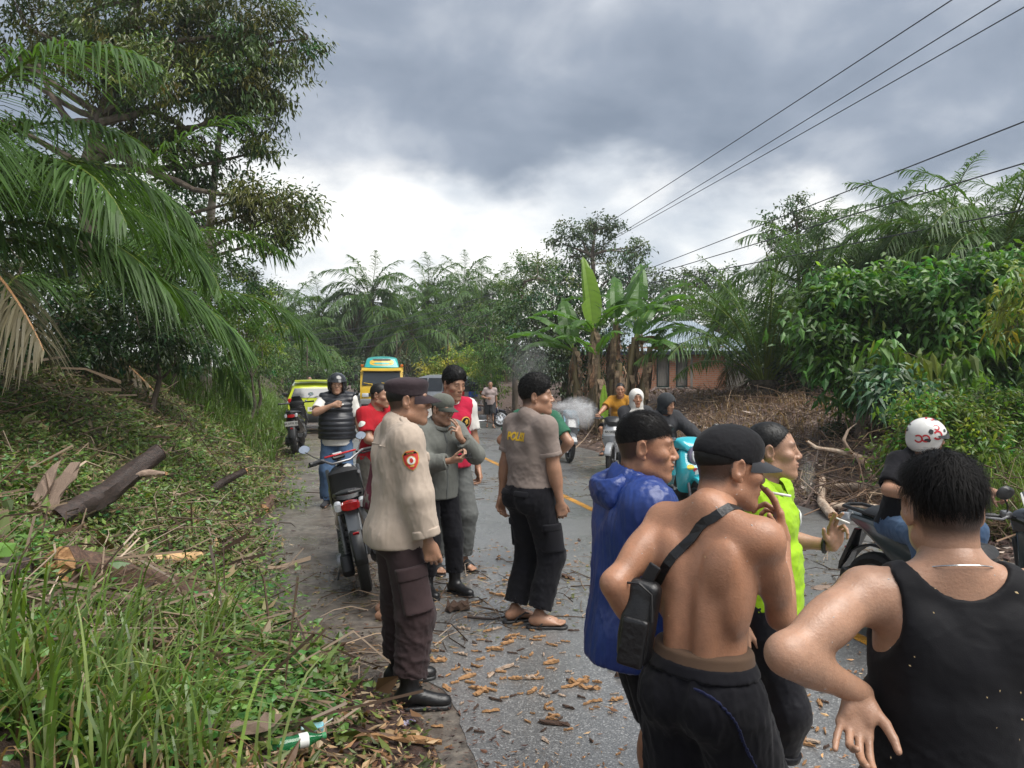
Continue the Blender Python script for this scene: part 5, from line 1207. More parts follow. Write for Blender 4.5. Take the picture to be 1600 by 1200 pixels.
def cap_hat(f, root, mat, kind='ball', vox=0.005, brim_mat=None, band=None):
    h, R = f.h, f.Rh
    if kind == 'ball':
        q = [ell(h(0, -0.012, 0.040), (0.083, 0.106, 0.088), R, 0.02), ell(h(0, 0.02, 0.065), (0.074, 0.08, 0.062), R, 0.02), cut(h(0, -0.02, 0.020), R@nrm(A(0, -0.16, -1))), ell(h(0, -0.012, 0.025), (0.076, 0.099, 0.078), R, 0.004, 's')]
    else:
        q = [econe(h(0, -0.010, 0.010), h(0, -0.014, 0.100), (0.083, 0.106), (0.086, 0.112), R, 0.02, rnd=0.024), ell(h(0, -0.004, 0.085), (0.078, 0.098, 0.034), R, 0.03), cut(h(0, -0.02, 0.022), R@nrm(A(0, -0.24, -1))), ell(h(0, -0.012, 0.022), (0.077, 0.1, 0.080), R, 0.004, 's')]
    c = obj_sdf('cap', hscale(q, f.hs), vox, mat, root, wr=(0.0035, 34, 5, 1.0))
    V, F = [], []; n, m = 15, 6; th = 0.0035
    for side in (1, -1):
        for j in range(m+1):
            for i in range(n):
                a = (i/(n-1)-0.5)*2; t = j/m; x = 0.078*a*(1-0.06*t); ye = 0.098*math.sqrt(max(0, 1-(a*0.93)**2)); out = 0.078*(1-abs(a)**2.6)**0.8
                y = -0.006+ye+out*t; z = 0.034+(-0.020 if kind == 'ball' else -0.030)*t-0.017*a*a*(1+0.3*t)+0.002-(th if side < 0 else 0)+(y-0.08)*-0.05
                V.append(h(x, y, z))
    N1 = (m+1)*n
    for s0, fl in ((0, 1), (N1, -1)):
        for j in range(m):
            for i in range(n-1):
                q4 = (s0+j*n+i, s0+j*n+i+1, s0+(j+1)*n+i+1, s0+(j+1)*n+i); F.append(q4[::fl])
    for i in range(n-1): F.append((m*n+i, m*n+i+1, N1+m*n+i+1, N1+m*n+i))
    b = MB(); b.add(V, F); b.build('brim', brim_mat or mat, c, smooth=True)
    if kind == 'ball':
        k = MB(); k.lathe([(0, 0.006), (0.006, 0.004), (0.008, 0)], h(0, -0.008, 0.1275), 'Z', 10); k.build('button', mat, c, smooth=True)
    return c
def helmet(f, root, mat, vox=0.006, visor=None, trim=None, open_face=True):
    h, R = f.h, f.Rh
    q = [ell(h(0, -0.012, 0.025), (0.122, 0.140, 0.128), R, 0.03), ell(h(0, -0.02, -0.045), (0.112, 0.118, 0.085), R, 0.04), cut(h(0, 0, -0.105), R@A(0, 0.15, -1)),
         ell(h(0, -0.012, 0.0), (0.092, 0.112, 0.105), R, 0.01, 's'), cap(h(0, -0.01, -0.03), h(0, -0.01, -0.2), 0.088, 0.09, 0.01, 's'),
         rbox(h(0, 0.14, -0.040), (0.074, 0.12, 0.088), R, 0.03, 0.012, 's')]
    o = obj_sdf('helmet', hscale(q, f.hs), vox, mat, root)
    m = MB()
    V, F = [], []
    for j in range(4):
        for i in range(13):
            a = (i/12-0.5)*2.3; t = j/3; r = 0.138+0.012*t; V.append(h(math.sin(a)*0.128*(1+0.05*t), math.cos(a)*r*1.06-0.012, 0.060-0.035*t*math.cos(a)))
    for j in range(3):
        for i in range(12): F.append((j*13+i, j*13+i+1, (j+1)*13+i+1, (j+1)*13+i))
    m.add(V, F); m.build('visor', visor or mat, o, smooth=True)
    return o
TEXTS = {}
def text_mesh(body, size, depth=0.0, bold=0.0, sub=0):
    cu = bpy.data.curves.new('lettering', 'FONT'); cu.body = body; cu.size = size; cu.align_x = 'CENTER'; cu.align_y = 'CENTER'; cu.offset = bold; cu.extrude = depth
    t = bpy.data.objects.new('lettering', cu); COL.objects.link(t)
    bpy.context.view_layer.update()
    me = bpy.data.meshes.new_from_object(t.evaluated_get(bpy.context.evaluated_depsgraph_get())); bpy.data.objects.remove(t); bpy.data.curves.remove(cu)
    bm = bmesh.new(); bm.from_mesh(me); bmesh.ops.triangulate(bm, faces=bm.faces[:])
    for _ in range(sub): bmesh.ops.subdivide_edges(bm, edges=bm.edges[:], cuts=1)
    bm.to_mesh(me); bm.free(); return me
def wrap_on(me, target, centre, right, up, off=0.003, flip=1):
    """lay a flat mesh (its x,y) on target's surface, thrown along the inward normal"""
    tm = target.data; bvh = BVHTree.FromPolygons([v.co for v in tm.vertices], [p.vertices[:] for p in tm.polygons])
    r, u_ = Vector(right).normalized(), Vector(up).normalized(); nn = r.cross(u_).normalized()*flip; c = Vector(centre)
    for v in me.vertices:
        p = c+r*v.co.x+u_*v.co.y+nn*0.25; hit = bvh.ray_cast(p, -nn, 0.6)
        v.co = (hit[0]+nn*off) if hit[0] is not None else (c+r*v.co.x+u_*v.co.y)
    me.update(); return me
def disc_mesh(rx, ry, n=20, rings=4, pts=None):
    V = [(0, 0, 0)]; F = []
    P = pts or [(math.cos(2*PI*i/n), math.sin(2*PI*i/n)) for i in range(n)]; n = len(P)
    for k in range(1, rings+1):
        for (a, b) in P: V.append((a*rx*k/rings, b*ry*k/rings, 0))
    for i in range(n): F.append((0, 1+i, 1+(i+1) % n))
    for k in range(rings-1):
        for i in range(n): F.append((1+k*n+i, 1+k*n+(i+1) % n, 1+(k+1)*n+(i+1) % n, 1+(k+1)*n+i)[::-1])
    me = bpy.data.meshes.new('emblem'); me.from_pydata(V, [], F); return me
def cigarette(p, d, root, name='cigarette', label=None, L=0.075):
    m = MB(); p = Vector(p); d = Vector(d).normalized(); m.tube([p, p+d*L], 0.0039, 8)
    o = m.build(name, pmat('cigarette_paper', (0.8, 0.78, 0.74), rough=0.7), root, smooth=True)
    if label: tag(o, label, 'cigarette')
    return o
def person(label, loc, az, height, group=None):
    root = empty('person', loc, -math.radians(az)); s = height/1.70; root.scale = (s, s, s); tag(root, label, 'person', group); return root
# ------------------------------------------------------------------ the figures nearest the camera
SK1 = skin_mat('skin_tan', (0.35, 0.195, 0.125)); SK2 = skin_mat('skin_brown', (0.37, 0.188, 0.112)); SK3 = skin_mat('skin_light', (0.37, 0.215, 0.142))
BLACK_CLOTH = cloth('black_cloth', (0.006, 0.006, 0.009), (0.004, 0.004, 0.006))
DARK_TROUSER = cloth('dark_brown_twill', (0.048, 0.030, 0.031), (0.030, 0.019, 0.020))
LEATHER = pmat('black_leather', (0.008, 0.008, 0.009), (0.005, 0.005, 0.006), scale=20, rough=0.4, bump=0.12, bscale=120)
RUBBER = pmat('black_rubber', (0.018, 0.018, 0.019), scale=14, rough=0.5)
PHONE = pmat('phone_black', (0.01, 0.01, 0.012), rough=0.15)
def gpos(px, d, dz=0.0):
    x = (px-800)/FPX*d; return Vector((x, d, ground_z(x, d)+dz))

def policeman():
    r = person('policeman in long sleeved beige shirt, dark brown cap and cargo trousers, nearest on the left', gpos(620, 4.28), 66, 1.775)
    f = Fig(dict(head_yaw=13, head_pitch=-2, fat=1.02, chest_yaw=2, lean=3, legR=dict(a=(0.155, 0.02, 0.085), yaw=16), legL=dict(a=(-0.19, 0.06, 0.085), yaw=2),
                 armR=dict(w=(0.245, 0.115, 0.80), pole=(0.6, -1, 0), d=(0.02, 0.25, -1), n=(-1, 0.3, 0), pose='loose'), armL=dict(w=(-0.22, 0.14, 0.82), n=(1, 0, 0)), neck_fwd=0.006))
    make_body(f, r, SK1, 0.011, 0.0038, bare_arms=(0, 0), legs='c', feet=False, stub=0.9)
    SH = cloth('beige_uniform', (0.43, 0.355, 0.290), (0.38, 0.31, 0.25))
    sp = shirt_prims(f, 0.020, 0.83, 0.93, flare=0.024, open_neck=0.064, loose=0.016)
    sh = obj_sdf('shirt', sp, 0.0085, SH, r, wr=(0.017, 15, 4, 0.22, None, 0.83))
    tp = trouser_prims(f, 0.012, 0.17, (0.100, 0.100, 0.090), 1.0)
    tr = obj_sdf('trousers', tp, 0.009, DARK_TROUSER, r, wr=(0.026, 14, 9, 1.2, lambda V: 0.35+0.65*np.clip((0.62-V[:, 2])/0.25, 0, 1)))
    for sd, sx in (('R', 1), ('L', -1)):
        H, K = f.hip[sd], f.kn[sd]; c = H+(K-H)*0.66; c = c+A(sx*0.09, 0, 0); R = frame_z(nrm(H-K))
        R = np.stack([nrm(A(1, 0, 0)-R[:, 2]*R[0, 2]), np.cross(R[:, 2], nrm(A(1, 0, 0)-R[:, 2]*R[0, 2])), R[:, 2]], 1)
        p = patch(f, tr, 'cargo_pocket', tp, 0.007, DARK_TROUSER, c, (0.07, 0.078, 0.105), R, 0.020, wr=(0.004, 25, 3, 1))
        patch(f, tr, 'pocket_flap', tp, 0.007, DARK_TROUSER, c+R@A(0, 0, 0.10), (0.07, 0.083, 0.034), R, 0.026)
    shoes(f, r, LEATHER, 'boot', RUBBER, 0.0055)
    # boots: laces
    for sd in 'RL':
        R = f.ft[sd]; b = f.an[sd]; m = MB()
        for i in range(5):
            y, z = 0.055-0.014*i+0.02, 0.098+0.016*i; m.tube([b+R@A(-0.022, y-0.01, z-0.085-0.004), b+R@A(0, y+0.012, z-0.085), b+R@A(0.022, y-0.01, z-0.085-0.004)], 0.003, 5)
        m.build('laces', RUBBER, r)
    CAPM = cloth('dark_brown_cap', (0.040, 0.028, 0.032), (0.028, 0.02, 0.023))
    cap_hat(f, r, CAPM, 'patrol', 0.0048)
    add_hair(f, r, 'crop', 0.005, n=900, L=0.012, top=0.0, seed=4)
    # collar, shoulder strap, pocket, cuff, patch
    m = MB(); V = []; F = []
    for j in range(3):
        for i in range(25):
            q = 2*PI*i/24+PI/2; t = (0.0, 1.0, 0.55)[j]; rr = (0.064, 0.069, 0.088)[j]; zz = (1.432, 1.483, 1.437)[j]; zz -= 0.028*math.sin(q); V.append(f.c(rr*1.02*math.cos(q), 0.002+rr*math.sin(q), zz))
    for j in range(2):
        for i in range(24): F.append((j*25+i, j*25+i+1, (j+1)*25+i+1, (j+1)*25+i))
    m.add(V, F); co = m.build('collar', SH, sh, smooth=True); sm = co.modifiers.new('thickness', 'SOLIDIFY'); sm.thickness = 0.004
    for sd, sx in (('R', 1), ('L', -1)):
        c = f.c(sx*0.118, -0.01, 1.445); R = f.Rc@Ry(sx*0.32)
        patch(f, sh, 'shoulder_strap', sp, 0.006, SH, c, (0.058, 0.022, 0.05), R, 0.008)
        b = MB(); b.lathe([(0, 0.004), (0.006, 0.003), (0.007, 0)], f.c(sx*0.082, -0.005, 1.487), 'Z', 10); b.build('button', RUBBER, sh, smooth=True)
    for sx in (1, -1): patch(f, sh, 'chest_pocket', sp, 0.006, SH, f.c(sx*0.085, 0.13, 1.25), (0.058, 0.06, 0.065), f.Rc, 0.006); patch(f, sh, 'pocket_flap', sp, 0.006, SH, f.c(sx*0.085, 0.13, 1.305), (0.060, 0.06, 0.022), f.Rc, 0.010)
    patch(f, sh, 'yoke_seam', sp, 0.006, SH, f.c(0, -0.13, 1.355), (0.15, 0.06, 0.003), f.Rc, 0.004)
    for sd in 'RL':
        E, Wp = f.el[sd], f.wr[sd]; R = frame_z(nrm(Wp-E)); patch(f, sh, 'cuff', sp, 0.006, SH, E+(Wp-E)*0.80, (0.07, 0.07, 0.03), R, 0.004)
    S0, E = f.sh['R'], f.el['R']; ce = S0+(E-S0)*0.36; up = nrm(S0-E); rt = nrm(np.cross(up, A(1.0, -0.25, 0)))
    shp = [(-1, 0.62), (-0.5, 0.98), (0.5, 0.98), (1, 0.62), (1, 0.1), (0.85, -0.35), (0.45, -0.78), (0, -1), (-0.45, -0.78), (-0.85, -0.35), (-1, 0.1)]
    REDB = pmat('badge_red', (0.55, 0.035, 0.03), rough=0.6); GOLD = pmat('badge_gold', (0.60, 0.36, 0.06), rough=0.5); WHT = pmat('badge_white', (0.75, 0.72, 0.68), rough=0.6)
    def em(rx, ry, mat, off, pts=None, name='badge', dz=0.0, parent=None):
        me = disc_mesh(rx, ry, 24, 4, pts); wrap_on(me, sh, ce+up*dz, rt, up, off); return link(name, me, mat, parent or sh)
    bd = em(0.041, 0.052, GOLD, 0.005, shp); em(0.037, 0.048, REDB, 0.007, shp, 'badge_field', 0, sh); em(0.024, 0.024, GOLD, 0.009, None, 'badge_ring', 0.0); em(0.020, 0.020, WHT, 0.0105, None, 'badge_disc', 0.0); em(0.009, 0.012, REDB, 0.012, None, 'badge_figure', 0.0); em(0.011, 0.0045, GOLD, 0.012, None, 'badge_scroll', -0.028)
    em(0.036, 0.006, BLACK_CLOTH, 0.0085, [(-1, -1), (1, -1), (0.75, 1), (-0.75, 1)], 'badge_title', 0.036)
    me = text_mesh('POLDA', 0.011, bold=0.0002, sub=1); wrap_on(me, sh, ce+up*0.036, rt, up, 0.0105); link('badge_lettering', me, GOLD, sh)
policeman()

def polisi():
    r = person('man in grey brown POLISI t-shirt and black cargo trousers exhaling smoke mid road', gpos(828, 5.55), 54, 1.755)
    f = Fig(dict(fat=1.13, head_yaw=41, head_pitch=-3, lean=1, neck_fwd=0.02, muscle=1.08, cheek=1.12, legR=dict(a=(0.10, 0.0, 0.105), yaw=36), legL=dict(a=(-0.10, -0.06, 0.105), yaw=20), shw=1.04,
                 armR=dict(w=(0.215, 0.10, 0.86), pole=(1, -0.9, 0), d=(-0.15, 0.35, -1), n=(-1, 0.2, 0), pose='relaxed'), armL=dict(w=(-0.27, -0.05, 0.86), pole=(-1, -0.4, 0), n=(1, 0, 0))))
    make_body(f, r, SK1, 0.011, 0.0042, legs='c', stub=0.9)
    TS = cloth('taupe_tshirt', (0.235, 0.190, 0.165), (0.20, 0.16, 0.14))
    sp = shirt_prims(f, 0.010, 0.965, 0.36, flare=-0.012, open_neck=0.066, loose=0.006); sh = obj_sdf('t_shirt', sp, 0.009, TS, r, wr=(0.018, 13, 12, 1.1, lambda V: 0.45+0.8*np.clip((1.2-V[:, 2])/0.2, 0, 1), 0.965))
    collar_ring(f, r, TS, 0.068, 0.007)
    for sd in 'RL':
        S0, E = f.sh[sd], f.el[sd]; R = frame_z(nrm(E-S0)); patch(f, sh, 'sleeve_hem', sp, 0.007, TS, S0+(E-S0)*0.66, (0.09, 0.09, 0.016), R, 0.003)
    tp = trouser_prims(f, 0.014, 0.115, (0.106, 0.088, 0.082), 1.02); tr = obj_sdf('trousers', tp, 0.009, BLACK_CLOTH, r, wr=(0.018, 12, 19, 0.9))
    for sd, sx in (('R', 1), ('L', -1)):
        H, K = f.hip[sd], f.kn[sd]; patch(f, tr, 'cargo_pocket', tp, 0.008, BLACK_CLOTH, H+(K-H)*0.66+A(sx*0.09, 0, 0), (0.07, 0.075, 0.09), I3, 0.016); patch(f, tr, 'pocket_flap', tp, 0.008, BLACK_CLOTH, H+(K-H)*0.46+A(sx*0.09, 0, 0), (0.07, 0.08, 0.025), I3, 0.020)
    patch(f, tr, 'hip_pocket_flap', tp, 0.008, BLACK_CLOTH, f.p(0.085, -0.15, 0.93), (0.06, 0.08, 0.022), f.Rp, 0.008); patch(f, tr, 'hip_pocket_flap', tp, 0.008, BLACK_CLOTH, f.p(-0.085, -0.15, 0.93), (0.06, 0.08, 0.022), f.Rp, 0.008)
    add_hair(f, r, 'curly', 0.005, n=3200, L=0.026, top=0.040, seed=6, fade=0.012)
    shoes(f, r, RUBBER, 'flipflop', vox=0.006)
    me = text_mesh('POLISI', 0.076, bold=0.0035, sub=2)
    for v in me.vertices: v.co.x *= 0.92
    wrap_on(me, sh, f.c(0, -0.14, 1.315), nrm(f.Rc@A(1, 0, 0)), nrm(f.Rc@A(0, 0, 1)), 0.003); link('lettering', me, pmat('yellow_print', (0.75, 0.47, 0.02), rough=0.6), sh)
polisi()

def raincoat():
    r = person('young man with faded haircut in a wet blue hooded raincoat', gpos(992, 2.85), 80, 1.635)
    f = Fig(dict(head_yaw=22, head_pitch=3, lean=0, neck_fwd=0.01, hs=1.06, cheek=0.9, fat=0.95, legR=dict(a=(0.10, 0.0, 0.105)), legL=dict(a=(-0.12, 0.08, 0.105)), armR=dict(w=(0.20, 0.05, 0.83), pole=(0.4, -1, 0)), armL=dict(w=(-0.22, 0.12, 0.84), pole=(-0.4, -1, 0))))
    make_body(f, r, SK2, 0.010, 0.0034, bare_arms=(0, 0), stub=0.9)
    RC = pmat('wet_blue_vinyl', (0.016, 0.042, 0.19), (0.011, 0.028, 0.135), scale=4, rough=0.28, rough2=0.46, bump=0.15, bscale=40, spec=0.45)
    q = shirt_prims(f, 0.028, 0.80, 0.96, flare=0.05, open_neck=0.085, loose=0.03, neckz=1.46)
    b = f.p(0, -0.01, 0.80); q.insert(1, econe(f.c(0, -0.01, 1.3), b, (0.165, 0.135), (0.200, 0.180), I3, 0.06))
    q.append(econe(f.p(0, -0.01, 0.76), f.p(0, -0.01, 0.98), (0.18, 0.16), (0.14, 0.11), I3, 0.01, 's'))
    ro = obj_sdf('raincoat', q, 0.0075, RC, r, wr=(0.020, 14, 31, 0.13, None, 0.74))
    # hood lying on the back
    hq = [ell(f.c(0, -0.105, 1.455), (0.115, 0.075, 0.060), f.Rc@Rx(0.55), 0.03), cap(f.c(-0.085, -0.02, 1.475), f.c(-0.04, 0.075, 1.425), 0.035, 0.022, 0.03), cap(f.c(0.085, -0.02, 1.475), f.c(0.04, 0.075, 1.425), 0.035, 0.022, 0.03), cap(f.c(-0.08, -0.11, 1.40), f.c(0.08, -0.11, 1.40), 0.04, k=0.04), ell(f.c(0, -0.02, 1.53), (0.072, 0.082, 0.09), f.Rc@Rx(0.2), 0.015, 's'), ell(f.c(0, -0.115, 1.51), (0.085, 0.05, 0.05), f.Rc@Rx(0.5), 0.02, 's')]
    obj_sdf('hood', hq, 0.006, RC, ro, wr=(0.010, 22, 8, 1.0))
    patch(f, ro, 'zip_placket', q, 0.007, RC, f.c(0, 0.2, 1.1), (0.016, 0.2, 0.40), f.Rc, 0.004)
    sp = trouser_prims(f, 0.012, 0.50, (0.105, 0.09, 0.100), 1.0); obj_sdf('shorts', sp, 0.009, BLACK_CLOTH, r, wr=(0.008, 14, 3, 0.6))
    add_hair(f, r, 'swept', 0.0038, n=4200, L=0.034, top=0.020, seed=9, fade=0.062, flow=lambda p: np.tile(f.Rh@A(0, 1.0, -0.35), (len(p), 1))+(p-f.h(0, -0.03, 0.09))*3)
    shoes(f, r, RUBBER, 'flipflop', vox=0.007)
raincoat()
def flecks(name, body, n, lo, hi, seed, parent, mat, size=0.004):
    """specks of sawdust and drops stuck to a surface"""
    rng = np.random.RandomState(seed); me = body.data; P = me.polygons; b = MB(); k = 0
    while k < n:
        p = P[rng.randint(len(P))]; c, nn = p.center, p.normal
        if not all(l <= x <= h for l, x, h in zip(lo, c, hi)): n -= 0.002; continue
        R = nn.to_track_quat('Z', 'Y').to_matrix()@Matrix.Rotation(rng.uniform(0, 6), 3, 'Z'); s = size*rng.uniform(0.5, 1.5); b.add([c+R@Vector((x*s, y*s*0.5, z*s*0.5)) for x, y, z in ((-1, 0, 0.1), (0, -1, 0.1), (1, 0, 0.1), (0, 1, 0.1), (0, 0, 0.7))], [(0, 1, 4), (1, 2, 4), (2, 3, 4), (3, 0, 4)]); k += 1
    o = b.build(name, mat, parent); o['kind'] = 'stuff'; return o
FLECK = pmat('sawdust_fleck', (0.62, 0.46, 0.24), rough=0.6); DROP = pmat('water_drop', (0.5, 0.45, 0.42), rough=0.04, spec=0.8)
def shirtless():
    r = person('shirtless man in black baseball cap with a sling bag, hand raised to his mouth', gpos(1098, 2.28), 46, 1.63)
    f = Fig(dict(head_yaw=32, head_pitch=2, lean=6, side=1, muscle=0.98, fat=0.98, shw=0.95, neck_fwd=0.035, legR=dict(a=(0.12, 0.04, 0.105)), legL=dict(a=(-0.12, -0.03, 0.105)),
                 armR=dict(w=(0.115, 0.285, 1.345), pole=(0.12, -0.05, -1.0), d=(-0.12, -0.06, 1), n=(-0.80, -0.6, 0.1), pose='smoke', fwd=0.02), armL=dict(w=(-0.165, -0.07, 1.02), pole=(-0.12, -1, -0.1), d=(0.5, 0.5, -0.75), n=(0.7, -0.2, 0.3), pose='relaxed')))
    ex = [ell(f.c(0.055, -0.078, 1.10), (0.035, 0.03, 0.13), f.Rc, 0.04), ell(f.c(-0.055, -0.078, 1.10), (0.035, 0.03, 0.13), f.Rc, 0.04)]
    bd = make_body(f, r, SK2, 0.0075, 0.0034, bare_top=True, stub=0.9, extra=ex)
    flecks('sawdust_flecks', bd, 26, (-0.3, -0.3, 1.0), (0.3, 0.05, 1.5), 3, r, FLECK); flecks('water_drops', bd, 60, (-0.3, -0.3, 1.25), (0.35, 0.2, 1.52), 5, r, DROP, 0.003)
    cap_hat(f, r, cloth('black_cap', (0.009, 0.009, 0.011), (0.006, 0.006, 0.007)), 'ball', 0.0042, cloth('grey_brim', (0.040, 0.042, 0.047)))
    add_hair(f, r, 'crop', 0.005, n=900, L=0.010, top=0.0, seed=8, fade=0.012)
    m = MB(); m.box(f.h(-0.02, 0.098, 0.072), (0.022, 0.004, 0.022), Matrix((f.Rh@Rx(-0.5)).tolist()), 0.002); m.build('cap_emblem', pmat('badge_white', (0.75, 0.72, 0.68)), r)
    sp = trouser_prims(f, 0.020, 0.50, (0.120, 0.112, 0.135), 1.015); s_ = obj_sdf('shorts', sp, 0.008, BLACK_CLOTH, r, wr=(0.022, 11, 13, 0.4))
    patch(f, s_, 'waistband', sp, 0.007, BLACK_CLOTH, f.p(0, 0, 0.995), (0.3, 0.3, 0.022), f.Rp, 0.006, wr=(0.004, 60, 2, 0.15))
    patch(f, s_, 'side_stripe', sp, 0.006, cloth('navy_piping', (0.02, 0.025, 0.07)), f.p(0.15, -0.06, 0.80), (0.10, 0.003, 0.20), f.Rp@Rx(0.45), 0.004)
    BR = cloth('brown_underwear', (0.10, 0.062, 0.04)); u_ = trouser_prims(f, 0.018, 0.60, (0.09, 0.09, 0.09), 1.046); patch(f, r, 'underwear', u_, 0.007, BR, f.p(0, 0, 1.022), (0.3, 0.3, 0.024), f.Rp, 0.004)
    # sling bag on his back, strap over the right shoulder
    bg = empty('sling_bag', (0, 0, 0)); bg.parent = None; bg.matrix_world = Matrix.LocRotScale(r.location, Euler((0, 0, r.rotation_euler[2])), r.scale)
    tag(bg, 'black leather sling bag strapped across the bare back', 'bag')
    R = f.Rc@Ry(0.10)@Rz(0.35); c0 = f.c(-0.128, -0.165, 1.10)
    obj_sdf('bag_body', [rbox(c0, (0.054, 0.034, 0.130), R, 0.03, 0.01), ell(c0+R@A(0, -0.022, -0.03), (0.050, 0.030, 0.105), R, 0.02)], 0.006, LEATHER, bg, wr=(0.003, 14, 3, 0.6))
    obj_sdf('front_pocket', [rbox(c0+R@A(0.002, -0.046, -0.055), (0.042, 0.012, 0.075), R, 0.012, 0.01)], 0.005, LEATHER, bg, wr=(0.003, 30, 5, 1))
    z = MB(); z.tube([c0+R@A(-0.045, -0.04, 0.115), c0+R@A(-0.005, -0.052, 0.125), c0+R@A(0.035, -0.045, 0.10), c0+R@A(0.05, -0.045, 0.02)], 0.004, 6); z.build('zip', RUBBER, bg, smooth=True)
    bp = f.torso(0.0)+f.neck()
    def strap(pts, wdt, name):
        V, F = [], []; bv, bf = sdf_mesh(bp, 0.012, 1); bvh = BVHTree.FromPolygons(bv.tolist(), bf.tolist()); P = [Vector(p) for p in pts]; n = 26; Q = []
        for i in range(n+1):
            t = i/n*(len(P)-1); k = min(int(t), len(P)-2); p = P[k].lerp(P[k+1], t-k); hit = bvh.find_nearest(p); nn = hit[1]; Q.append((hit[0]+nn*0.006, nn))
        for i, (p, nn) in enumerate(Q):
            t = (Q[min(i+1, n)][0]-Q[max(i-1, 0)][0]).normalized(); sdv = t.cross(nn).normalized()
            w = wdt
            V += [p-sdv*w, p+sdv*w, p+sdv*w-nn*0.005, p-sdv*w-nn*0.005]
        for i in range(n):
            for k in range(4): F.append((i*4+k, i*4+(k+1) % 4, (i+1)*4+(k+1) % 4, (i+1)*4+k))
        m = MB(); m.add(V, F); return m.build(name, LEATHER, bg, smooth=False)
    strap([f.c(-0.13, -0.13, 1.19), f.c(-0.06, -0.13, 1.30), f.c(0.02, -0.10, 1.42), f.c(0.075, -0.03, 1.46), f.c(0.095, 0.05, 1.41), f.c(0.06, 0.12, 1.30), f.c(-0.05, 0.13, 1.15), f.c(-0.15, 0.03, 1.03)], 0.0145, 'strap')
    m = MB(); m.box(c0+R@A(0.01, 0.0, 0.145), (0.04, 0.012, 0.075), Matrix((R@Ry(0.35)).tolist()), 0.005); m.build('strap_anchor', LEATHER, bg)
    # cigarette between his fingers
    i0 = (f.tips and None)
    f.hand_prims('R'); p = f.tips[0]*0.55+f.tips[1]*0.45; mw = Matrix.LocRotScale(r.location, r.rotation_euler, r.scale)
    cigarette(mw@Vector(p+A(0.01, 0.0, -0.012)), mw.to_3x3()@Vector(f.Rh@A(0.25, 1.0, -0.05)), None, label='lit cigarette held by the capped shirtless man')
shirtless()

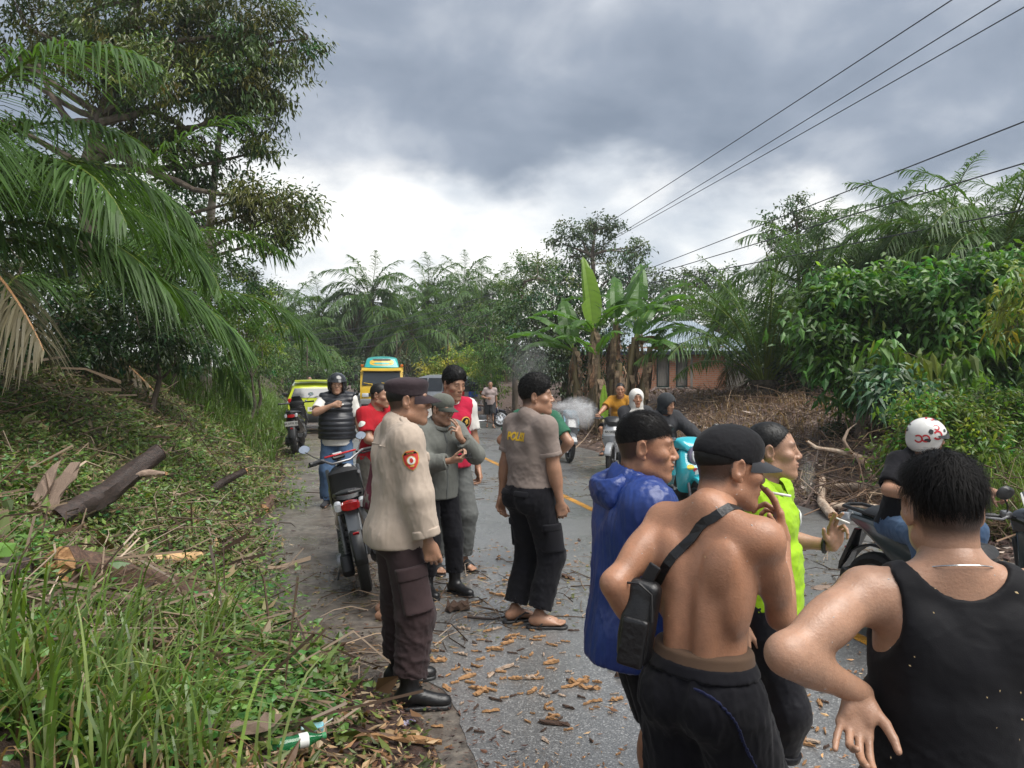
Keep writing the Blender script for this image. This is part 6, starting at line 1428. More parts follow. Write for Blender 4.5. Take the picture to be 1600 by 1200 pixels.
def green_man():
    r = person('man in neon lime green polo shirt and rolled black trousers holding up a cigarette', gpos(1200, 3.2), 122, 1.585)
    f = Fig(dict(head_yaw=-16, head_pitch=-2, lean=-1, cheek=1.08, fat=1.05, neck_fwd=0.0, legR=dict(a=(0.12, 0.02, 0.105), yaw=-14), legL=dict(a=(-0.10, -0.16, 0.105), yaw=-10),
                 armL=dict(w=(-0.305, 0.22, 1.135), pole=(-0.55, -0.4, -1), d=(0.10, 0.20, 1), n=(0.75, 0.65, 0), pose='smoke'), armR=dict(w=(0.21, -0.06, 0.84), pole=(0.5, -1, 0), n=(-1, 0, 0))))
    make_body(f, r, SK3, 0.010, 0.0036, stub=0.95)
    G = cloth('neon_green_jersey', (0.31, 0.53, 0.016), (0.26, 0.45, 0.012), rough=0.65); sp = shirt_prims(f, 0.014, 0.86, 0.44, flare=0.012, open_neck=0.070, loose=0.014)
    sp.append(cap(f.c(0, 0.09, 1.44), f.c(0, 0.13, 1.33), 0.03, 0.008, 0.01, 's'))
    sh = obj_sdf('polo_shirt', sp, 0.0085, G, r, wr=(0.018, 12, 15, 0.8, None, 0.86))
    m = MB(); V = []; F = []
    for j in range(3):
        for i in range(21):
            q = 0.35+(2*PI-0.7)*i/20+PI/2; rr = (0.066, 0.070, 0.090)[j]; zz = (1.438, 1.478, 1.430)[j]-0.035*math.sin(q); V.append(f.c(rr*math.cos(q), 0.004+rr*math.sin(q), zz))
    for j in range(2):
        for i in range(20): F.append((j*21+i, j*21+i+1, (j+1)*21+i+1, (j+1)*21+i))
    m.add(V, F); co = m.build('collar', G, sh, smooth=True); co.modifiers.new('thickness', 'SOLIDIFY').thickness = 0.004
    me = disc_mesh(0.026, 0.05, 12, 3, [(math.cos(a)*(1+0.35*math.sin(5*a)), math.sin(a)*(1+0.3*math.sin(3*a+1))) for a in np.linspace(0, 2*PI, 24, endpoint=False)])
    wrap_on(me, sh, f.c(-0.085, 0.12, 1.285), nrm(f.Rc@A(-1, 0, 0)), A(0, 0, 1), 0.003); link('chest_print', me, pmat('white_print', (0.72, 0.75, 0.68), rough=0.6), sh)
    tp = trouser_prims(f, 0.014, 0.30, (0.105, 0.085, 0.080), 1.0); tr = obj_sdf('trousers', tp, 0.009, cloth('wet_black_trouser', (0.007, 0.007, 0.010), (0.004, 0.004, 0.006), rough=0.5), r, wr=(0.012, 16, 23, 0.9))
    for sd in 'RL':
        K, An = f.kn[sd], f.an[sd]; patch(f, tr, 'rolled_hem', tp, 0.008, cloth('wet_black_trouser', (0.014, 0.014, 0.018)), K+(An-K)*0.44, (0.12, 0.12, 0.022), frame_z(nrm(K-An)), 0.010, wr=(0.004, 40, 5, 1))
    add_hair(f, r, 'crop', 0.0045, n=2600, L=0.018, top=0.006, seed=14)
    shoes(f, r, RUBBER, 'flipflop', vox=0.007)
    E, Wp = f.el['L'], f.wr['L']; R = frame_z(nrm(Wp-E)); w = MB(); c = E+(Wp-E)*0.86; pts = [c+R@A(0.033*math.cos(q), 0.033*math.sin(q), 0) for q in np.linspace(0, 2*PI, 19)]
    w.tube(pts, 0.010, 6, cap=False); ww = w.build('wristwatch', RUBBER, r, smooth=True)
    b = MB(); b.box(c+R@A(-0.02, 0.034, 0), (0.034, 0.014, 0.036), Matrix(R.tolist()), 0.006); b.build('watch_case', PHONE, ww)
    f.hand_prims('L'); p = f.tips[0]*0.5+f.tips[1]*0.5; mw = Matrix.LocRotScale(r.location, r.rotation_euler, r.scale)
    cigarette(mw@Vector(p+A(0.01, -0.01, -0.02)), mw.to_3x3()@Vector((-0.75, 0.55, -0.35)), None, label='burning cigarette held up by the man in lime green')
green_man()

def tank_top():
    r = person('man seen from behind in black tank top with hand on hip, nearest the camera', gpos(1486, 1.70), 4, 1.60)
    f = Fig(dict(fat=1.16, head_yaw=4, head_pitch=4, lean=1, muscle=0.94, shw=1.10, cheek=1.1, legR=dict(a=(0.13, 0, 0.105)), legL=dict(a=(-0.13, 0, 0.105)),
                 armL=dict(w=(-0.225, -0.05, 1.175), pole=(-1, -0.55, 0.30), d=(-0.35, -0.50, -0.78), n=(0.12, -0.80, 0.55), pose='hip', spread=0.05, thumb=0.2), armR=dict(w=(0.21, 0.0, 0.98), pole=(1, -0.3, 0.1), d=(-0.1, 0.2, -1), n=(-0.4, -0.9, 0), pose='relaxed')))
    bd = make_body(f, r, SK3, 0.0075, 0.0034, bare_top=True, stub=0.9, legs='c')
    T = cloth('black_rib_vest', (0.005, 0.005, 0.007), (0.0035, 0.0035, 0.005), rough=0.7)
    q = f.torso(0.010); q.append(econe(f.c(0, 0.02, 1.16), f.p(0, 0.0, 0.90), (0.180, 0.150), (0.190, 0.160), I3, 0.05)); q.append(cut(f.p(0, 0, 0.905), f.Rp@A(0, 0, -1)))
    q.append(cap(f.c(0, -0.03, 1.50), f.c(0, 0.03, 1.60), 0.112, 0.12, 0.01, 's')); q.append(cap(f.c(0, 0.13, 1.46), f.c(0, 0.16, 1.42), 0.08, 0.06, 0.01, 's'))
    for sx in (1, -1): q += [ell(f.c(sx*0.222, -0.01, 1.375), (0.085, 0.20, 0.135), f.Rc, 0.01, 's'), cap(f.c(sx*0.225, 0, 1.5), f.c(sx*0.255, 0, 1.40), 0.09, k=0.01, op='s')]
    sh = obj_sdf('tank_top', q, 0.007, T, r, wr=(0.018, 11, 41, 1.6, lambda V: 0.25+1.0*np.clip((1.12-V[:, 2])/0.15, 0, 1)))
    flecks('sawdust_flecks', sh, 30, (-0.4, -0.4, 0.8), (0.4, 0.0, 1.5), 7, r, FLECK, 0.0035); flecks('water_drops', bd, 90, (-0.5, -0.5, 1.2), (0.5, 0.2, 1.46), 9, r, DROP, 0.0028)
    tp = trouser_prims(f, 0.020, 0.12, (0.110, 0.09, 0.085), 1.02); obj_sdf('trousers', tp, 0.009, cloth('brown_trouser', (0.075, 0.052, 0.037)), r, wr=(0.009, 14, 5, 0.7))
    add_hair(f, r, 'swept', 0.0036, n=5200, L=0.055, top=0.016, seed=19, fade=0.006, flow=lambda p: (p-f.h(0, -0.02, 0.125))*5+np.tile(f.Rh@A(0.05, -0.1, -0.35), (len(p), 1)))
    shoes(f, r, RUBBER, 'flipflop', vox=0.008)
    n = MB(); n.tube([f.c(0.084*math.cos(a), -0.012+0.082*math.sin(a), 1.452-0.03*math.sin(a)) for a in np.linspace(0, 2*PI, 40)], 0.0016, 5, cap=False); n.build('necklace', pmat('silver_chain', (0.7, 0.7, 0.68), rough=0.25, metal=1.0), r, smooth=True)
tank_top()
# ------------------------------------------------------------------ the group behind and the people on the road
def simple(label, loc, az, height, pose, skin, top, bottom, hair=None, shoe=('sandal',), vox=0.013, vh=0.0048, seed=1, hat=None, stub=0.9, legs='c', group=None, arms=(1, 1), rot=None):
    """a dressed figure: top = (material, name, sleeve, hem, offset), bottom = (material, name, hem, radii)"""
    r = person(label, loc, az, height, group); f = Fig(pose)
    make_body(f, r, skin, vox, vh, legs=legs, feet=shoe[0] != 'boot', stub=stub, bare_arms=arms)
    out = dict(root=r, f=f)
    if top:
        m, nm, sl, hem, off = top; sp = shirt_prims(f, off, hem, sl, flare=0.006, open_neck=0.068, loose=0.010); out['sp'] = sp
        out['top'] = obj_sdf(nm, sp, vox*0.85, m, r, wr=(0.015, 14, seed, 0.3, None, f.p(0, 0, hem)[2])); collar_ring(f, r, m, 0.069, 0.007)
    if bottom:
        m, nm, hem, w = bottom; tp = trouser_prims(f, 0.014, hem, w, 1.01); out['tp'] = tp; out['bottom'] = obj_sdf(nm, tp, vox*0.85, m, r, wr=(0.018, 13, seed+3, 0.8))
    if hair: add_hair(f, r, hair[0], vh*1.15, n=hair[1], L=hair[2], top=hair[3], seed=seed, fade=hair[4] if len(hair) > 4 else 0.0)
    if shoe: shoes(f, r, shoe[1] if len(shoe) > 1 else RUBBER, shoe[0], vox=vox*0.6)
    if hat == 'helmet': helmet(f, r, HELM, vh*1.3, VIS)
    return out
HELM = pmat('black_helmet', (0.02, 0.021, 0.024), rough=0.22, coat=0.5, scale=3); VIS = pmat('smoke_visor', (0.03, 0.032, 0.036), rough=0.12, scale=3)
RED = cloth('red_jersey', (0.36, 0.010, 0.018), (0.29, 0.008, 0.014)); MAROON = cloth('maroon_cotton', (0.085, 0.010, 0.022), (0.06, 0.007, 0.016)); WHITE = cloth('white_cotton', (0.62, 0.60, 0.56), (0.54, 0.52, 0.48))
JEANS = cloth('blue_denim', (0.075, 0.13, 0.22), (0.045, 0.08, 0.15), scale=9); GREYJ = cloth('grey_jacket', (0.150, 0.155, 0.140), (0.115, 0.12, 0.108)); GREYT = cloth('grey_trouser', (0.12, 0.125, 0.12), (0.085, 0.09, 0.088)); KHAKI = cloth('drab_shorts', (0.11, 0.10, 0.085)); GREEN = cloth('green_cotton', (0.03, 0.12, 0.07)); MUSTARD = cloth('mustard_cotton', (0.42, 0.20, 0.022), (0.34, 0.16, 0.018)); PINKG = cloth('grey_pink_cotton', (0.36, 0.29, 0.28)); DGREY = cloth('dark_grey_cotton', (0.035, 0.036, 0.04))
def group_people():
    # helmeted man in puffer vest
    d = 10.6
    P = dict(fat=1.26, head_yaw=-6, head_pitch=-1, hs=1.04, armR=dict(w=(0.015, 0.245, 1.335), pole=(1, 0.1, -0.55), d=(-1, 0.12, 0.12), n=(0, -1, -0.2), pose='fist'), armL=dict(w=(-0.33, 0.02, 0.88), pole=(-0.8, -0.6, 0)), legR=dict(a=(0.13, 0, 0.09)), legL=dict(a=(-0.13, 0.05, 0.09)))
    o = simple('stout man in black helmet, puffer vest and jeans fastening his chin strap', gpos(527, d), 176, 1.79, P, SK3, (WHITE, 'white_shirt', 0.40, 0.80, 0.010), (JEANS, 'jeans', 0.10, (0.105, 0.09, 0.085)), None, ('shoe', DGREY), 0.016, 0.0055, 3, 'helmet')
    f, r = o['f'], o['root']
    PV = pmat('black_puffer', (0.016, 0.018, 0.024), (0.010, 0.011, 0.015), rough=0.42, scale=4, bump=0.2, bscale=30)
    q = f.torso(0.030); q.append(econe(f.c(0, 0.035, 1.18), f.p(0, 0.02, 0.90), (0.21, 0.19), (0.215, 0.20), I3, 0.05)); q.append(cut(f.p(0, 0, 0.90), A(0, 0, -1))); q.append(cap(f.c(0, 0.0, 1.49), f.c(0, 0.02, 1.6), 0.075, 0.08, 0.006, 's'))
    for sx in (1, -1): q += [ell(f.c(sx*0.275, 0.0, 1.34), (0.085, 0.24, 0.16), I3, 0.01, 's')]
    V, F = sdf_mesh(q, 0.013, 1); V = V+vnormals(V, F)*(np.abs(np.sin(V[:, 2]*PI/0.062))**0.6*0.016)[:, None]
    v = link('puffer_vest', mesh_np('puffer_vest', V, F), PV, r)
    z = MB(); z.tube([f.c(0, 0.23, 1.0+0.05*i)+A(0, 0.0, 0) for i in range(9)], 0.004, 4); me = disc_mesh(0.02, 0.012, 10, 2); wrap_on(me, v, f.c(-0.09, 0.2, 1.34), A(-1, 0, 0), A(0, 0, 1), 0.004); link('vest_logo', me, WHITE, v)
    # stout man in red t-shirt
    d = 8.2
    P = dict(fat=1.22, head_yaw=-22, head_pitch=4, lean=2, cheek=1.14, armR=dict(w=(0.06, 0.30, 1.06), pole=(1, -0.5, -0.5), d=(-0.8, 0.6, 0), n=(0, -0.2, -1), pose='relaxed'), armL=dict(w=(-0.12, 0.28, 1.05), pole=(-1, -0.4, -0.6), pose='relaxed'), legR=dict(a=(0.12, 0, 0.10)), legL=dict(a=(-0.12, 0.05, 0.10)))
    o = simple('stout man in bright red t-shirt looking aside behind the parked motorbike', gpos(588, d), 128, 1.70, P, SK1, (RED, 'red_t_shirt', 0.38, 0.84, 0.012), (KHAKI, 'shorts', 0.50, (0.115, 0.105, 0.11)), ('crop', 1400, 0.012, 0.006), ('sandal',), 0.014, 0.0050, 5)
    f, t = o['f'], o['top']; WP = pmat('white_print', (0.72, 0.75, 0.68), rough=0.6)
    me = text_mesh('CE', 0.075, bold=0.004, sub=1); wrap_on(me, t, f.c(-0.02, 0.2, 1.20), nrm(f.Rc@A(-1, 0, 0)), A(0, 0, 1), 0.004); link('lettering', me, WP, t)
    S0, E = f.sh['R'], f.el['R']; me = disc_mesh(0.045, 0.03, 16, 3); up = nrm(S0-E); wrap_on(me, t, S0+(E-S0)*0.45, nrm(np.cross(up, A(1, 0.3, 0))), up, 0.004); link('sleeve_print', me, WP, t)
    # man in maroon, mostly hidden
    P = dict(fat=1.08, head_yaw=10, head_pitch=14, lean=14, armR=dict(w=(0.21, 0.18, 0.92), pole=(0.6, -1, 0)), armL=dict(w=(-0.2, 0.2, 0.95), pole=(-0.6, -1, 0)))
    simple('man in maroon shirt leaning forward behind the policeman', gpos(600, 5.75), 80, 1.66, P, SK1, (MAROON, 'maroon_shirt', 0.40, 0.84, 0.014), (KHAKI, 'shorts', 0.50, (0.105, 0.095, 0.10)), ('crop', 1200, 0.012, 0.006), ('sandal',), 0.014, 0.0050, 7)
    # man in grey jacket and cap, cigarette and phone
    d = 6.35
    P = dict(fat=0.98, head_yaw=-14, head_pitch=8, lean=2, cheek=0.95, armL=dict(w=(-0.075, 0.235, 1.345), pole=(-0.85, 0.1, -0.9), d=(0.42, 0.05, 1), n=(0.5, -0.9, 0), pose='smoke'), armR=dict(w=(0.06, 0.30, 1.17), pole=(0.7, -0.4, -0.9), d=(-0.7, 0.7, 0.15), n=(-0.4, -0.3, 0.9), pose='phone'), legR=dict(a=(0.11, 0, 0.085)), legL=dict(a=(-0.11, 0.1, 0.085)))
    o = simple('man in grey hooded jacket and grey cap smoking and holding a phone', gpos(684, d), 142, 1.63, P, SK3, (GREYJ, 'jacket', 0.93, 0.82, 0.026), (BLACK_CLOTH, 'trousers', 0.18, (0.10, 0.085, 0.078)), ('crop', 500, 0.01, 0.0), ('boot', LEATHER), 0.013, 0.0046, 11, None, 0.9, arms=(0, 0))
    f, r = o['f'], o['root']; cap_hat(f, r, cloth('grey_cap', (0.13, 0.135, 0.115), (0.09, 0.095, 0.08)), 'ball', 0.005, cloth('dark_brim', (0.055, 0.06, 0.05)))
    patch(f, o['top'], 'zip_placket', o['sp'], 0.010, GREYT, f.c(0, 0.2, 1.1), (0.012, 0.2, 0.33), f.Rc, 0.004)
    m = MB(); m.tube([f.c(0.075*math.cos(q), 0.01+0.08*math.sin(q), 1.452-0.035*math.sin(q)) for q in np.linspace(0, 2*PI, 25)], 0.022, 8, cap=False); m.build('jacket_collar', GREYJ, o['top'], smooth=True)
    goat = obj_sdf('goatee', hscale([ell(f.h(0, 0.082, -0.105), (0.020, 0.015, 0.018), f.Rh, 0.01)], f.hs), 0.005, HAIR, r)
    mw = Matrix.LocRotScale(r.location, r.rotation_euler, r.scale); f.hand_prims('L'); p = f.tips[0]*0.5+f.tips[1]*0.5
    cigarette(mw@Vector(p-A(0, 0, 0.02)), mw.to_3x3()@Vector((-0.5, 0.5, -0.6)), None, label='short white cigarette in the hand of the man in grey')
    f.hand_prims('R'); c = f.wr['R']+f.hand['R'][1]*0.10+f.hand['R'][2]*0.022; d_, n_ = f.hand['R'][1], f.hand['R'][2]
    ph = MB(); Rm = np.stack([np.cross(d_, n_), d_, n_], 1); ph.box((0, 0, 0), (0.072, 0.15, 0.009), None, 0.004); po = ph.build('phone', PHONE, None, smooth=True); po.matrix_world = mw@(Matrix.Translation(Vector(c))@Matrix(Rm.tolist()).to_4x4()); tag(po, 'black phone held low by the man in grey', 'phone')
    # tall man in red vest
    d = 7.1
    P = dict(fat=1.0, head_yaw=-12, head_pitch=12, lean=1, hs=1.05, armL=dict(w=(-0.245, 0.05, 0.86), pole=(-0.5, -1, 0), pose='relaxed'), armR=dict(w=(0.24, 0.08, 0.86), pole=(0.5, -1, 0)), legL=dict(a=(-0.12, 0.02, 0.10), yaw=-4), legR=dict(a=(0.12, -0.02, 0.10)))
    o = simple('tall curly haired man in red sleeveless vest over white shirt', gpos(703, d), 150, 1.84, P, SK1, (WHITE, 'white_shirt', 0.36, 0.90, 0.008), (GREYT, 'trousers', 0.12, (0.098, 0.082, 0.078)), ('curly', 2200, 0.022, 0.034, 0.01), ('sandal',), 0.013, 0.0048, 13)
    f, r = o['f'], o['root']
    q = f.torso(0.020); q.append(econe(f.c(0, 0.02, 1.18), f.p(0, 0.01, 0.88), (0.172, 0.135), (0.180, 0.145), I3, 0.05)); q.append(cut(f.p(0, 0, 0.88), A(0, 0, -1))); q.append(cap(f.c(0, 0.02, 1.47), f.c(0, 0.05, 1.6), 0.075, 0.08, 0.006, 's'))
    for sx in (1, -1): q += [ell(f.c(sx*0.255, 0.0, 1.36), (0.080, 0.24, 0.14), I3, 0.01, 's')]
    v = obj_sdf('red_vest', q, 0.010, cloth('red_vest', (0.42, 0.012, 0.045), (0.34, 0.010, 0.035)), r, wr=(0.014, 11, 3, 0.8))
    for nm, rr, mt, off in (('emblem', 0.048, pmat('badge_gold', (0.60, 0.36, 0.06), rough=0.5), 0.004), ('emblem_disc', 0.040, BLACK_CLOTH, 0.006), ('emblem_figure', 0.022, pmat('badge_gold', (0.60, 0.36, 0.06)), 0.008)):
        me = disc_mesh(rr, rr, 20, 3) if nm != 'emblem_figure' else disc_mesh(0.024, 0.028, 10, 2, [(0, 1), (0.5, 0.7), (0.9, 0.9), (0.7, 0.2), (1, -0.4), (0.3, -0.5), (0, -1), (-0.2, -0.2), (-0.7, 0.1), (-0.3, 0.5)]); wrap_on(me, v, f.c(-0.085, 0.2, 1.27), A(-1, 0, 0), A(0, 0, 1), off); link(nm, me, mt, v)
    # man in green behind the POLISI man
    P = dict(fat=1.05, head_yaw=20, head_pitch=-2, armR=dict(w=(0.20, 0.05, 1.03), pole=(1, -0.5, 0.1), d=(-0.3, 0.7, -0.5), n=(-1, 0, 0), pose='relaxed'), armL=dict(w=(-0.2, 0.05, 1.0), pole=(-1, -0.4, 0)))
    o = simple('man in green t-shirt and white cap, elbow out, hidden behind the POLISI man', gpos(838, 7.3), 28, 1.70, P, SK1, (GREEN, 'green_t_shirt', 0.36, 0.86, 0.012), (BLACK_CLOTH, 'trousers', 0.12, (0.098, 0.085, 0.08)), ('crop', 400, 0.01, 0.0), ('sandal',), 0.014, 0.006, 17)
    cap_hat(o['f'], o['root'], WHITE, 'ball', 0.006)
    # walker far down the road
    P = dict(armR=dict(w=(0.12, 0.16, 1.08), pole=(1, -0.6, -0.4)), armL=dict(w=(-0.24, -0.03, 0.84), pole=(-0.5, -1, 0)), legR=dict(a=(0.09, -0.22, 0.10)), legL=dict(a=(-0.09, 0.22, 0.10)))
    simple('man in pale grey t-shirt and dark shorts walking past the parked underbone', gpos(766, 26.5), 172, 1.60, P, SK1, (PINKG, 't_shirt', 0.36, 0.84, 0.014), (DGREY, 'shorts', 0.48, (0.105, 0.10, 0.105)), ('crop', 0, 0.01, 0.012), ('sandal',), 0.022, 0.010, 19)
    # two far people beyond the yellow green car
    for (px, top, lab, sd) in ((484, RED, 'far man in dark red top standing beyond the yellow green car', 23), (477, WHITE, 'far person in pale top beside the man beyond the car', 25)):
        simple(lab, gpos(px, 33.0+(sd % 3)), 170, 1.76 if sd == 23 else 1.62, dict(), SK1, (top, 't_shirt', 0.36, 0.84, 0.014), (DGREY, 'trousers', 0.12, (0.10, 0.09, 0.085)), ('crop', 0, 0.01, 0.012), ('sandal',), 0.026, 0.012, sd)
group_people()
# ------------------------------------------------------------------ motorbikes and vehicles (forward is +Y, ground at z 0)
PLASTIC = pmat('black_plastic', (0.012, 0.0125, 0.014), (0.008, 0.0085, 0.009), scale=9, rough=0.42); GLOSS = pmat('gloss_black_paint', (0.012, 0.013, 0.015), rough=0.12, coat=0.7, scale=3); TYRE = pmat('tyre', (0.014, 0.014, 0.014), (0.008, 0.008, 0.008), scale=30, rough=0.7, bump=0.4, bscale=80)
ALU = pmat('cast_metal', (0.30, 0.30, 0.31), (0.16, 0.16, 0.165), scale=14, rough=0.42, metal=0.8); CHROME = pmat('chrome', (0.75, 0.75, 0.76), rough=0.08, metal=1.0); REDLENS = pmat('red_lens', (0.50, 0.012, 0.016), (0.32, 0.008, 0.01), scale=40, rough=0.12, coat=0.5); CLEAR = pmat('clear_lens', (0.62, 0.64, 0.66), (0.42, 0.44, 0.46), scale=30, rough=0.1, coat=0.5)
MIRROR = pmat('mirror_glass', (0.85, 0.87, 0.88), rough=0.03, metal=1.0); PLATEW = pmat('plate_white', (0.72, 0.72, 0.70), rough=0.5); SEAT = pmat('seat_vinyl', (0.013, 0.013, 0.014), rough=0.5, bump=0.3, bscale=60, scale=8); GREYP = pmat('grey_paint', (0.115, 0.125, 0.135), (0.10, 0.108, 0.118), rough=0.25, coat=0.5, scale=3); SILVER = pmat('silver_paint', (0.42, 0.43, 0.44), rough=0.25, metal=0.5, coat=0.5, scale=3); GLASS = pmat('dark_glass', (0.025, 0.03, 0.034), (0.02, 0.024, 0.028), rough=0.05, scale=2, coat=0.4)
TEAL = pmat('teal_paint', (0.03, 0.42, 0.50), rough=0.2, coat=0.6, scale=3)
def xform(o, loc, az, lean=0.0, s=1.0):
    o.location = loc; o.rotation_mode = 'QUATERNION'; q = Matrix.Rotation(-math.radians(az), 3, 'Z')@Matrix.Rotation(math.radians(lean), 3, 'Y'); o.rotation_quaternion = q.to_quaternion(); o.scale = (s, s, s)
def wheel(root, y, z, r, w, name='wheel', spokes=5, disc=True, parent=None):
    t = MB(); prof = [(r-0.085, -w*0.36), (r-0.045, -w*0.5), (r-0.012, -w*0.36), (r, 0), (r-0.012, w*0.36), (r-0.045, w*0.5), (r-0.085, w*0.36)]
    t.lathe(prof+[prof[0]], (0, y, z), 'X', 36); o = t.build(name, TYRE, root, smooth=True)
    rm = MB(); rm.lathe([(r-0.08, -w*0.34), (r-0.075, 0), (r-0.08, w*0.34), (r-0.10, w*0.34), (r-0.095, 0), (r-0.10, -w*0.34), (r-0.08, -w*0.34)], (0, y, z), 'X', 30); rm.lathe([(0, -0.05), (0.032, -0.05), (0.032, 0.05), (0, 0.05)], (0, y, z), 'X', 14)
    for k in range(spokes):
        a = 2*PI*k/spokes; c, s_ = math.cos(a), math.sin(a); rm.tube([(0, y+c*0.02, z+s_*0.02), (0.012, y+c*(r-0.09)*0.6, z+s_*(r-0.09)*0.6), (0, y+c*(r-0.085), z+s_*(r-0.085))], [0.016, 0.013, 0.014], 6)
    rm.build('rim', ALU if spokes < 8 else CHROME, o, smooth=True)
    if disc: d = MB(); d.lathe([(0.05, 0.052), (0.09, 0.052), (0.09, 0.056), (0.05, 0.056)], (0, y, z), 'X', 20); d.build('brake_disc', CHROME, o)
    return o
def plate(root, c, w, h, tilt, text, R=None, yaw=0.0):
    m = MB(); m.box((0, 0, 0), (w, 0.004, h), None, 0.001); p = m.build('number_plate', PLATEW, root); p.location = c; p.rotation_euler = (tilt, 0, yaw)
    me = text_mesh(text, h*0.62, bold=0.001); t = link('plate_lettering', me, BLACK_CLOTH, p); t.location = (0, -0.0035, 0.004); t.rotation_euler = (PI/2, 0, 0)
    if R: t.location = (0, 0.0035, 0.004); t.rotation_euler = (PI/2, 0, PI)
    return p
def mirror(root, base, top, mat=MIRROR, face=-1, w=0.055, h=0.042, stem=True, yaw=0.0):
    g = MB(); b, t = Vector(base), Vector(top); g.tube([b, b.lerp(t, 0.5)+Vector((0, 0.015, 0)), t], 0.005, 6)
    o = g.build('mirror', PLASTIC, root, smooth=True)
    s = MB(); Rm = Matrix.Rotation(yaw, 3, 'Z'); pts = [(math.cos(q)*w*(1+0.12*math.cos(2*q)), math.sin(q)*h) for q in np.linspace(0, 2*PI, 20, endpoint=False)]
    V = []; F = []
    for (k, sc) in ((0.0, 1.0), (0.012, 0.97), (0.026, 0.6)):
        for (x, z) in pts: V.append(t+Rm@Vector((x*sc, -face*-1*k*-face if False else k*(1 if face < 0 else -1), z*sc+h*0.6)))
    n = len(pts)
    for i in range(2):
        for j in range(n): F.append((i*n+j, i*n+(j+1) % n, (i+1)*n+(j+1) % n, (i+1)*n+j))
    F.append(tuple(range(2*n, 3*n))); s.add(V, F); s.build('mirror_shell', PLASTIC, o, smooth=True)
    gl = MB(); gl.add([t+Rm@Vector((x*0.93, -0.002*(1 if face < 0 else -1), z*0.93+h*0.6)) for (x, z) in pts], [tuple(range(n))]); gl.build('mirror_glass', mat, o)
    return o
def scooter(label, loc, az, lean=-7, steer=0.0, s=1.0, paint=GLOSS, paint2=PLASTIC, kind='matic', plate_text=None, plate_pos=None, group=None, naked=False, seatc=SEAT, rr=0.285, accent=None, stand=True, name='scooter', wide=1.0, rackful=True, mirrors=True, front_plate=None):
    root = empty(name, (0, 0, 0)); xform(root, loc, az, lean, s); tag(root, label, 'motorbike', group)
    big = kind == 'maxi'; W_ = wide; wb = 0.63 if not big else 0.68
    wheel(root, -wb, rr, rr, 0.095 if not big else 0.13); wheel(root, wb, rr, rr, 0.08 if not big else 0.11)
    # tail body: pillow over the rear wheel
    b = MB(); b.pillow([(-0.78, 0.74), (-0.80, 0.80), (-0.62, 0.80), (-0.25, 0.73), (0.05, 0.70), (0.07, 0.56), (-0.08, 0.42), (-0.30, 0.50), (-0.55, 0.63)] if not big else [(-0.93, 0.80), (-0.92, 0.86), (-0.62, 0.84), (-0.25, 0.74), (0.12, 0.70), (0.16, 0.50), (-0.02, 0.36), (-0.35, 0.48), (-0.65, 0.66)], 0.155*W_ if not big else 0.19, 0.05, wfun=lambda y, z: 1.0-0.42*max(0, min(1, (-y-0.35)/0.5)))
    b.build('rear_body', paint, root, smooth=True)
    st = MB(); st.pillow([(-0.66, 0.80), (-0.60, 0.86), (-0.34, 0.84), (-0.20, 0.78), (0.06, 0.76), (0.10, 0.71), (-0.25, 0.72), (-0.62, 0.785)] if not big else [(-0.80, 0.85), (-0.70, 0.91), (-0.36, 0.88), (-0.22, 0.80), (0.10, 0.78), (0.16, 0.70), (-0.25, 0.73), (-0.62, 0.82)], 0.135*W_ if not big else 0.165, 0.045, wfun=lambda y, z: 1.0-0.25*max(0, min(1, (-y-0.35)/0.4)))
    st.build('seat', seatc, root, smooth=True)
    gr = MB(); gy = -0.80 if not big else -0.93
    for sx in (1, -1): gr.tube([(sx*0.10, -0.52, 0.815), (sx*0.115, -0.66, 0.855), (sx*0.09, gy, 0.875), (0, gy-0.035, 0.878)], 0.014, 8)
    gr.build('grab_rail', PLASTIC, root, smooth=True)
    tl = MB(); tz = 0.765 if not big else 0.80; ty = gy+0.0
    tl.pillow([(ty-0.012, tz-0.035), (ty-0.022, tz+0.03), (ty+0.06, tz+0.04), (ty+0.07, tz-0.04)], 0.075, 0.02); o = tl.build('tail_light', REDLENS, root, smooth=True)
    for sx in (1, -1):
        c = MB(); c.pillow([(ty+0.005, tz-0.03), (ty-0.004, tz+0.03), (ty+0.085, tz+0.045), (ty+0.085, tz-0.025)], 0.030, 0.015, x0=sx*0.100); c.build('turn_signal', CLEAR, root, smooth=True)
    # mudguard and plate holder
    mg = MB(); V = []; F = []; n = 14
    for i in range(n):
        a = math.radians(60+115*i/(n-1)); 
        for x, k in ((-0.062, 0), (-0.045, 0.012), (0.045, 0.012), (0.062, 0)): V.append((x*(1-0.2*i/n), -wb+(rr+0.045+k)*math.cos(a), rr+(rr+0.045+k)*math.sin(a)))
    for i in range(n-1):
        for k in range(3): F.append((i*4+k, i*4+k+1, (i+1)*4+k+1, (i+1)*4+k))
    mg.add(V, F); mgo = mg.build('rear_mudguard', PLASTIC, root, smooth=True); mgo.modifiers.new('thickness', 'SOLIDIFY').thickness = 0.004
    fl = MB(); fl.pillow([(gy+0.06, 0.72), (gy+0.12, 0.72), (gy-0.055, 0.40), (gy-0.10, 0.36), (gy-0.09, 0.44)], 0.060, 0.012); flo = fl.build('plate_holder', paint2, root, smooth=True)
    rf = MB(); rf.box((0, gy-0.055 if not big else gy-0.05, 0.545), (0.052, 0.012, 0.028), Matrix.Rotation(0.45, 3, 'X'), 0.004); rf.build('rear_reflector', REDLENS, flo)
    if plate_text: plate(root, Vector((0, gy-0.03, 0.64)) if plate_pos is None else Vector(plate_pos), 0.26, 0.10, 0.35, plate_text)
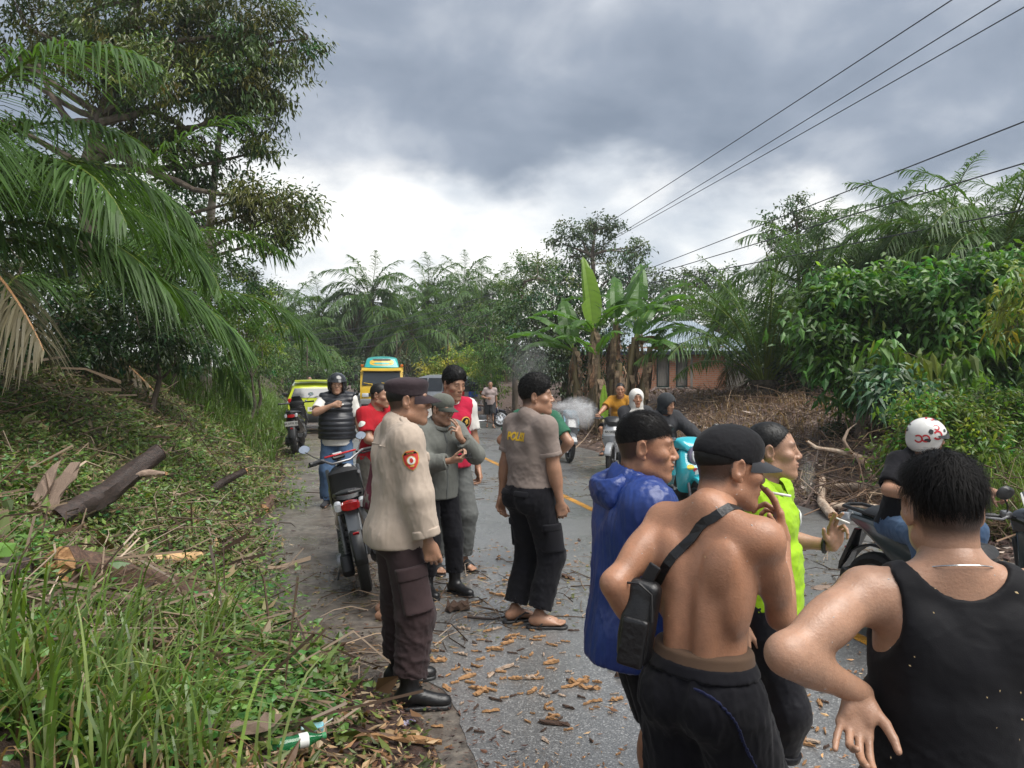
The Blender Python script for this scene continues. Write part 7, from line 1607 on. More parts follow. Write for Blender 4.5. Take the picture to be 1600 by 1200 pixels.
    # engine, cvt cover, exhaust, shock
    e = MB(); e.pillow([(-0.74, 0.235), (-0.70, 0.35), (-0.45, 0.40), (-0.18, 0.38), (-0.10, 0.28), (-0.22, 0.19), (-0.55, 0.17), (-0.70, 0.18)], 0.05, 0.02, x0=-0.115); eo = e.build('engine_cover', PLASTIC, root, smooth=True)
    e2 = MB(); e2.box((0.02, -0.28, 0.32), (0.16, 0.22, 0.16), None, 0.03); e2.build('engine', ALU, root, smooth=True); e3 = MB(); e3.lathe([(0.0, -0.19), (0.075, -0.19), (0.085, -0.17), (0.085, -0.15)], (0, -0.60, 0.28), 'X', 18); e3.build('clutch_cover', ALU, root, smooth=True)
    ex = MB(); ex.tube([(0.10, -0.20, 0.22), (0.135, -0.45, 0.20)], 0.022, 8); ex.tube([(0.135, -0.42, 0.21), (0.145, -0.50, 0.25), (0.15, -0.78, 0.36), (0.15, -0.86, 0.39)], [0.035, 0.062, 0.066, 0.05], 14); xo = ex.build('exhaust', PLASTIC, root, smooth=True)
    hs = MB(); hs.pillow([(-0.52, 0.30), (-0.50, 0.36), (-0.82, 0.455), (-0.84, 0.40)], 0.012, 0.01, x0=0.215); hs.build('heat_shield', ALU if not big else PLASTIC, xo, smooth=True)
    sh = MB()
    for k in range(9): sh.lathe([(0.024, -0.004), (0.031, 0), (0.024, 0.004)], (-0.105, -0.63+0.008*k, 0.36+0.028*k), 'Z', 10)
    sh.tube([(-0.105, -0.65, 0.32), (-0.105, -0.55, 0.66)], 0.018, 8); sh.build('shock_absorber', ALU, root, smooth=True)
    # floor, leg shield, front cowl
    fb = MB(); fb.pillow([(0.05, 0.30), (0.05, 0.36), (0.34, 0.36), (0.42, 0.46), (0.46, 0.44), (0.38, 0.30), (0.30, 0.25), (0.10, 0.25)], 0.165*W_, 0.03); fb.build('footboard', PLASTIC, root, smooth=True)
    ls = MB(); ls.pillow([(0.36, 0.38), (0.44, 0.62), (0.40, 0.90), (0.46, 0.97), (0.56, 0.92), (0.66, 0.72), (0.62, 0.60), (0.48, 0.40)] if not big else [(0.34, 0.36), (0.44, 0.62), (0.38, 0.94), (0.46, 1.02), (0.62, 0.95), (0.84, 0.72), (0.78, 0.60), (0.50, 0.36)], 0.175*W_ if not big else 0.20, 0.06, wfun=lambda y, z: 0.62+0.38*math.sin(PI*min(1, max(0, (z-0.34)/0.66)))**0.8)
    ls.build('front_cowl', paint, root, smooth=True)
    inn = MB(); inn.pillow([(0.33, 0.46), (0.41, 0.64), (0.37, 0.90), (0.43, 0.94), (0.50, 0.70), (0.42, 0.45)], 0.145*W_, 0.03); inn.build('inner_cover', PLASTIC, root, smooth=True)
    hl = MB()
    if kind == 'retro':
        hl.lathe([(0.0, 0.075), (0.085, 0.065), (0.10, 0.03), (0.10, 0.0)], (0, 0.60, 0.86), 'Y', 28); hl.build('headlight', CLEAR, root, smooth=True)
        rg = MB(); rg.lathe([(0.098, 0.05), (0.115, 0.04), (0.12, 0.01), (0.11, -0.02)], (0, 0.60, 0.86), 'Y', 28); rg.build('headlight_ring', pmat('grey_ring', (0.16, 0.15, 0.22), rough=0.3), root, smooth=True)
    else:
        for sx in (1, -1):
            h = MB(); h.pillow([(0.60, 0.72), (0.585, 0.80), (0.55, 0.86), (0.50, 0.85), (0.56, 0.70)], 0.055, 0.015, x0=sx*0.07); h.build('headlight', CLEAR, root, smooth=True)
            c = MB(); c.pillow([(0.50, 0.66), (0.62, 0.66), (0.56, 0.88), (0.48, 0.94)], 0.018, 0.01, x0=sx*0.145); c.build('cowl_wing', accent or paint2, root, smooth=True)
    ff = MB(); V = []; F = []; n = 14
    for i in range(n):
        a = math.radians(20+150*i/(n-1))
        for x, k in ((-0.068, -0.02), (-0.05, 0.01), (0, 0.018), (0.05, 0.01), (0.068, -0.02)): V.append((x, wb+(rr+0.03+k)*math.cos(a), rr+(rr+0.03+k)*math.sin(a)))
    for i in range(n-1):
        for k in range(4): F.append((i*5+k, i*5+k+1, (i+1)*5+k+1, (i+1)*5+k))
    ff.add(V, F); fo = ff.build('front_fender', paint, root, smooth=True); fo.modifiers.new('thickness', 'SOLIDIFY').thickness = 0.005
    fk = MB()
    for sx in (1, -1): fk.tube([(sx*0.075, wb, rr), (sx*0.075, wb-0.10, 0.62), (sx*0.05, wb-0.16, 0.78)], 0.019, 8)
    fk.build('fork', ALU, root, smooth=True)
    # steering: handlebar group
    hb = empty('handlebar', (0, 0.44, 0.97)); hb.parent = root; hb.rotation_euler = (math.radians(-12), 0, steer)
    g = MB()
    if naked: g.tube([(-0.34, -0.12, 0.06), (-0.22, -0.06, 0.075), (-0.10, -0.01, 0.02), (0.10, -0.01, 0.02), (0.22, -0.06, 0.075), (0.34, -0.12, 0.06)], 0.012, 8)
    else: g.tube([(-0.34, -0.13, 0.03), (-0.2, -0.05, 0.04), (0, -0.0, 0.03), (0.2, -0.05, 0.04), (0.34, -0.13, 0.03)], 0.012, 8)
    g.build('bar', PLASTIC if not naked else ALU, hb, smooth=True)
    for sx in (1, -1):
        gp = MB(); gp.tube([(sx*0.235, -0.065, 0.072 if naked else 0.04), (sx*0.365, -0.132, 0.058 if naked else 0.028)], 0.018, 10); gp.lathe([(0.022, -0.01), (0.022, 0.01)], (sx*0.37, -0.134, 0.058 if naked else 0.028), 'X', 10); gp.build('grip', RUBBER, hb, smooth=True)
        lv = MB(); lv.tube([(sx*0.20, -0.01, 0.06), (sx*0.26, 0.005, 0.05), (sx*0.36, -0.055, 0.045)], [0.008, 0.007, 0.006], 6); lv.box((sx*0.20, -0.03, 0.065), (0.05, 0.05, 0.04), None, 0.01); lv.build('brake_lever', PLASTIC if naked else ALU, hb, smooth=True)
        if mirrors: mirror(hb, (sx*0.19, -0.03, 0.07), (sx*0.31, 0.03, 0.20), MIRROR, -1)
    if naked:
        cb = MB(); cb.tube([(-0.17, -0.035, 0.095), (0.17, -0.035, 0.095)], 0.010, 8); cb.build('cross_brace', accent or REDLENS, hb, smooth=True)
        mt = MB(); mt.box((0, 0.03, 0.09), (0.13, 0.03, 0.085), Matrix.Rotation(-0.7, 3, 'X'), 0.01); mt.tube([(0, 0.02, 0), (0, 0.03, 0.08)], 0.02, 8); mo = mt.build('speedometer', PLASTIC, hb, smooth=True)
        sc = MB(); sc.box((0, 0.015, 0.105), (0.095, 0.004, 0.045), Matrix.Rotation(-0.7, 3, 'X')); sc.build('meter_display', pmat('lcd', (0.38, 0.42, 0.42), rough=0.2), mo)
        kn = MB(); kn.tube([(0.1, -0.06, -0.12), (0.105, -0.09, -0.12)], 0.018, 10); kn.build('ignition_lock', ALU, hb)
    else:
        nc = MB(); nc.pillow([(-0.07, 0.02), (-0.06, 0.085), (0.04, 0.10), (0.15, 0.03), (0.16, -0.04), (-0.02, -0.06)], 0.16*W_, 0.04, wfun=lambda y, z: 1-0.3*max(0, y/0.15)); nc.build('handlebar_cover', paint2 if kind != 'retro' else paint, hb, smooth=True)
    if big:
        ws = MB(); ws.pillow([(0.50, 0.98), (0.40, 1.16), (0.41, 1.17), (0.54, 0.98)], 0.15, 0.01, wfun=lambda y, z: 1-0.5*max(0, (z-1.0)/0.2)); ws.build('windscreen', GLASS, root, smooth=True)
    if stand: k = MB(); k.tube([(-0.14, -0.12, 0.25), (-0.24, -0.20, 0.02)], 0.010, 6); k.build('side_stand', PLASTIC, root)
    if front_plate: plate(root, Vector((0, 0.675, 0.79)), 0.24, 0.085, -0.35, front_plate, R=True)
    return root
def bikes():
    g = 'motorbikes standing and riding on the road'
    scooter('black street scooter with naked handlebar and red cross brace parked behind the policeman', gpos(568, 7.0), -14, -11, math.radians(28), 1.0, GLOSS, GREYP, naked=True, group=g, name='scooter')
    scooter('black scooter parked on the verge behind the yellow green car, plate facing us', gpos(467, 17.8, 0.06), -10, -5, 0.0, 1.08, GLOSS, PLASTIC, plate_text='BA 3771 DL', group=g, kind='maxi', wide=1.0, rr=0.27)
    scooter('silver and black scooter ridden by the man in mustard yellow', gpos(966, 14.3), 200, 0, 0.15, 1.0, SILVER, PLASTIC, group=g, stand=False, front_plate='BA 5423', accent=PLASTIC)
    o = scooter('turquoise retro scooter with round headlight and stickers half hidden by the raincoat', gpos(1050, 9.6), 164, 0, 0.0, 1.0, TEAL, TEAL, kind='retro', group=g, stand=False, wide=1.25)
    YS = pmat('sticker_yellow', (0.70, 0.55, 0.02), rough=0.4); RS_ = pmat('sticker_red', (0.55, 0.02, 0.03), rough=0.4)
    cw = [c for c in o.children if c.name.startswith('front_cowl')][0]
    for (x, z, rx, rz, mt, nm, pts) in ((0.10, 0.73, 0.045, 0.030, YS, 'sticker', None), (0.045, 0.70, 0.03, 0.03, RS_, 'sticker', [(math.cos(a)*(0.7+0.3*(i % 2)), math.sin(a)*(0.7+0.3*(i % 2))) for i, a in enumerate(np.linspace(0, 2*PI, 14, endpoint=False))]), (-0.05, 0.665, 0.09, 0.028, PLATEW, 'sticker', [(-1, -1), (1, -1), (1, 1), (-1, 1)])):
        me = disc_mesh(rx, rz, 14, 3, pts); wrap_on(me, cw, (x, 0.62, z), (-1, 0, 0), (0, 0, 1), 0.004); link(nm, me, mt, cw)
    scooter('big dark maxi scooter crossing at right under the rider with patterned helmet', Vector((2.84, 4.80, 0.004)), 158, 0, -0.12, 0.97, pmat('dark_green_grey_paint', (0.045, 0.058, 0.060), rough=0.16, coat=0.7, scale=3), GLOSS, kind='maxi', group=g, stand=False)
    scooter('dark motorbike with grey front cowl standing by the brown verge', gpos(876, 16.5), 168, -5, 0.2, 1.02, GREYP, pmat('blue_panel', (0.03, 0.16, 0.24), rough=0.3), group=g)
    # underbone parked side on
    root = empty('underbone_motorbike', (0, 0, 0)); xform(root, gpos(755, 27.0), 92, -6, 1.0); tag(root, 'blue black underbone motorbike parked side on at the far right verge', 'motorbike', g)
    wheel(root, -0.61, 0.29, 0.29, 0.07, spokes=12); wheel(root, 0.61, 0.29, 0.29, 0.06, spokes=12)
    b = MB(); b.pillow([(-0.82, 0.78), (-0.80, 0.83), (-0.45, 0.76), (-0.1, 0.70), (-0.05, 0.55), (-0.35, 0.52), (-0.6, 0.66)], 0.10, 0.04); b.build('tail_body', pmat('blue_black_paint', (0.02, 0.025, 0.06), rough=0.2, coat=0.5), root, smooth=True)
    st = MB(); st.pillow([(-0.70, 0.80), (-0.62, 0.85), (-0.3, 0.81), (0.02, 0.77), (0.02, 0.70), (-0.3, 0.74)], 0.11, 0.04); st.build('seat', pmat('brown_seat', (0.10, 0.055, 0.04), rough=0.6), root, smooth=True)
    lg = MB(); lg.pillow([(0.05, 0.55), (0.32, 0.90), (0.40, 0.92), (0.52, 0.60), (0.42, 0.34), (0.30, 0.30), (0.24, 0.5)], 0.14, 0.06); lg.build('leg_shield', pmat('blue_black_paint', (0.02, 0.025, 0.06)), root, smooth=True)
    e = MB(); e.box((0, 0.0, 0.32), (0.22, 0.34, 0.20), None, 0.05); e.build('engine', ALU, root, smooth=True)
    ex = MB(); ex.tube([(0.12, 0.2, 0.22), (0.13, -0.2, 0.20), (0.14, -0.45, 0.27), (0.14, -0.85, 0.40)], [0.02, 0.024, 0.045, 0.05], 10); ex.build('exhaust', CHROME, root, smooth=True)
    fk = MB()
    for sx in (1, -1): fk.tube([(sx*0.07, 0.61, 0.29), (sx*0.06, 0.42, 0.88)], 0.018, 8)
    fk.build('fork', ALU, root, smooth=True)
    h = MB(); h.pillow([(0.36, 0.88), (0.38, 1.0), (0.46, 0.98), (0.54, 0.86), (0.46, 0.82)], 0.09, 0.03); h.tube([(-0.33, 0.24, 0.99), (-0.1, 0.38, 0.97), (0.1, 0.38, 0.97), (0.33, 0.24, 0.99)], 0.013, 8); h.build('handlebar', PLASTIC, root, smooth=True)
    ff = MB(); ff.pillow([(0.36, 0.50), (0.5, 0.62), (0.72, 0.60), (0.90, 0.46), (0.72, 0.56), (0.52, 0.57)], 0.05, 0.015); ff.build('front_fender', pmat('blue_black_paint', (0.02, 0.025, 0.06)), root, smooth=True)
    mirror(root, (0.2, 0.33, 1.0), (0.28, 0.36, 1.13))
bikes()
def riders():
    H2 = pmat('white_helmet', (0.74, 0.73, 0.70), rough=0.2, coat=0.5, scale=4)
    # patterned helmet rider on the maxi scooter
    b = Vector((2.84, 4.80, 0.004)); az = 158
    fw = Vector((math.sin(math.radians(az)), math.cos(math.radians(az)), 0))
    loc = b-fw*0.42
    P = dict(pelvis=(0, -0.06, 0.88), lean=20, head_yaw=-48, head_pitch=-8, hs=0.95, fat=1.05, armR=dict(w=(0.33, 0.40, 1.14), pole=(1, -0.5, -0.6), d=(0.05, 1, -0.1), n=(-0.2, -0.1, -1), pose='grip'), armL=dict(w=(-0.33, 0.40, 1.14), pole=(-1, -0.5, -0.6), d=(-0.05, 1, -0.1), n=(0.2, -0.1, -1), pose='grip'), legR=dict(a=(0.20, 0.34, 0.46), pole=(0.5, 1, 0.6)), legL=dict(a=(-0.20, 0.34, 0.46), pole=(-0.5, 1, 0.6)))
    o = simple('rider in white patterned helmet, black t-shirt and jeans on the big dark scooter', loc, az, 1.56, P, SK1, (BLACK_CLOTH, 'black_t_shirt', 0.42, 0.90, 0.014), (JEANS, 'jeans', 0.10, (0.10, 0.088, 0.08)), None, ('sandal',), 0.013, 0.005, 27)
    helmet(o['f'], o['root'], H2, 0.006, VIS)
    f = o['f']; hm = [c for c in o['root'].children if c.name.startswith('helmet')][0]; rg = np.random.RandomState(3)
    RD = pmat('helmet_red', (0.50, 0.03, 0.04), rough=0.25); BK = pmat('helmet_black', (0.03, 0.03, 0.032), rough=0.25)
    for i in range(26):
        dv = unit(rg.normal(0, 1, 3)); dv[2] = abs(dv[2])*0.8-0.1; dv[1] = dv[1]*0.8-0.2; dv = unit(dv); n = f.Rh@dv; rt = nrm(np.cross(n, A(0.2, 0.1, 1))); up = np.cross(n, rt); c = f.hc+f.Rh@A(0, -0.012, 0.025)+n*0.14*f.hs
        if i % 2: pts = [(math.cos(a), math.sin(a)) for a in np.linspace(0.4, 5.6, 14)]+[(0.62*math.cos(a), 0.62*math.sin(a)) for a in np.linspace(5.6, 0.4, 14)]; me = bpy.data.meshes.new('ring'); k = rg.uniform(0.022, 0.038); me.from_pydata([(a*k, b_*k, 0) for a, b_ in pts], [], [(j, j+1, 26-j, 27-j) for j in range(13)])
        else: k = rg.uniform(0.012, 0.024); me = disc_mesh(k, k*0.8, 9, 2, [(math.cos(a)*rg.uniform(0.6, 1.2), math.sin(a)*rg.uniform(0.6, 1.2)) for a in np.linspace(0, 2*PI, 9, endpoint=False)])
        wrap_on(me, hm, c, rt, np.cross(n, rt), 0.0025); link('helmet_graphic', me, RD if i % 2 else BK, hm)
    # mustard rider
    az = 200; b = gpos(966, 14.3); fw = Vector((math.sin(math.radians(az)), math.cos(math.radians(az)), 0))
    P = dict(pelvis=(0, -0.1, 0.86), lean=4, head_yaw=-10, head_pitch=0, fat=1.08, armR=dict(w=(0.33, 0.38, 1.06), pole=(1, -0.4, -0.5), d=(0, 1, 0), n=(0, 0, -1), pose='grip'), armL=dict(w=(-0.33, 0.38, 1.06), pole=(-1, -0.4, -0.5), d=(0, 1, 0), n=(0, 0, -1), pose='grip'), legR=dict(a=(0.24, 0.26, 0.42), pole=(0.7, 1, 0.5)), legL=dict(a=(-0.24, 0.26, 0.42), pole=(-0.7, 1, 0.5)))
    simple('barefoot rider in mustard yellow t-shirt coming along on the silver scooter', b-fw*0.14, az, 1.70, P, SK2, (MUSTARD, 'mustard_t_shirt', 0.42, 0.88, 0.016), (DGREY, 'shorts', 0.50, (0.105, 0.10, 0.10)), ('crop', 0, 0.01, 0.01), ('sandal',), 0.016, 0.007, 29)
    # hooded rider and passenger on the turquoise scooter
    az = 164; b = gpos(1050, 9.6); fw = Vector((math.sin(math.radians(az)), math.cos(math.radians(az)), 0))
    P = dict(pelvis=(0, -0.1, 0.85), lean=6, head_yaw=-24, head_pitch=8, armR=dict(w=(0.33, 0.36, 1.04), pole=(1, -0.4, -0.5), d=(0, 1, 0), n=(0, 0, -1), pose='grip'), armL=dict(w=(-0.33, 0.36, 1.04), pole=(-1, -0.4, -0.5), d=(0, 1, 0), n=(0, 0, -1), pose='grip'), legR=dict(a=(0.2, 0.26, 0.42), pole=(0.4, 1, 0.5)), legL=dict(a=(-0.2, 0.26, 0.42), pole=(-0.4, 1, 0.5)))
    o = simple('rider in dark hooded raincoat on the turquoise scooter', b-fw*0.16, az, 1.62, P, SK1, (DGREY, 'raincoat', 0.95, 0.80, 0.03), (DGREY, 'trousers', 0.12, (0.10, 0.09, 0.085)), None, ('shoe', RUBBER), 0.015, 0.006, 31)
    f = o['f']; obj_sdf('hood', hscale([ell(f.h(0, -0.01, 0.025), (0.105, 0.125, 0.115), f.Rh, 0.02), ell(f.h(0, -0.02, -0.07), (0.10, 0.10, 0.08), f.Rh, 0.03), ell(f.h(0, 0.12, -0.03), (0.066, 0.08, 0.085), f.Rh, 0.01, 's'), ell(f.h(0, -0.005, 0.0), (0.085, 0.108, 0.105), f.Rh, 0.004, 's')], f.hs), 0.008, cloth('dark_hood', (0.032, 0.036, 0.040)), o['root'], wr=(0.006, 22, 3, 1))
    P = dict(pelvis=(0, -0.1, 0.92), lean=2, head_yaw=12, armR=dict(w=(0.15, 0.25, 1.0), pole=(1, -0.4, -0.5)), armL=dict(w=(-0.15, 0.25, 1.0), pole=(-1, -0.4, -0.5)), legR=dict(a=(0.26, 0.2, 0.42), pole=(0.7, 1, 0.5)), legL=dict(a=(-0.26, 0.2, 0.42), pole=(-0.7, 1, 0.5)))
    o = simple('passenger in white headscarf behind the hooded rider', b-fw*0.58-Vector((0.17, 0, 0)), az, 1.60, P, SK2, (DGREY, 'blouse', 0.93, 0.80, 0.02), (DGREY, 'trousers', 0.12, (0.10, 0.09, 0.085)), None, ('shoe', RUBBER), 0.016, 0.007, 33)
    f = o['f']; obj_sdf('headscarf', hscale([ell(f.h(0, -0.012, 0.02), (0.100, 0.120, 0.112), f.Rh, 0.02), ell(f.h(0, -0.01, -0.10), (0.095, 0.10, 0.08), f.Rh, 0.05), ell(f.h(0, 0.0, -0.19), (0.15, 0.12, 0.05), f.Rh, 0.05), ell(f.h(0, 0.13, -0.015), (0.058, 0.09, 0.078), f.Rh, 0.008, 's')], f.hs), 0.009, WHITE, o['root'], wr=(0.004, 22, 5, 1))
riders()

def car_body(sections, nx=None):
    """sections: list of (y, [(x, z), ...]) half outline from bottom to roof centre; mirrored"""
    V, F = [], []; m = len(sections[0][1])
    for (y, P) in sections:
        for (x, z) in P: V.append((x, y, z))
        for (x, z) in P[::-1]: V.append((-x, y, z))
    n = 2*m
    for i in range(len(sections)-1):
        for k in range(n-1): F.append((i*n+k, i*n+k+1, (i+1)*n+k+1, (i+1)*n+k))
    F.append(tuple(range(n-1, -1, -1))); F.append(tuple((len(sections)-1)*n+k for k in range(n)))
    return V, F
def car(label, loc, az, paint, kind, plate_text, group='vehicles stopped down the road'):
    root = empty('parked_car', (0, 0, 0)); xform(root, loc, az); tag(root, label, 'car', group)
    suv = kind == 'mpv'; H = 1.85 if suv else 1.62; hw = 0.86
    # stations front (+y) to rear
    belt = 1.02 if not suv else 1.10
    st = [(1.92, 0.55, 0.66, 0.66), (1.85, 0.45, 0.80, 0.80), (1.45, 0.30, 0.92, 0.92), (0.92, 0.26, belt-0.02, belt-0.02), (0.30, 0.26, belt, H-0.10), (-0.10, 0.26, belt, H), (-0.9, 0.26, belt+0.02, H-0.01), (-1.45, 0.28, belt+0.04, H-0.05), (-1.72, 0.32, belt+0.03, H-0.16 if suv else H-0.22), (-1.90, 0.42, belt, belt+0.02), (-1.94, 0.46, 0.72, 0.74)]
    if suv: st = [(a*1.12, b, c, d) for a, b, c, d in st]
    S_ = []
    for (y, zb, zs, zr) in st:
        taper = 1-0.10*max(0, (abs(y)-1.3)/0.6); w = hw*taper; up = zr-zs
        wr = w-0.20*min(1, max(0, up)/0.5)
        S_.append((y, [(w*0.86, zb), (w*0.98, zb+0.08), (w, (zb+zs)/2), (w*0.985, zs-0.03), (w*0.965, zs), (wr+0.03, zs+up*0.72), (wr-0.05, zs+up*0.95), (wr*0.6, zs+up), (0.0, zs+up+0.012)]))
    m = MB(); V, F = car_body(S_); m.add(V, F); b = m.build('body', paint, root, smooth=True)
    def pane(name, pts, mat=GLASS):
        g = MB(); g.add(pts, [tuple(range(len(pts)))]); o = g.build(name, mat, root); o.modifiers.new('thickness', 'SOLIDIFY').thickness = 0.01; return o
    k = 1.12 if suv else 1.0; yr = -1.72*k; e = 0.014
    # rear screen on the tailgate
    zt, zb_ = (H-0.20, belt+0.02) if suv else (H-0.26, belt+0.05)
    pane('rear_window', [(-0.60, yr-0.012-e, zt), (0.60, yr-0.012-e, zt), (0.70, yr-0.17*k-e, zb_), (-0.70, yr-0.17*k-e, zb_)])
    pane('windscreen', [(0.62, 0.34*k+e, H-0.13), (-0.62, 0.34*k+e, H-0.13), (-0.74, 0.90*k+e, belt+0.02), (0.74, 0.90*k+e, belt+0.02)])
    for sx in (1, -1):
        for (y0, y1) in ((0.72, -0.22), (-0.30, -1.0), (-1.06, -1.5)):
            zt2 = H-0.15; pane('side_window', [(sx*(hw*0.985+0.004), y0*k, belt+0.03), (sx*(hw*0.985+0.004), y1*k, belt+0.03), (sx*(hw-0.14), y1*k, zt2), (sx*(hw-0.14), min(y0, 0.28)*k, zt2)])
        mm = MB(); mm.box((sx*(hw+0.09), 0.68*k, belt+0.08), (0.18, 0.09, 0.13), None, 0.03); mm.build('wing_mirror', PLASTIC, root, smooth=True)
        tl = MB(); tl.box((sx*0.70, -1.90*k, belt-0.06), (0.20, 0.10, 0.18), None, 0.03); tl.build('tail_lamp', REDLENS, root, smooth=True)
        hl = MB(); hl.box((sx*0.64, 1.80*k, 0.78), (0.32, 0.16, 0.15), None, 0.04); hl.build('headlight', CLEAR, root, smooth=True)
        for yy in (1.22*k, -1.22*k):
            w = wheel(root, 0, 0, 0.30 if not suv else 0.34, 0.19, disc=False); w.location = (sx*(hw-0.10), yy, 0.30 if not suv else 0.34)
            ar = MB(); ar.lathe([(0.30, -0.10), (0.37 if not suv else 0.40, -0.10), (0.37 if not suv else 0.40, 0.10), (0.30, 0.10)], (sx*(hw-0.09), yy, 0.31 if not suv else 0.35), 'X', 24); ar.build('wheel_arch', PLASTIC, root, smooth=True)
    bp = MB(); bp.box((0, -1.97*k, 0.44), (1.60, 0.14, 0.28), None, 0.05); bp.build('rear_bumper', PLASTIC if not suv else paint, root, smooth=True)
    bf = MB(); bf.box((0, 1.92*k, 0.46), (1.58, 0.14, 0.26), None, 0.05); bf.build('front_bumper', paint, root, smooth=True)
    if suv:
        cb = MB(); cb.box((0, -2.235, 0.76), (1.30, 0.05, 0.07), None, 0.01); cb.build('chrome_strip', CHROME, root)
        bl = MB(); bl.box((0, -2.20, 1.00), (0.62, 0.02, 0.22)); bl.build('blue_panel', pmat('blue_sticker', (0.01, 0.10, 0.65), rough=0.4), root)
    else:
        sp = MB(); sp.box((0, -1.62, H-0.03), (1.20, 0.26, 0.05), None, 0.02); sp.build('spoiler', paint, root, smooth=True)
        wp = MB(); wp.tube([(0.0, -1.91, 1.09), (0.24, -1.85, 1.15)], 0.012, 5); wp.build('rear_wiper', PLASTIC, root)
        an = MB(); an.tube([(0, -0.9, H), (0, -1.05, H+0.09)], 0.008, 5); an.build('aerial', PLASTIC, root)
    plate(root, Vector((0, -1.965*k-(0.085 if not suv else 0.09), 0.60 if suv else 0.72)), 0.42, 0.14, 0.0, plate_text)
    return root
def cars():
    car('yellow green hatchback seen from behind on the left verge', Vector((-6.6, 25.6, 0.05)), -15, pmat('lime_paint', (0.50, 0.58, 0.035), rough=0.2, coat=0.6, scale=2), 'hatch', 'BA 1739')
    car('silver people carrier turned across the road behind the officers', Vector((-3.55, 34.5, 0.0)), -58, SILVER, 'mpv', 'BM 1208')
    # truck
    root = empty('truck', (0, 0, 0)); xform(root, Vector((-6.25, 37.0, 0.0)), 172); tag(root, 'yellow truck with turquoise roof deflector facing us at the bend', 'truck', 'vehicles stopped down the road')
    Y = pmat('truck_yellow', (0.62, 0.40, 0.025), (0.55, 0.35, 0.02), rough=0.35, coat=0.3, scale=3); T = pmat('truck_turquoise', (0.02, 0.36, 0.33), rough=0.3, coat=0.3, scale=3)
    cb = MB(); cb.pillow([(0.0, 0.55), (0.0, 2.10), (0.25, 2.14), (0.95, 2.10), (1.22, 1.32), (1.28, 1.20), (1.30, 0.55)], 0.98, 0.06); cab = cb.build('cab', Y, root, smooth=True)
    ws = MB(); ws.add([(-0.84, 1.005, 2.0), (0.84, 1.005, 2.0), (0.90, 1.235, 1.36), (-0.90, 1.235, 1.36)], [(0, 1, 2, 3)]); w_ = ws.build('windscreen', GLASS, cab); w_.modifiers.new('thickness', 'SOLIDIFY').thickness = 0.02
    for x in (-0.42, 0.40):
        wp = MB(); wp.tube([(x, 1.26, 1.36), (x+0.10, 1.24, 1.42), (x+0.42, 1.22, 1.47)], 0.016, 5); wp.box((x+0.12, 1.25, 1.42), (0.22, 0.02, 0.04)); wp.build('wiper', Y, cab)
    hd = MB(); hd.pillow([(0.1, 2.14), (0.05, 2.58), (0.30, 2.72), (0.78, 2.62), (1.02, 2.20), (1.0, 2.12)], 0.80, 0.10, wfun=lambda y, z: 1-0.12*max(0, (z-2.2)/0.5)); h = hd.build('roof_deflector', T, root, smooth=True)
    for (z0, z1, w0, mt) in ((2.28, 2.56, 0.56, Y), (2.33, 2.42, 0.36, T), (2.50, 2.60, 0.42, pmat('deflector_dark', (0.06, 0.05, 0.04))), (2.37, 2.385, 0.46, pmat('deflector_dark', (0.06, 0.05, 0.04)))):
        me = disc_mesh(w0, (z1-z0)/2, 18, 4, [(math.copysign(abs(math.cos(a))**0.5, math.cos(a)), math.copysign(abs(math.sin(a))**0.7, math.sin(a))) for a in np.linspace(0, 2*PI, 24, endpoint=False)]); wrap_on(me, h, (0, 0.95, (z0+z1)/2), (-1, 0, 0), (0, 0, 1), 0.006+0.004*(z0 > 2.3)+0.003*(w0 < 0.45)); link('deflector_graphic', me, mt, h)
    vz = MB(); vz.pillow([(0.93, 2.02), (0.96, 2.16), (1.14, 2.10), (1.16, 2.02)], 0.92, 0.02); v = vz.build('sun_visor', Y, cab, smooth=True)
    gl = MB(); gl.box((0, 1.305, 0.92), (1.2, 0.03, 0.16), None, 0.01); gl.build('grille', PLASTIC, cab); bu = MB(); bu.box((0, 1.34, 0.60), (1.94, 0.14, 0.26), None, 0.04); bu.build('front_bumper', SILVER, cab, smooth=True)
    for sx in (1, -1):
        hl = MB(); hl.box((sx*0.74, 1.31, 0.90), (0.30, 0.05, 0.18), None, 0.03); hl.build('headlight', CLEAR, cab, smooth=True)
        mi = MB(); mi.tube([(sx*0.95, 1.0, 1.95), (sx*1.16, 1.12, 1.90)], 0.015, 5); mi.box((sx*1.17, 1.12, 1.72), (0.16, 0.07, 0.30), None, 0.03); mi.build('wing_mirror', PLASTIC, cab, smooth=True)
        sw = MB(); sw.add([(sx*0.985, 0.25, 1.38), (sx*0.985, 0.98, 1.38), (sx*0.985, 0.86, 1.95), (sx*0.985, 0.25, 1.95)], [(0, 1, 2, 3)]); s_ = sw.build('side_window', GLASS, cab); s_.modifiers.new('thickness', 'SOLIDIFY').thickness = 0.01
        for yy in (0.85, -2.6):
            w = wheel(root, 0, 0, 0.38, 0.22, disc=False); w.location = (sx*0.82, yy, 0.38)
        lp = MB(); lp.box((sx*0.93, 0.3, 2.28), (0.14, 0.12, 0.12), None, 0.03); lp.build('marker_lamp', pmat('amber_lens', (0.65, 0.16, 0.02), rough=0.2), root, smooth=True)
    bd = MB(); bd.box((0, -2.0, 0.78), (2.1, 3.7, 0.14), None, 0.02); bd.build('load_bed', PLASTIC, root)
    for yy in (-0.25, -1.5, -2.7, -3.8):
        for sx in (1, -1):
            p = MB(); p.box((sx*1.0, yy, 1.5), (0.07, 0.07, 1.4)); p.build('stake', DGREY, root)
    for z in (1.05, 1.55, 2.1):
        for sx in (1, -1): r = MB(); r.box((sx*1.0, -2.0, z), (0.04, 3.6, 0.08)); r.build('side_rail', DGREY, root)
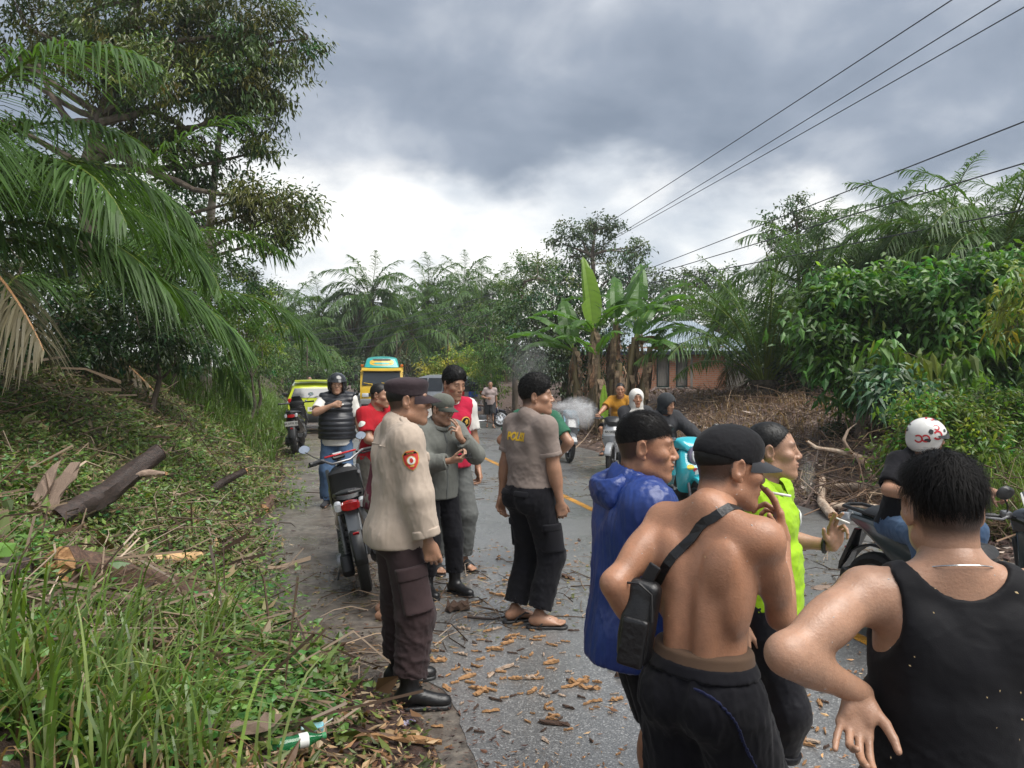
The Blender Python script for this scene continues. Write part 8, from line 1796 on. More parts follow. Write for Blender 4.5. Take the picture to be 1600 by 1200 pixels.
    hb = MB(); hb.box((0, -0.2, 1.5), (2.0, 0.06, 1.4)); hb.build('headboard', Y, root)
cars()
# ------------------------------------------------------------------ house, wires, far wood, felled wood and litter
def brick_material():
    m = bpy.data.materials.new('brick_wall'); m.use_nodes = True; nt, N, L = nodes_of(m); p = N['Principled BSDF']
    tc = N.new('ShaderNodeTexCoord'); sp = N.new('ShaderNodeSeparateXYZ'); L.new(tc.outputs['Object'], sp.inputs[0]); cb = N.new('ShaderNodeCombineXYZ')
    L.new(shader_math(N, L, 'ADD', sp.outputs[0], sp.outputs[1]), cb.inputs[0]); L.new(sp.outputs[2], cb.inputs[1])
    b = N.new('ShaderNodeTexBrick'); L.new(cb.outputs[0], b.inputs['Vector']); b.inputs['Scale'].default_value = 1; b.inputs['Brick Width'].default_value = 0.22; b.inputs['Row Height'].default_value = 0.085; b.inputs['Mortar Size'].default_value = 0.010
    b.inputs['Color1'].default_value = (0.55, 0.21, 0.115, 1); b.inputs['Color2'].default_value = (0.64, 0.28, 0.16, 1); b.inputs['Mortar'].default_value = (0.42, 0.37, 0.31, 1)
    n = tex_noise(N, L, tc.outputs['Object'], 1.3, 5); c = mixc(N, L, shader_math(N, L, 'MULTIPLY', n, 0.45), b.outputs['Color'], (0.25, 0.14, 0.09)); L.new(c, p.inputs['Base Color']); p.inputs['Roughness'].default_value = 0.85
    bp = N.new('ShaderNodeBump'); bp.inputs['Distance'].default_value = 0.01; bp.inputs['Strength'].default_value = 0.6; L.new(b.outputs['Fac'], bp.inputs['Height']); bp.invert = True; L.new(bp.outputs[0], p.inputs['Normal'])
    return m
def house():
    d = 33.0; o = at(1045, 613, d); root = empty('house', (o.x, d, 0.75), math.radians(-9)); tag(root, 'low red brick house with pale corrugated metal roof behind the banana plants', 'house')
    BR = brick_material(); w = MB(); x0, x1, D, h = -3.9, 2.35, 6.0, 2.30
    wins = [(-0.52, 0.02), (0.30, 0.78)]; z0, z1 = 0.55, 1.92
    xs = [x0]+[v for p in wins for v in p]+[x1]
    def wb(a, b, za, zb): w.box(((a+b)/2, 0, (za+zb)/2), (b-a, 0.14, zb-za))
    for i in range(0, len(xs)-1, 2): wb(xs[i], xs[i+1], 0, h)
    for (a, b) in wins: wb(a, b, 0, z0); wb(a, b, z1, h)
    w.box((x0+0.07, D/2+0.07, h/2), (0.14, D-0.16, h)); w.box((x1-0.07, D/2+0.07, h/2), (0.14, D-0.16, h))
    wo = w.build('wall', BR, root); wo['kind'] = 'structure'
    FR = pmat('dark_green_frame', (0.03, 0.05, 0.045), rough=0.5); CU = pmat('curtain', (0.33, 0.31, 0.28), (0.22, 0.20, 0.18), scale=3, stretch=(8, 1, 1), rough=0.9)
    for (a, b) in wins:
        f = MB()
        for (c, s_) in ((((a+b)/2, -0.05, z0+0.03), (b-a, 0.08, 0.06)), (((a+b)/2, -0.05, z1-0.03), (b-a, 0.08, 0.06)), ((a+0.03, -0.05, (z0+z1)/2), (0.06, 0.08, z1-z0-0.12)), ((b-0.03, -0.05, (z0+z1)/2), (0.06, 0.08, z1-z0-0.12))): f.box(c, s_)
        fo = f.build('window', FR, root); c = MB(); c.box(((a+b)/2, 0.02, (z0+z1)/2), (b-a-0.12, 0.015, z1-z0-0.12)); c.build('curtain', CU, fo); s_ = MB(); s_.box(((a+b)/2, -0.10, z0-0.03), (b-a+0.1, 0.16, 0.05), None, 0.01); s_.build('sill', pmat('cement', (0.35, 0.33, 0.30)), fo)
    ck = MB(); ck.box((0.95, -0.072, 1.2), (0.10, 0.012, 2.2)); ck.build('cement_pillar', pmat('cement', (0.35, 0.33, 0.30), rough=0.9), root)
    pl = MB(); pl.box((2.85, 0.05, 0.95), (0.85, 0.05, 1.5)); po = pl.build('weathered_door', pmat('grey_boards', (0.42, 0.39, 0.34), (0.28, 0.25, 0.21), scale=3, stretch=(10, 1, 1), rough=0.9), root)
    # corrugated hip of roof
    RF = pmat('pale_zinc', (0.46, 0.53, 0.58), (0.36, 0.42, 0.47), scale=1.5, rough=0.35, metal=0.4); V = []; F = []; n = 150
    xa, xb = -4.6, 3.6
    for i in range(n+1):
        x = xa+(xb-xa)*i/n; k = 0.018*math.cos(i*PI)
        e = min(1, (xb-x)/2.4, (x-xa)/2.4); yt = -0.75+3.75*e; zt = 2.05+1.55*e
        V += [(x, -0.40, 2.10+k), (x, yt+0.0, zt+k)]
    for i in range(n): F.append((2*i, 2*i+2, 2*i+3, 2*i+1))
    r = MB(); r.add(V, F); ro = r.build('roof', RF, root); V2 = []; r2 = MB()
    for (x, y, z) in V: V2.append((x, 6.0-y, z))
    r2.add(V2, F); r2.build('roof', RF, root)
    fa = MB(); fa.box((-0.5, -0.38, 2.02), (8.1, 0.03, 0.14)); fa.build('fascia', pmat('navy_fascia', (0.03, 0.035, 0.07)), root)
house()
def wires():
    M = pmat('cable', (0.035, 0.035, 0.045), rough=0.6)
    def pole(x, y, lab):
        z = ground_z(x, y); root = empty('utility_pole', (x, y, z)); tag(root, lab, 'utility pole', 'poles of the roadside power line')
        p = MB(); p.lathe([(0.17, -0.2), (0.10, 10.0-z), (0, 10.0-z)], n=12); p.build('post', pmat('concrete_pole', (0.32, 0.31, 0.29), rough=0.9), root, smooth=True)
        c = MB(); c.box((0, -0.13, 9.45-z), (2.2, 0.1, 0.1)); co = c.build('crossarm', pmat('cement', (0.35, 0.33, 0.30)), root)
        for x_ in (-1, 0, 1): i_ = MB(); i_.lathe([(0.03, 0), (0.06, 0.05), (0.03, 0.09), (0.05, 0.13), (0, 0.15)], (x_*0.95, -0.13, 9.5-z), n=8); i_.build('insulator', pmat('porcelain', (0.4, 0.36, 0.32), rough=0.3), co, smooth=True)
    def wire(a, b, sag, r, lab, ext=0.0):
        a, b = Vector(a), Vector(b); m = MB(); pts = []
        for i in range(41):
            t = i/40; pts.append(a.lerp(b, t)-Vector((0, 0, sag*4*t*(1-t))))
        m.tube(pts, r, 5); o = m.build('power_line', M, None, smooth=True); tag(o, lab, 'power line', 'overhead power lines'); return o
    def through(p1, p2, z, y0, y1):
        (x1, q1), (x2, q2) = p1, p2; d1 = (z-CAM_H)*FPX/(587-q1); d2 = (z-CAM_H)*FPX/(587-q2); A1, A2 = at(x1, q1, d1), at(x2, q2, d2); f = lambda y: A1+(A2-A1)*((y-A1.y)/(A2.y-A1.y)); return f(y0), f(y1)
    for i, (p1, p2, z) in enumerate((((965, 335), (1470, 0), 9.4), ((985, 352), (1545, 0), 9.4), ((985, 356), (1600, 0), 9.4))):
        a, b = through(p1, p2, z, 52, -8); wire(a, b, 0.15, 0.014, ('uppermost of the three high wires crossing the dark cloud', 'middle wire of the three high wires', 'lowest of the three high wires, just under the middle one')[i])
    for i, (p1, p2, z) in enumerate((((1030, 412), (1600, 187), 6.9), ((1060, 415), (1600, 252), 6.2), ((1130, 418), (1600, 325), 5.4))):
        a, b = through(p1, p2, z, 52, 3); wire(a, b, 0.05, 0.016, ('single wire above the rubber tree at right', 'wire passing in front of the palm crowns at right', 'lowest wire, half hidden among the right hand palms')[i])
    pole(5.6, 52.5, 'concrete pole hidden in the trees behind the house'); pole(11.8, -9, 'concrete pole beside the road behind the camera')
    for i, (y1, y2) in enumerate(((492, 528), (497, 536), (505, 545), (520, 548))):
        a = at(790, y1-40, 50); b = at(440, y2+0.0, 48); wire(a, b, 0.5+0.12*i, 0.018, ('top', 'second', 'third', 'bottom')[i]+' strand of the slack wires running left across the plantation')
wires()
def far_wood():
    rng = np.random.RandomState(77); cl = []
    for i in range(60):
        px = rng.uniform(380, 1700); d = rng.uniform(68, 95); h = rng.uniform(0.4, 4.6); cl.append((Vector(((px-800)/FPX*d, d, 1.0+h)), (3.2, 2.5, 2.0+h*0.35), 55))
    for i in range(40):
        a = rng.uniform(-1.35, 1.35); d = rng.uniform(75, 120)
        if abs(math.degrees(a)) < 30: continue
        cl.append((Vector((math.sin(a)*d, math.cos(a)*d, 3.0)), (6, 6, 4.5), 50))
    V, F, C = crown_arrays(cl, 0.5, per=14, aspect=0.5, rng=rng, simple=True, outward=0.6, spread=0.22, hue=0.15)
    o = link('far_wood', mesh_np('far_wood', V, F, C*0.9, smooth=False), LEAF_FAR); tag(o, 'dim green wood closing the view behind the plantation palms', 'wood', kind='stuff')
    # understorey between palms and thickets
    cl = []
    for (px, py, d, rx, n) in [(470, 560, 58, 3.0, 70), (540, 555, 60, 3.0, 80), (610, 550, 64, 3.0, 80), (680, 545, 66, 3.0, 80), (740, 530, 60, 2.6, 60), (500, 540, 74, 4.0, 80), (580, 530, 76, 4.0, 80), (660, 520, 80, 4.0, 80), (1150, 560, 38, 1.6, 50), (1220, 570, 30, 1.5, 60), (1260, 600, 26, 1.2, 50), (1240, 520, 34, 2.2, 60), (1180, 530, 48, 3, 60), (1060, 500, 52, 3, 60), (1330, 560, 22, 1.5, 60), (1450, 540, 20, 1.6, 60), (1560, 540, 17, 1.4, 60), (1400, 480, 24, 1.6, 50)]:
        c = at(px, py, d); cl.append((c, (rx, rx, min(rx*0.9, 2.2)), n))
    V, F, C = crown_arrays(cl, 0.30, per=18, aspect=0.45, rng=rng, simple=True)
    o = link('undergrowth', mesh_np('undergrowth', V, F, C, smooth=False), LEAF_DARK); tag(o, 'dark tangled undergrowth between the palm trunks', 'undergrowth', kind='stuff')
far_wood()

# ---- litter, grass, twigs
def scatter(n, ulo, uhi, ylo, yhi, rng, pw=2.0):
    y = ylo*(yhi/ylo)**(rng.rand(n)**(1/pw*2)); u = rng.uniform(ulo, uhi, n); x = u-RS*y
    return x, y
def zs(x, y):
    u = x+RS*y; z = height(x, y); z = np.where((u > U_EDGE_L-0.1) & (u < U_EDGE_R), 0.004, np.where((u > ush(y)) & (u < U_EDGE_R), np.maximum(z, 0.0), z)); return z
def litter(name, label, n, area, size, cols, rng, lift=0.01, tilt=0.5, aspect=0.4, cat='leaf litter', keep=None, mat=None, pw=1.2):
    x, y = scatter(n, *area, rng, pw)
    if keep is not None: k = keep(x, y); x, y = x[k], y[k]
    n = len(x); a = rng.uniform(0, 2*PI, n); D = np.stack([np.cos(a), np.sin(a), rng.normal(0, tilt, n)*0.6], 1)
    P = np.stack([x, y, zs(x, y)+lift+np.abs(rng.normal(0, tilt*0.03, n))], 1); Lg = size*np.exp(rng.normal(0, 0.4, n))*(1+0.02*y); V, F, k = leaf_arrays(P, D, Lg, Lg*aspect*rng.uniform(0.7, 1.3, n), rng, 0.05)
    c = np.array(cols)[rng.randint(0, len(cols), n)]*np.exp(rng.normal(0, 0.25, (n, 1)))
    o = link(name, mesh_np(name, V, F, np.repeat(c, k, 0), smooth=False), mat or LITTER); tag(o, label, cat, kind='stuff'); return o
LITTER = leafmat('litter', (1, 1, 1), 0.12, 0.5, 0.4)
def twigs(name, label, n, area, L, r, col, rng, lift=0.02, tilt=0.25, keep=None, mat=None, pw=1.2, hz=0.0):
    x, y = scatter(n, *area, rng, pw)
    if keep is not None: k = keep(x, y); x, y = x[k], y[k]
    n = len(x); a = rng.uniform(0, 2*PI, n); l = L*np.exp(rng.normal(0, 0.5, n)); z = zs(x, y)+lift+hz*rng.rand(n); el = rng.normal(0, tilt, n)
    d = np.stack([np.cos(a)*np.cos(el), np.sin(a)*np.cos(el), np.sin(el)], 1); c = np.stack([x, y, z], 1); bend = rng.normal(0, 0.12, (n, 3))*l[:, None]
    s1 = unit(np.cross(d, np.array([0.1, 0.2, 1.0]))); s2 = np.cross(d, s1); Vs = []
    for t, off in ((-0.5, 0), (-0.1, 1), (0.25, 0.7), (0.5, -0.2)):
        q = c+d*(l*t)[:, None]+bend*off; q[:, 2] = np.maximum(q[:, 2], zs(q[:, 0], q[:, 1])+0.004)
        rr = r*np.exp(rng.normal(0, 0.1, n))*(1.1-0.7*(t+0.5))*np.clip(l/L, 0.6, 1.6)
        for k in range(3): w = 2*PI*k/3; Vs.append(q+(s1*math.cos(w)+s2*math.sin(w))*rr[:, None])
    V = np.stack(Vs, 1).reshape(-1, 3); b = np.arange(n)[:, None]*12; F = np.concatenate([b+np.array([i*3+k, i*3+(k+1) % 3, (i+1)*3+(k+1) % 3, (i+1)*3+k]) for i in range(3) for k in range(3)])
    cc = np.array(col)[rng.randint(0, len(col), n)]*np.exp(rng.normal(0, 0.25, (n, 1)))
    o = link(name, mesh_np(name, V, F, np.repeat(cc, 12, 0), smooth=False), mat or LITTER); tag(o, label, 'twigs', kind='stuff'); return o
def blades(name, label, P, Lg, w, lean, rng, cols, cat='grass', mat=None, droop=0.55):
    n = len(P); a = rng.uniform(0, 2*PI, n); out = np.stack([np.cos(a), np.sin(a), np.zeros(n)], 1)+np.array(lean); sd = unit(np.cross(out, np.array([0, 0, 1.0]))+1e-6); Vs = []; K = 6
    sp = rng.uniform(0.15, 0.75, n)[:, None]
    for k in range(K):
        t = k/(K-1); q = P+out*sp*(Lg*t**1.6)[:, None]+np.array([0, 0, 1.0])*(Lg*(t*(1-0.12*t)-droop*t**3*sp[:, 0]*1.3))[:, None]; ww = (w*(1-t**2.2)+0.0006)[:, None] if hasattr(w, '__len__') else w*(1-t**2.2)+0.0006
        Vs += [q-sd*ww, q+sd*ww]
    V = np.stack(Vs, 1).reshape(-1, 3); b = np.arange(n)[:, None]*2*K; F = np.concatenate([b+np.array([2*k, 2*k+1, 2*k+3, 2*k+2]) for k in range(K-1)])
    c = np.array(cols)[rng.randint(0, len(cols), n)]*np.exp(rng.normal(0, 0.2, (n, 1)))
    o = link(name, mesh_np(name, V, F, np.repeat(c, 2*K, 0), smooth=False), mat or GRASS); tag(o, label, cat, kind='stuff'); return o
GRASS = leafmat('grass_blade', (1, 1, 1), 0.35, 0.35, 0.5)
GC = [(0.09, 0.155, 0.03), (0.13, 0.20, 0.04), (0.075, 0.125, 0.025), (0.19, 0.24, 0.085)]
DRYC = [(0.28, 0.19, 0.10), (0.20, 0.12, 0.06), (0.34, 0.26, 0.15)]
LC = [(0.22, 0.12, 0.06), (0.12, 0.07, 0.04), (0.32, 0.21, 0.11), (0.09, 0.12, 0.025), (0.12, 0.15, 0.035), (0.34, 0.26, 0.17), (0.06, 0.08, 0.02)]
GLC = [(0.10, 0.155, 0.03), (0.075, 0.12, 0.025), (0.14, 0.18, 0.05), (0.13, 0.12, 0.05), (0.20, 0.15, 0.08)]
TW = [(0.13, 0.085, 0.055), (0.22, 0.16, 0.11), (0.07, 0.045, 0.03), (0.30, 0.23, 0.17)]
def ground_stuff():
    rng = np.random.RandomState(31)
    bankk = lambda x, y: (x+RS*y < ush(y)+0.15*rng.normal(0, 1, len(x)))
    litter('leaf_litter', 'fallen leaves and bark scraps covering the left bank', 52000, (-8.0, 0.6, 2.6, 30), 0.055, LC, rng, 0.012, 0.7, keep=bankk)
    litter('cut_foliage', 'freshly cut green leaves strewn over the left verge', 32000, (-4.6, 0.2, 4.0, 24), 0.060, GLC, rng, 0.05, 1.0, keep=lambda x, y: bankk(x, y) & (vnoise(x*0.9, y*0.9, 8) > -0.35))
    twigs('twigs', 'tangled dry twigs on the left bank', 4200, (-7.0, 0.1, 3.4, 26), 0.36, 0.005, TW, rng, 0.03, 0.35, keep=bankk, hz=0.12)
    twigs('thick_sticks', 'broken branches scattered over the left bank', 70, (-6.0, -0.3, 5.5, 20), 0.6, 0.015, TW, rng, 0.05, 0.25, keep=bankk, hz=0.1)
    # ground cover plants near
    def cover(name, label, boxes, n, size, tint, asp=0.75):
        P = []
        for (x0, y0, x1, y1, k) in boxes:
            for _ in range(int(n*k)):
                g = on_ground(rng.uniform(x0, x1), rng.uniform(y0, y1)); P.append(g)
        P = np.array(P); m = 7; Q = np.repeat(P, m, 0)+rng.normal(0, 1, (len(P)*m, 3))*np.array([0.09, 0.09, 0.0]); Q[:, 2] = zs(Q[:, 0], Q[:, 1])+np.abs(rng.normal(0.06, 0.06, len(Q)))
        D = rng.normal(0, 1, (len(Q), 3)); D[:, 2] = rng.normal(0.1, 0.35, len(Q)); Lg = size*np.exp(rng.normal(0, 0.3, len(Q))); V, F, k = leaf_arrays(Q, D, Lg, Lg*asp, rng, 0.15)
        o = link(name, mesh_np(name, V, F, np.repeat(tint_arr(len(Q), rng, 1, 0.3, 0.2), k, 0), smooth=False), leafmat(name+'_leaf', tint, 0.35, 0.4)); tag(o, label, 'ground cover', kind='stuff')
    cover('creeping_plants', 'low green creeping plants along the near verge', [(0, 840, 110, 960, 1.0), (330, 1000, 500, 1150, 1.0), (0, 950, 330, 1200, 0.8), (300, 900, 440, 1010, 0.5), (150, 760, 430, 880, 0.7), (0, 700, 150, 800, 0.4)], 420, 0.042, (0.075, 0.145, 0.03))
    cover('verge_weeds', 'leafy weeds on the middle of the left verge', [(230, 690, 480, 800, 1.0), (150, 640, 420, 720, 0.8), (330, 620, 440, 690, 1.0), (0, 620, 140, 700, 0.3), (430, 640, 470, 700, 0.4)], 420, 0.065, (0.085, 0.135, 0.03), 0.45)
    # tall grass at the lower left
    P = []
    for (px, py, n, sp_) in [(30, 1040, 60, 0.13), (215, 1040, 50, 0.12), (20, 1140, 90, 0.16), (320, 1030, 45, 0.11), (250, 1120, 40, 0.15), (110, 1195, 90, 0.18), (270, 1200, 70, 0.16), (50, 940, 8, 0.08), (130, 1090, 30, 0.12)]:
        g = on_ground(px, py)
        P += [(g.x+rng.normal(0, sp_), g.y+rng.normal(0, sp_), 0) for _ in range(n)]
    P = np.array(P); P[:, 2] = zs(P[:, 0], P[:, 1])-0.01; blades('tall_grass', 'long arching green grass blades in the lower left corner', P, rng.uniform(0.25, 0.80, len(P)), 0.0058, (0.35, 0.05, 0), rng, GC)
    k = rng.rand(len(P)) < 0.45; blades('dry_grass', 'straw coloured dead grass under the green blades', P[k]+rng.normal(0, 0.05, (k.sum(), 3))*np.array([1, 1, 0]), rng.uniform(0.15, 0.5, k.sum()), 0.005, (0.3, -0.1, 0), rng, DRYC, droop=0.8)
    x, y = scatter(9000, -4.2, -0.2, 3.5, 34, rng, 1.3); k = (x+RS*y < ush(y)-0.02) & (vnoise(x*1.1, y*1.1, 14) > 0.05); x, y = x[k], y[k]
    blades('verge_grass', 'short grass growing through the litter of the left verge', np.stack([x, y, zs(x, y)], 1), rng.uniform(0.08, 0.24, len(x))*(1+y*0.015), 0.0035*(1+0.06*y), (0.1, 0, 0), rng, GC)
    P = []
    for _ in range(5200): y = rng.uniform(15, 34); u = rng.uniform(-3.4, -0.75); P.append((u-RS*y, y, 0))
    P = np.array(P); P[:, 2] = zs(P[:, 0], P[:, 1]); blades('roadside_grass', 'bright green long grass beside the parked hatchback', P, rng.uniform(0.3, 0.8, len(P)), 0.012, (0.3, -0.05, 0), rng, [(0.10, 0.175, 0.03), (0.085, 0.15, 0.03), (0.13, 0.20, 0.05)])
    # right verge: dry brush, dead grass, purple brown earth litter
    rk = lambda x, y: (x+RS*y > U_EDGE_R+0.05)
    twigs('dry_brush', 'dry brown brushwood on the right verge', 5200, (6.8, 15.0, 8.0, 26), 0.55, 0.006, [(0.17, 0.105, 0.065), (0.24, 0.17, 0.11), (0.09, 0.055, 0.04)], rng, 0.04, 0.5, keep=rk, hz=0.22)
    litter('field_litter', 'dead leaves and chopped bark over the bare field at right', 30000, (6.75, 20.0, 7.0, 34), 0.085, [(0.14, 0.085, 0.07), (0.09, 0.055, 0.05), (0.22, 0.15, 0.12), (0.30, 0.24, 0.20), (0.07, 0.045, 0.04)], rng, 0.015, 0.8, keep=rk)
    x, y = scatter(9000, 6.85, 13, 8.5, 24, rng, 1.4); k = (vnoise(x*0.7, y*0.7, 21) > -0.1); x, y = x[k], y[k]
    blades('dead_grass', 'dead reddish brown grass standing on the right verge', np.stack([x, y, zs(x, y)], 1), rng.uniform(0.12, 0.5, len(x)), 0.0042*(1+0.05*y), (0, 0, 0), rng, [(0.20, 0.12, 0.065), (0.26, 0.175, 0.10), (0.12, 0.07, 0.05)], droop=0.4)
    P = []
    for _ in range(1500): g = on_ground(rng.uniform(1500, 1640), rng.uniform(730, 850)); P.append((g.x, g.y, ground_z(g.x, g.y)))
    blades('long_grass', 'long green grass hanging over the log at the right edge', np.array(P), rng.uniform(0.3, 0.9, 1500), 0.006, (-0.3, -0.3, 0), rng, GC)
    # the road
    mid = lambda x, y: (vnoise(x*0.55+0.3*y, y*1.5, 33) > 0.0+0.5*np.clip((7-y)/4, 0, 1)) & (x+RS*y > ush(y)-0.1)
    litter('road_leaf_litter', 'trodden leaf scraps over the wet road', 11000, (0.0, 6.8, 4.0, 30), 0.030, [(0.14, 0.10, 0.05), (0.10, 0.11, 0.035), (0.08, 0.055, 0.035), (0.18, 0.16, 0.07), (0.22, 0.14, 0.08)], rng, 0.006, 0.15, keep=mid, pw=1.5)
    twigs('road_twigs', 'small twigs lying across the road', 2400, (0.2, 6.7, 4.5, 26), 0.22, 0.0035, TW, rng, 0.006, 0.03, keep=mid, pw=1.5)
    litter('sawdust_chips', 'fine orange wood splinters on the near asphalt', 5200, (0.2, 6.4, 2.7, 8.5), 0.032, [(0.42, 0.22, 0.09), (0.30, 0.15, 0.07), (0.50, 0.32, 0.16), (0.20, 0.10, 0.05)], rng, 0.007, 0.15, aspect=0.3, keep=lambda x, y: vnoise(x*1.3, y*1.3, 55) > 0.1, pw=1.2)
    litter('mulch', 'dark red brown mulch at the near road edge', 9000, (-1.6, 1.0, 2.7, 9.0), 0.022, [(0.075, 0.035, 0.025), (0.045, 0.022, 0.018), (0.12, 0.06, 0.04)], rng, 0.008, 0.4, keep=lambda x, y: np.abs(x+RS*y-ush(y)+0.2) < 0.5+0.25*rng.normal(0, 1, len(x)), cat='mulch')
ground_stuff()

WOODM = pmat('split_wood', (0.46, 0.27, 0.12), (0.28, 0.13, 0.055), scale=7, stretch=(2, 14, 14), rough=0.75, bump=0.6, bscale=30); BARKW = pmat('wet_bark', (0.155, 0.085, 0.052), (0.05, 0.028, 0.02), scale=6, stretch=(1.5, 10, 10), rough=0.6, bump=0.9, bscale=18); GREYW = pmat('weathered_wood', (0.34, 0.25, 0.19), (0.17, 0.115, 0.085), scale=5, stretch=(1.5, 12, 12), rough=0.8, bump=0.7, bscale=22); PALEW = pmat('pale_bark', (0.50, 0.40, 0.30), (0.27, 0.17, 0.12), scale=5, stretch=(5, 1.5, 1.5), rough=0.75, bump=0.5, bscale=18); DARKW = pmat('charred_wood', (0.06, 0.038, 0.03), (0.022, 0.015, 0.013), scale=6, stretch=(1.5, 10, 10), rough=0.55, bump=0.9, bscale=18)
def rough_log(name, label, pts, rad, mat, cat='log', group=None, endmat=None, n=14, amp=0.08, seed=0):
    rng = np.random.RandomState(seed); P = [Vector(p) for p in pts]; base = P[0].copy(); root = empty(name, base); tag(root, label, cat, group)
    k = 22; Q = []
    for i in range(k+1):
        t = i/k*(len(P)-1); j = min(int(t), len(P)-2); Q.append(P[j].lerp(P[j+1], t-j)-base)
    V = []; F = []; ph = rng.uniform(0, 6.28, 4); ax = (Q[-1]-Q[0]).normalized(); a = ax.orthogonal().normalized(); b = ax.cross(a); rs = rad if hasattr(rad, '__len__') else (rad, rad)
    for i, q in enumerate(Q):
        r0 = rs[0]+(rs[1]-rs[0])*i/k
        for m in range(n):
            w = 2*PI*m/n; rr = r0*(1+amp*math.sin(2*w+ph[0]+i*0.15)+amp*0.7*math.sin(5*w+ph[1]+i*0.25)+amp*0.5*rng.normal()); V.append(q+(a*math.cos(w)+b*math.sin(w))*rr)
    for i in range(k):
        for m in range(n): F.append((i*n+m, i*n+(m+1) % n, (i+1)*n+(m+1) % n, (i+1)*n+m))
    B = MB(); B.add(V, F); B.build('bark', mat, root, smooth=True)
    for e, sgn in ((0, -1), (k, 1)):
        c = Q[e]; V = [c+ax*sgn*0.01]; F = []; rng2 = np.random.RandomState(seed+e)
        for ring in (0.5, 1.0):
            for m in range(n): p = Vector(B.V[e*n+m]); V.append(c.lerp(p, ring)+ax*sgn*(0.004+rng2.uniform(-0.02, 0.03)*(ring < 1)))
        for m in range(n): F.append((0, 1+m, 1+(m+1) % n)); F.append((1+m, 1+n+m, 1+n+(m+1) % n, 1+(m+1) % n))
        E = MB(); E.add(V, F); E.build('cut_end', endmat or WOODM, root)
    return root
def splinter(name, label, p, size, rz, mat, cat, group=None, tilt=(0, 0), seed=0, proto=None):
    if proto is not None:
        o = proto.copy(); COL.objects.link(o)
    else:
        rng = np.random.RandomState(seed); V, F = [], []; n, m = 6, 5
        for i in range(n+1):
            t = i/n-0.5; w = 0.5*(1-abs(2*t)**(3.0+rng.rand()*4)*rng.uniform(0.1, 0.75)); 
            for k in range(m): 
                a = 2*PI*k/m; V.append((t*(1+0.1*rng.normal()*(i in (0, n))), math.cos(a)*w*(1+0.2*rng.normal())+0.1*math.sin(3*t), (math.sin(a)*0.5+0.5)*(1+0.25*rng.normal())))
        for i in range(n):
            for k in range(m): F.append((i*m+k, i*m+(k+1) % m, (i+1)*m+(k+1) % m, (i+1)*m+k))
        F.append(tuple(range(m-1, -1, -1))); F.append(tuple(n*m+k for k in range(m)))
        b = MB(); b.add(V, F); o = b.build(name, mat, None)
    o.location = p; o.scale = size; o.rotation_euler = (tilt[0], tilt[1], rz); tag(o, label, cat, group); return o
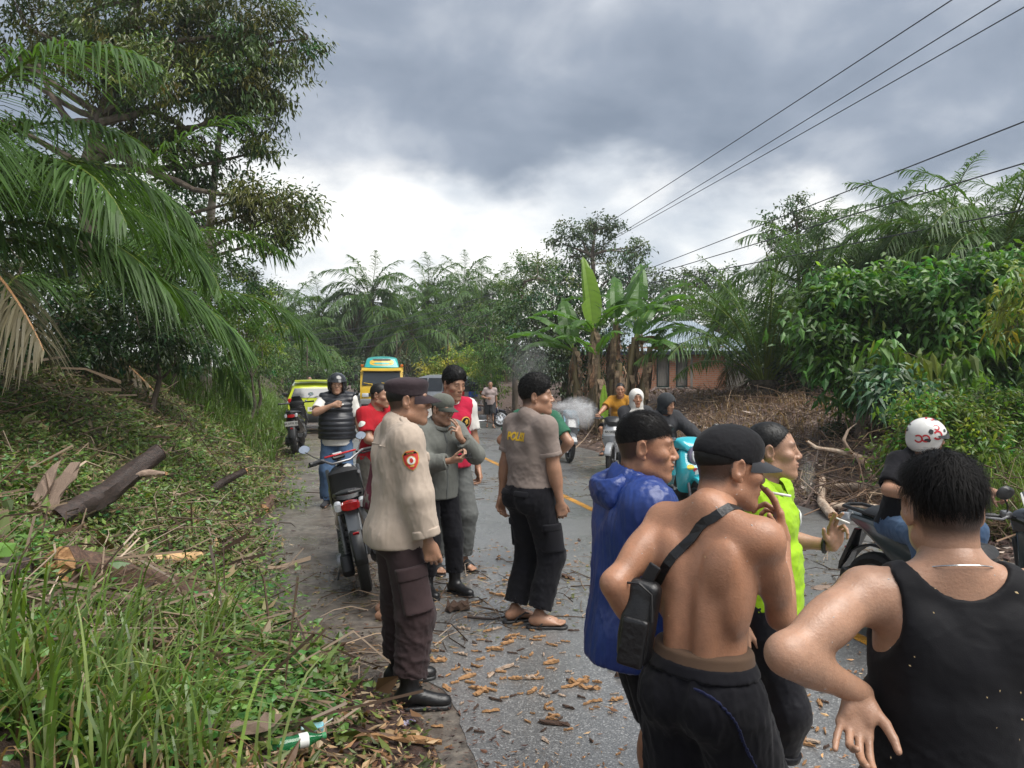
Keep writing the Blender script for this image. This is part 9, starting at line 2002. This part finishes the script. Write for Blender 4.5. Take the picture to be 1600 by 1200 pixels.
def felled():
    G = on_ground
    def lift(p, z): return Vector((p.x, p.y, p.z+z))
    rough_log('log', 'long split brown log lying across the near left bank', [lift(G(92, 935), 0.15), lift(G(200, 948), 0.15), lift(G(300, 962), 0.12)], (0.105, 0.095), BARKW, 'log', 'felled logs on the left bank', seed=3, amp=0.12)
    rough_log('log', 'dark charred trunk tilted upward from the left bank', [lift(G(95, 822), 0.05), at(170, 770, G(95, 822).y+0.3), at(250, 704, G(95, 822).y+0.6)], (0.115, 0.07), DARKW, 'log', 'felled logs on the left bank', seed=5, amp=0.10, endmat=BARKW)
    rough_log('log', 'thin grey branch stub poking from the tilted trunk', [at(205, 742, G(95, 822).y+0.4), at(235, 738, G(95, 822).y+0.45), at(258, 740, G(95, 822).y+0.5)], (0.03, 0.02), GREYW, 'branch', None, seed=6, n=8)
    rough_log('log', 'pale peeled log segment among brushwood', [lift(G(238, 886), 0.05), lift(G(312, 882), 0.05)], (0.05, 0.05), pmat('peeled_wood', (0.62, 0.42, 0.22), (0.46, 0.27, 0.12), scale=5, stretch=(2, 10, 10), rough=0.6), 'log', 'felled logs on the left bank', seed=7, amp=0.05)
    rough_log('log', 'dark stub sticking up in the middle of the verge', [lift(G(330, 770), 0.02), at(350, 752, G(330, 770).y+0.1), at(384, 735, G(330, 770).y+0.2)], (0.055, 0.045), DARKW, 'log', 'felled logs on the left bank', seed=8)
    rough_log('log', 'blackened log end half out of frame at the left edge', [lift(G(-60, 940), 0.08), lift(G(32, 930), 0.08)], (0.10, 0.10), DARKW, 'log', 'felled logs on the left bank', seed=9)
    rough_log('log', 'rounded stump lump beside the wet shoulder', [lift(G(412, 802), 0.03), lift(G(424, 790), 0.09)], (0.075, 0.06), BARKW, 'log', 'felled logs on the left bank', seed=10, n=12)
    k = 0
    for (px, py, L, w, h, rz, mt, lab) in [(90, 805, 0.62, 0.16, 0.05, 1.1, GREYW, 'upright pale bark slab leaning by the charred trunk'), (65, 800, 0.55, 0.13, 0.04, 1.25, GREYW, 'narrow bark slab left of the leaning slab'), (355, 1155, 0.36, 0.11, 0.05, 0.1, GREYW, 'flat brown bark slab near the green bottle'), (70, 1010, 0.5, 0.12, 0.05, -0.1, GREYW, 'grey wood slab among grass at the left edge'), (150, 975, 0.32, 0.08, 0.05, -0.4, PALEW, 'pale broken stick end in front of the split log'), (195, 888, 0.34, 0.06, 0.04, -0.35, GREYW, 'curled dry bark strip behind the split log'), (110, 850, 0.6, 0.10, 0.06, -0.7, GREYW, 'twisted root wood under the charred trunk'), (490, 1075, 0.22, 0.05, 0.03, 0.9, GREYW, 'short bark piece on the dark mulch'), (600, 1163, 0.30, 0.035, 0.025, -0.15, WOODM, 'long orange splinter lying on the mulch'), (655, 1166, 0.22, 0.04, 0.03, -0.1, WOODM, 'shorter orange splinter beside the long one'), (58, 1060, 0.22, 0.06, 0.05, 1.2, WOODM, 'orange broken wood stub in the tall grass'), (230, 960, 0.34, 0.09, 0.06, 0.1, BARKW, 'curved bark shell below the split log'), (300, 930, 0.20, 0.07, 0.05, 0.5, WOODM, 'shattered orange end chip by the split log'), (100, 905, 0.3, 0.05, 0.03, -0.5, GREYW, 'thin board scrap above the split log')]:
        k += 1; g = G(px, py); up = 'lean' in lab or 'narrow' in lab
        splinter('wood_slab', lab, lift(g, 0.01 if not up else 0.14), (L, w, h), rz, mt, 'wood piece', None, (0.3 if up else 0.0, -0.95 if up else RNG.uniform(-0.08, 0.08)), seed=k+40)
    # chips one by one on the near road
    rng = np.random.RandomState(12); mats = [WOODM, WOODM, PALEW, BARKW, WOODM]; protos = []
    CL = ['orange splintered wood chip lying on the wet asphalt', 'orange splintered wood chip lying on the wet asphalt', 'pale tan bark chip lying on the wet asphalt', 'dark brown bark chip lying on the wet asphalt', 'orange splintered wood chip lying on the wet asphalt']
    for i in range(10): protos.append(splinter('wood_chip', CL[i % 5], (0, 0, 0), (1, 1, 1), 0, mats[i % 5], 'wood chip', 'wood chips scattered on the road', seed=70+i))
    spots = []
    for (cx, cy, sx, sy, n) in [(740, 1050, 70, 60, 42), (860, 1050, 60, 60, 40), (900, 1110, 60, 70, 34), (720, 1100, 60, 60, 22), (790, 1000, 60, 25, 18), (1250, 1150, 60, 50, 26), (1270, 1080, 50, 40, 20), (980, 1060, 20, 60, 10), (1200, 1000, 40, 40, 10), (780, 900, 60, 50, 20), (880, 880, 70, 40, 18), (640, 1020, 40, 60, 12)]:
        for _ in range(n): spots.append((rng.normal(cx, sx*0.7), rng.normal(cy, sy*0.7)))
    first = set()
    for i, (px, py) in enumerate(spots):
        if py < 840: continue
        g = G(px, min(py, 1240)); L = rng.choice([0.05, 0.07, 0.09, 0.13, 0.17], p=[0.34, 0.32, 0.2, 0.10, 0.04])*rng.uniform(0.5, 1.0); j = i % 10
        o = protos[j] if j not in first else splinter('wood_chip', CL[j % 5], (0, 0, 0), (1, 1, 1), 0, None, 'wood chip', 'wood chips scattered on the road', proto=protos[j]); first.add(j)
        o.location = (g.x, g.y, g.z+0.002); o.scale = (L, L*rng.uniform(0.16, 0.36), L*rng.uniform(0.06, 0.16)+0.006); o.rotation_euler = (0, rng.uniform(-0.06, 0.06), rng.uniform(-0.9, 0.9) if rng.rand() < 0.7 else rng.uniform(0, 6.28))
    splinter('bark_lump', 'rounded bark lump on the road near the rubber boots', G(715, 957), (0.17, 0.10, 0.07), 0.1, BARKW, 'wood piece', None, seed=91)
    rough_log('stick', 'dark bent stick lying behind the POLISI man', [lift(G(730, 968), 0.008), lift(G(770, 972), 0.012), lift(G(800, 966), 0.01)], (0.011, 0.007), DARKW, 'stick', None, n=6, seed=20)
    splinter('bark_strip', 'long bark strip on the asphalt by the hand on hip', G(1275, 1068), (0.34, 0.05, 0.02), -0.35, BARKW, 'wood piece', None, seed=92); splinter('wood_block', 'squared wood block on the road at the lower right', G(1226, 1165), (0.13, 0.05, 0.035), 0.8, GREYW, 'wood piece', None, seed=93)
    # felled pale tree on the right verge
    rough_log('log', 'upper pale ringed trunk lying along the right verge', [lift(G(1292, 778), 0.14), lift(G(1345, 783), 0.18), lift(G(1400, 787), 0.16), lift(G(1440, 800), 0.10)], (0.055, 0.10), PALEW, 'log', 'felled pale trunks on the right verge', seed=30, amp=0.05)
    rough_log('log', 'lower pale trunk beneath the ringed one', [lift(G(1300, 800), 0.06), lift(G(1360, 806), 0.08), lift(G(1420, 822), 0.08)], (0.05, 0.085), PALEW, 'log', 'felled pale trunks on the right verge', seed=31, amp=0.05)
    rough_log('log', 'short crooked pale branch with sawn red end', [lift(G(1285, 775), 0.22), lift(G(1283, 800), 0.10), lift(G(1302, 815), 0.05)], (0.05, 0.06), PALEW, 'branch', None, seed=32, endmat=WOODM)
    rough_log('log', 'pale trunk end lying in grass at the right edge', [lift(G(1555, 826), 0.10), lift(G(1600, 835), 0.10), lift(G(1680, 850), 0.10)], (0.085, 0.11), PALEW, 'log', 'felled pale trunks on the right verge', seed=33)
    d = G(1340, 760).y
    rough_log('bare_branch', 'bare curving grey branch rising over the brushwood', [at(1400, 785, d-0.4), at(1370, 755, d-0.1), at(1345, 715, d+0.1), at(1310, 705, d+0.2), at(1275, 700, d+0.3), at(1262, 690, d+0.4)], (0.055, 0.022), PALEW, 'branch', None, seed=34, n=8)
    rough_log('bare_branch', 'forked upright grey twig on the bare curving branch', [at(1330, 708, d+0.1), at(1318, 688, d+0.15), at(1325, 672, d+0.2), at(1338, 662, d+0.25)], (0.032, 0.012), PALEW, 'branch', None, seed=35, n=8)
    # rubbish
    GB = pmat('green_bottle_plastic', (0.05, 0.42, 0.16), (0.03, 0.30, 0.10), rough=0.08, trans=0.75, scale=3)
    g = G(462, 1188); root = empty('plastic_bottle', (g.x, g.y, g.z+0.07), 0.5); tag(root, 'green plastic bottle with white label lying on the verge', 'bottle')
    b = MB(); b.lathe([(0.0, -0.11), (0.024, -0.108), (0.029, -0.10), (0.029, -0.03), (0.026, -0.01), (0.029, 0.01), (0.029, 0.05), (0.014, 0.09), (0.012, 0.11), (0, 0.11)], axis='X', n=20); b.build('bottle_body', GB, root, smooth=True)
    lb = MB(); lb.lathe([(0.0297, 0.012), (0.0302, 0.02), (0.0302, 0.045), (0.0297, 0.05)], axis='X', n=20); lb.build('bottle_label', PLATEW, root, smooth=True); c = MB(); c.lathe([(0.014, 0.108), (0.0145, 0.125), (0, 0.126)], axis='X', n=14); c.build('bottle_cap', pmat('bottle_cap_green', (0.03, 0.22, 0.08)), root, smooth=True)
    g = G(488, 1160); root = empty('drink_carton', (g.x, g.y, g.z+0.06), 0.2); tag(root, 'small light blue crushed drink carton above the green bottle', 'carton'); b = MB(); b.box((0, 0, 0), (0.10, 0.045, 0.03), Matrix.Rotation(0.2, 3, 'X'), 0.008); b.build('carton_body', pmat('carton_blue', (0.20, 0.55, 0.66), (0.5, 0.68, 0.72), scale=30, rough=0.4), root); s_ = MB(); s_.tube([(0.05, 0, 0.01), (0.09, 0.01, 0.03)], 0.003, 5); s_.build('straw', PLATEW, root)
    g = G(350, 985); q = [ell((0, 0, 0.03), (0.085, 0.06, 0.045), I3, 0.02), ell((0.05, 0.02, 0.03), (0.05, 0.05, 0.04), I3, 0.02)]; V, F = sdf_mesh(q, 0.007, 0); V = V+vnormals(V, F)*(ridged(V, 5, 110)*0.016)[:, None]; o = link('plastic_bag', mesh_np('plastic_bag', V, F), pmat('thin_white_plastic', (0.72, 0.70, 0.70), (0.55, 0.52, 0.52), rough=0.3, scale=14, trans=0.25)); o.location = g; tag(o, 'crumpled translucent white plastic bag on the left verge', 'plastic bag')
    g = G(638, 1132); b = MB(); b.box((0, 0, 0.006), (0.075, 0.05, 0.006), Matrix.Rotation(0.5, 3, 'Z'), 0.002); o = b.build('sachet', pmat('sachet_purple', (0.12, 0.10, 0.22), (0.55, 0.52, 0.6), scale=40, rough=0.3)); o.location = g; tag(o, 'torn dark purple sachet beside the black boots', 'sachet')
    g = G(1285, 920); splinter('paper_scrap', 'pale trampled paper scrap on the road beyond the yellow line', g, (0.20, 0.12, 0.01), 0.2, GREYW, 'litter', None, seed=94)
    g = G(885, 668); 
felled()
def smoke():
    m = bpy.data.materials.new('smoke'); m.use_nodes = True; nt, N, L = nodes_of(m); N.remove(N['Principled BSDF']); out = N['Material Output']
    v = N.new('ShaderNodeVolumePrincipled'); v.inputs['Color'].default_value = (0.95, 0.95, 0.96, 1); v.inputs['Anisotropy'].default_value = 0.2
    tc = N.new('ShaderNodeTexCoord'); n = tex_noise(N, L, tc.outputs['Object'], 2.6, 7, 0.7, 1.8)
    ln = N.new('ShaderNodeVectorMath'); ln.operation = 'LENGTH'; L.new(tc.outputs['Object'], ln.inputs[0])
    fall = N.new('ShaderNodeMapRange'); fall.inputs['From Min'].default_value = 1.0; fall.inputs['From Max'].default_value = 0.15; L.new(ln.outputs['Value'], fall.inputs['Value'])
    th = N.new('ShaderNodeMapRange'); th.inputs['From Min'].default_value = 0.44; th.inputs['From Max'].default_value = 0.66; L.new(n, th.inputs['Value'])
    den = N.new('ShaderNodeValue'); den.outputs[0].default_value = 1.0
    at_ = N.new('ShaderNodeObjectInfo')
    d = shader_math(N, L, 'MULTIPLY', shader_math(N, L, 'MULTIPLY', fall.outputs[0], th.outputs[0]), shader_math(N, L, 'MULTIPLY', at_.outputs['Alpha'], 100.0)); L.new(d, v.inputs['Density']); L.new(v.outputs[0], out.inputs['Volume'])
    def puff(label, c, r, dens, rot=0.0, sub=(0, 0, 0)):
        b = MB(); b.lathe([(0, -1)]+[(math.cos(a), math.sin(a)) for a in np.linspace(-1.3, 1.3, 9)]+[(0, 1)], n=16); o = b.build('smoke', m, None, smooth=True); o.location = c; o.scale = r; o.rotation_euler = (0, rot, 0); o.color = (1, 1, 1, dens); tag(o, label, 'smoke', kind='stuff')
    d = 5.6
    puff('breath of cigarette smoke leaving the mouth of the POLISI man', at(875, 634, d+0.1), (0.11, 0.05, 0.038), 0.6, -0.12); puff('white cloud of exhaled smoke in front of the POLISI man', at(902, 640, d+0.15), (0.16, 0.12, 0.11), 0.55); puff('lower tail of the exhaled smoke cloud', at(912, 652, d+0.2), (0.09, 0.09, 0.10), 0.45)
    puff('thin grey smoke drifting up in front of the dark shade tree', at(825, 570, 17), (0.60, 0.35, 0.75), 0.012)
    puff('wisp of smoke above the cigarette of the man in lime green', at(1262, 742, 3.3), (0.04, 0.03, 0.10), 0.16)
smoke()
# ------------------------------------------------------------------ damp air
def haze():
    b = MB(); b.box((0, 62, 7.5), (330, 200, 19)); o = b.build('haze', None); m = bpy.data.materials.new('haze'); m.use_nodes = True; nt, N, L = nodes_of(m); N.remove(N['Principled BSDF'])
    v = N.new('ShaderNodeVolumePrincipled'); v.inputs['Color'].default_value = (0.93, 0.96, 1.0, 1); v.inputs['Density'].default_value = 0.0007; v.inputs['Anisotropy'].default_value = 0.3; L.new(v.outputs[0], N['Material Output'].inputs['Volume']); o.data.materials.append(m); tag(o, kind='stuff')
haze()
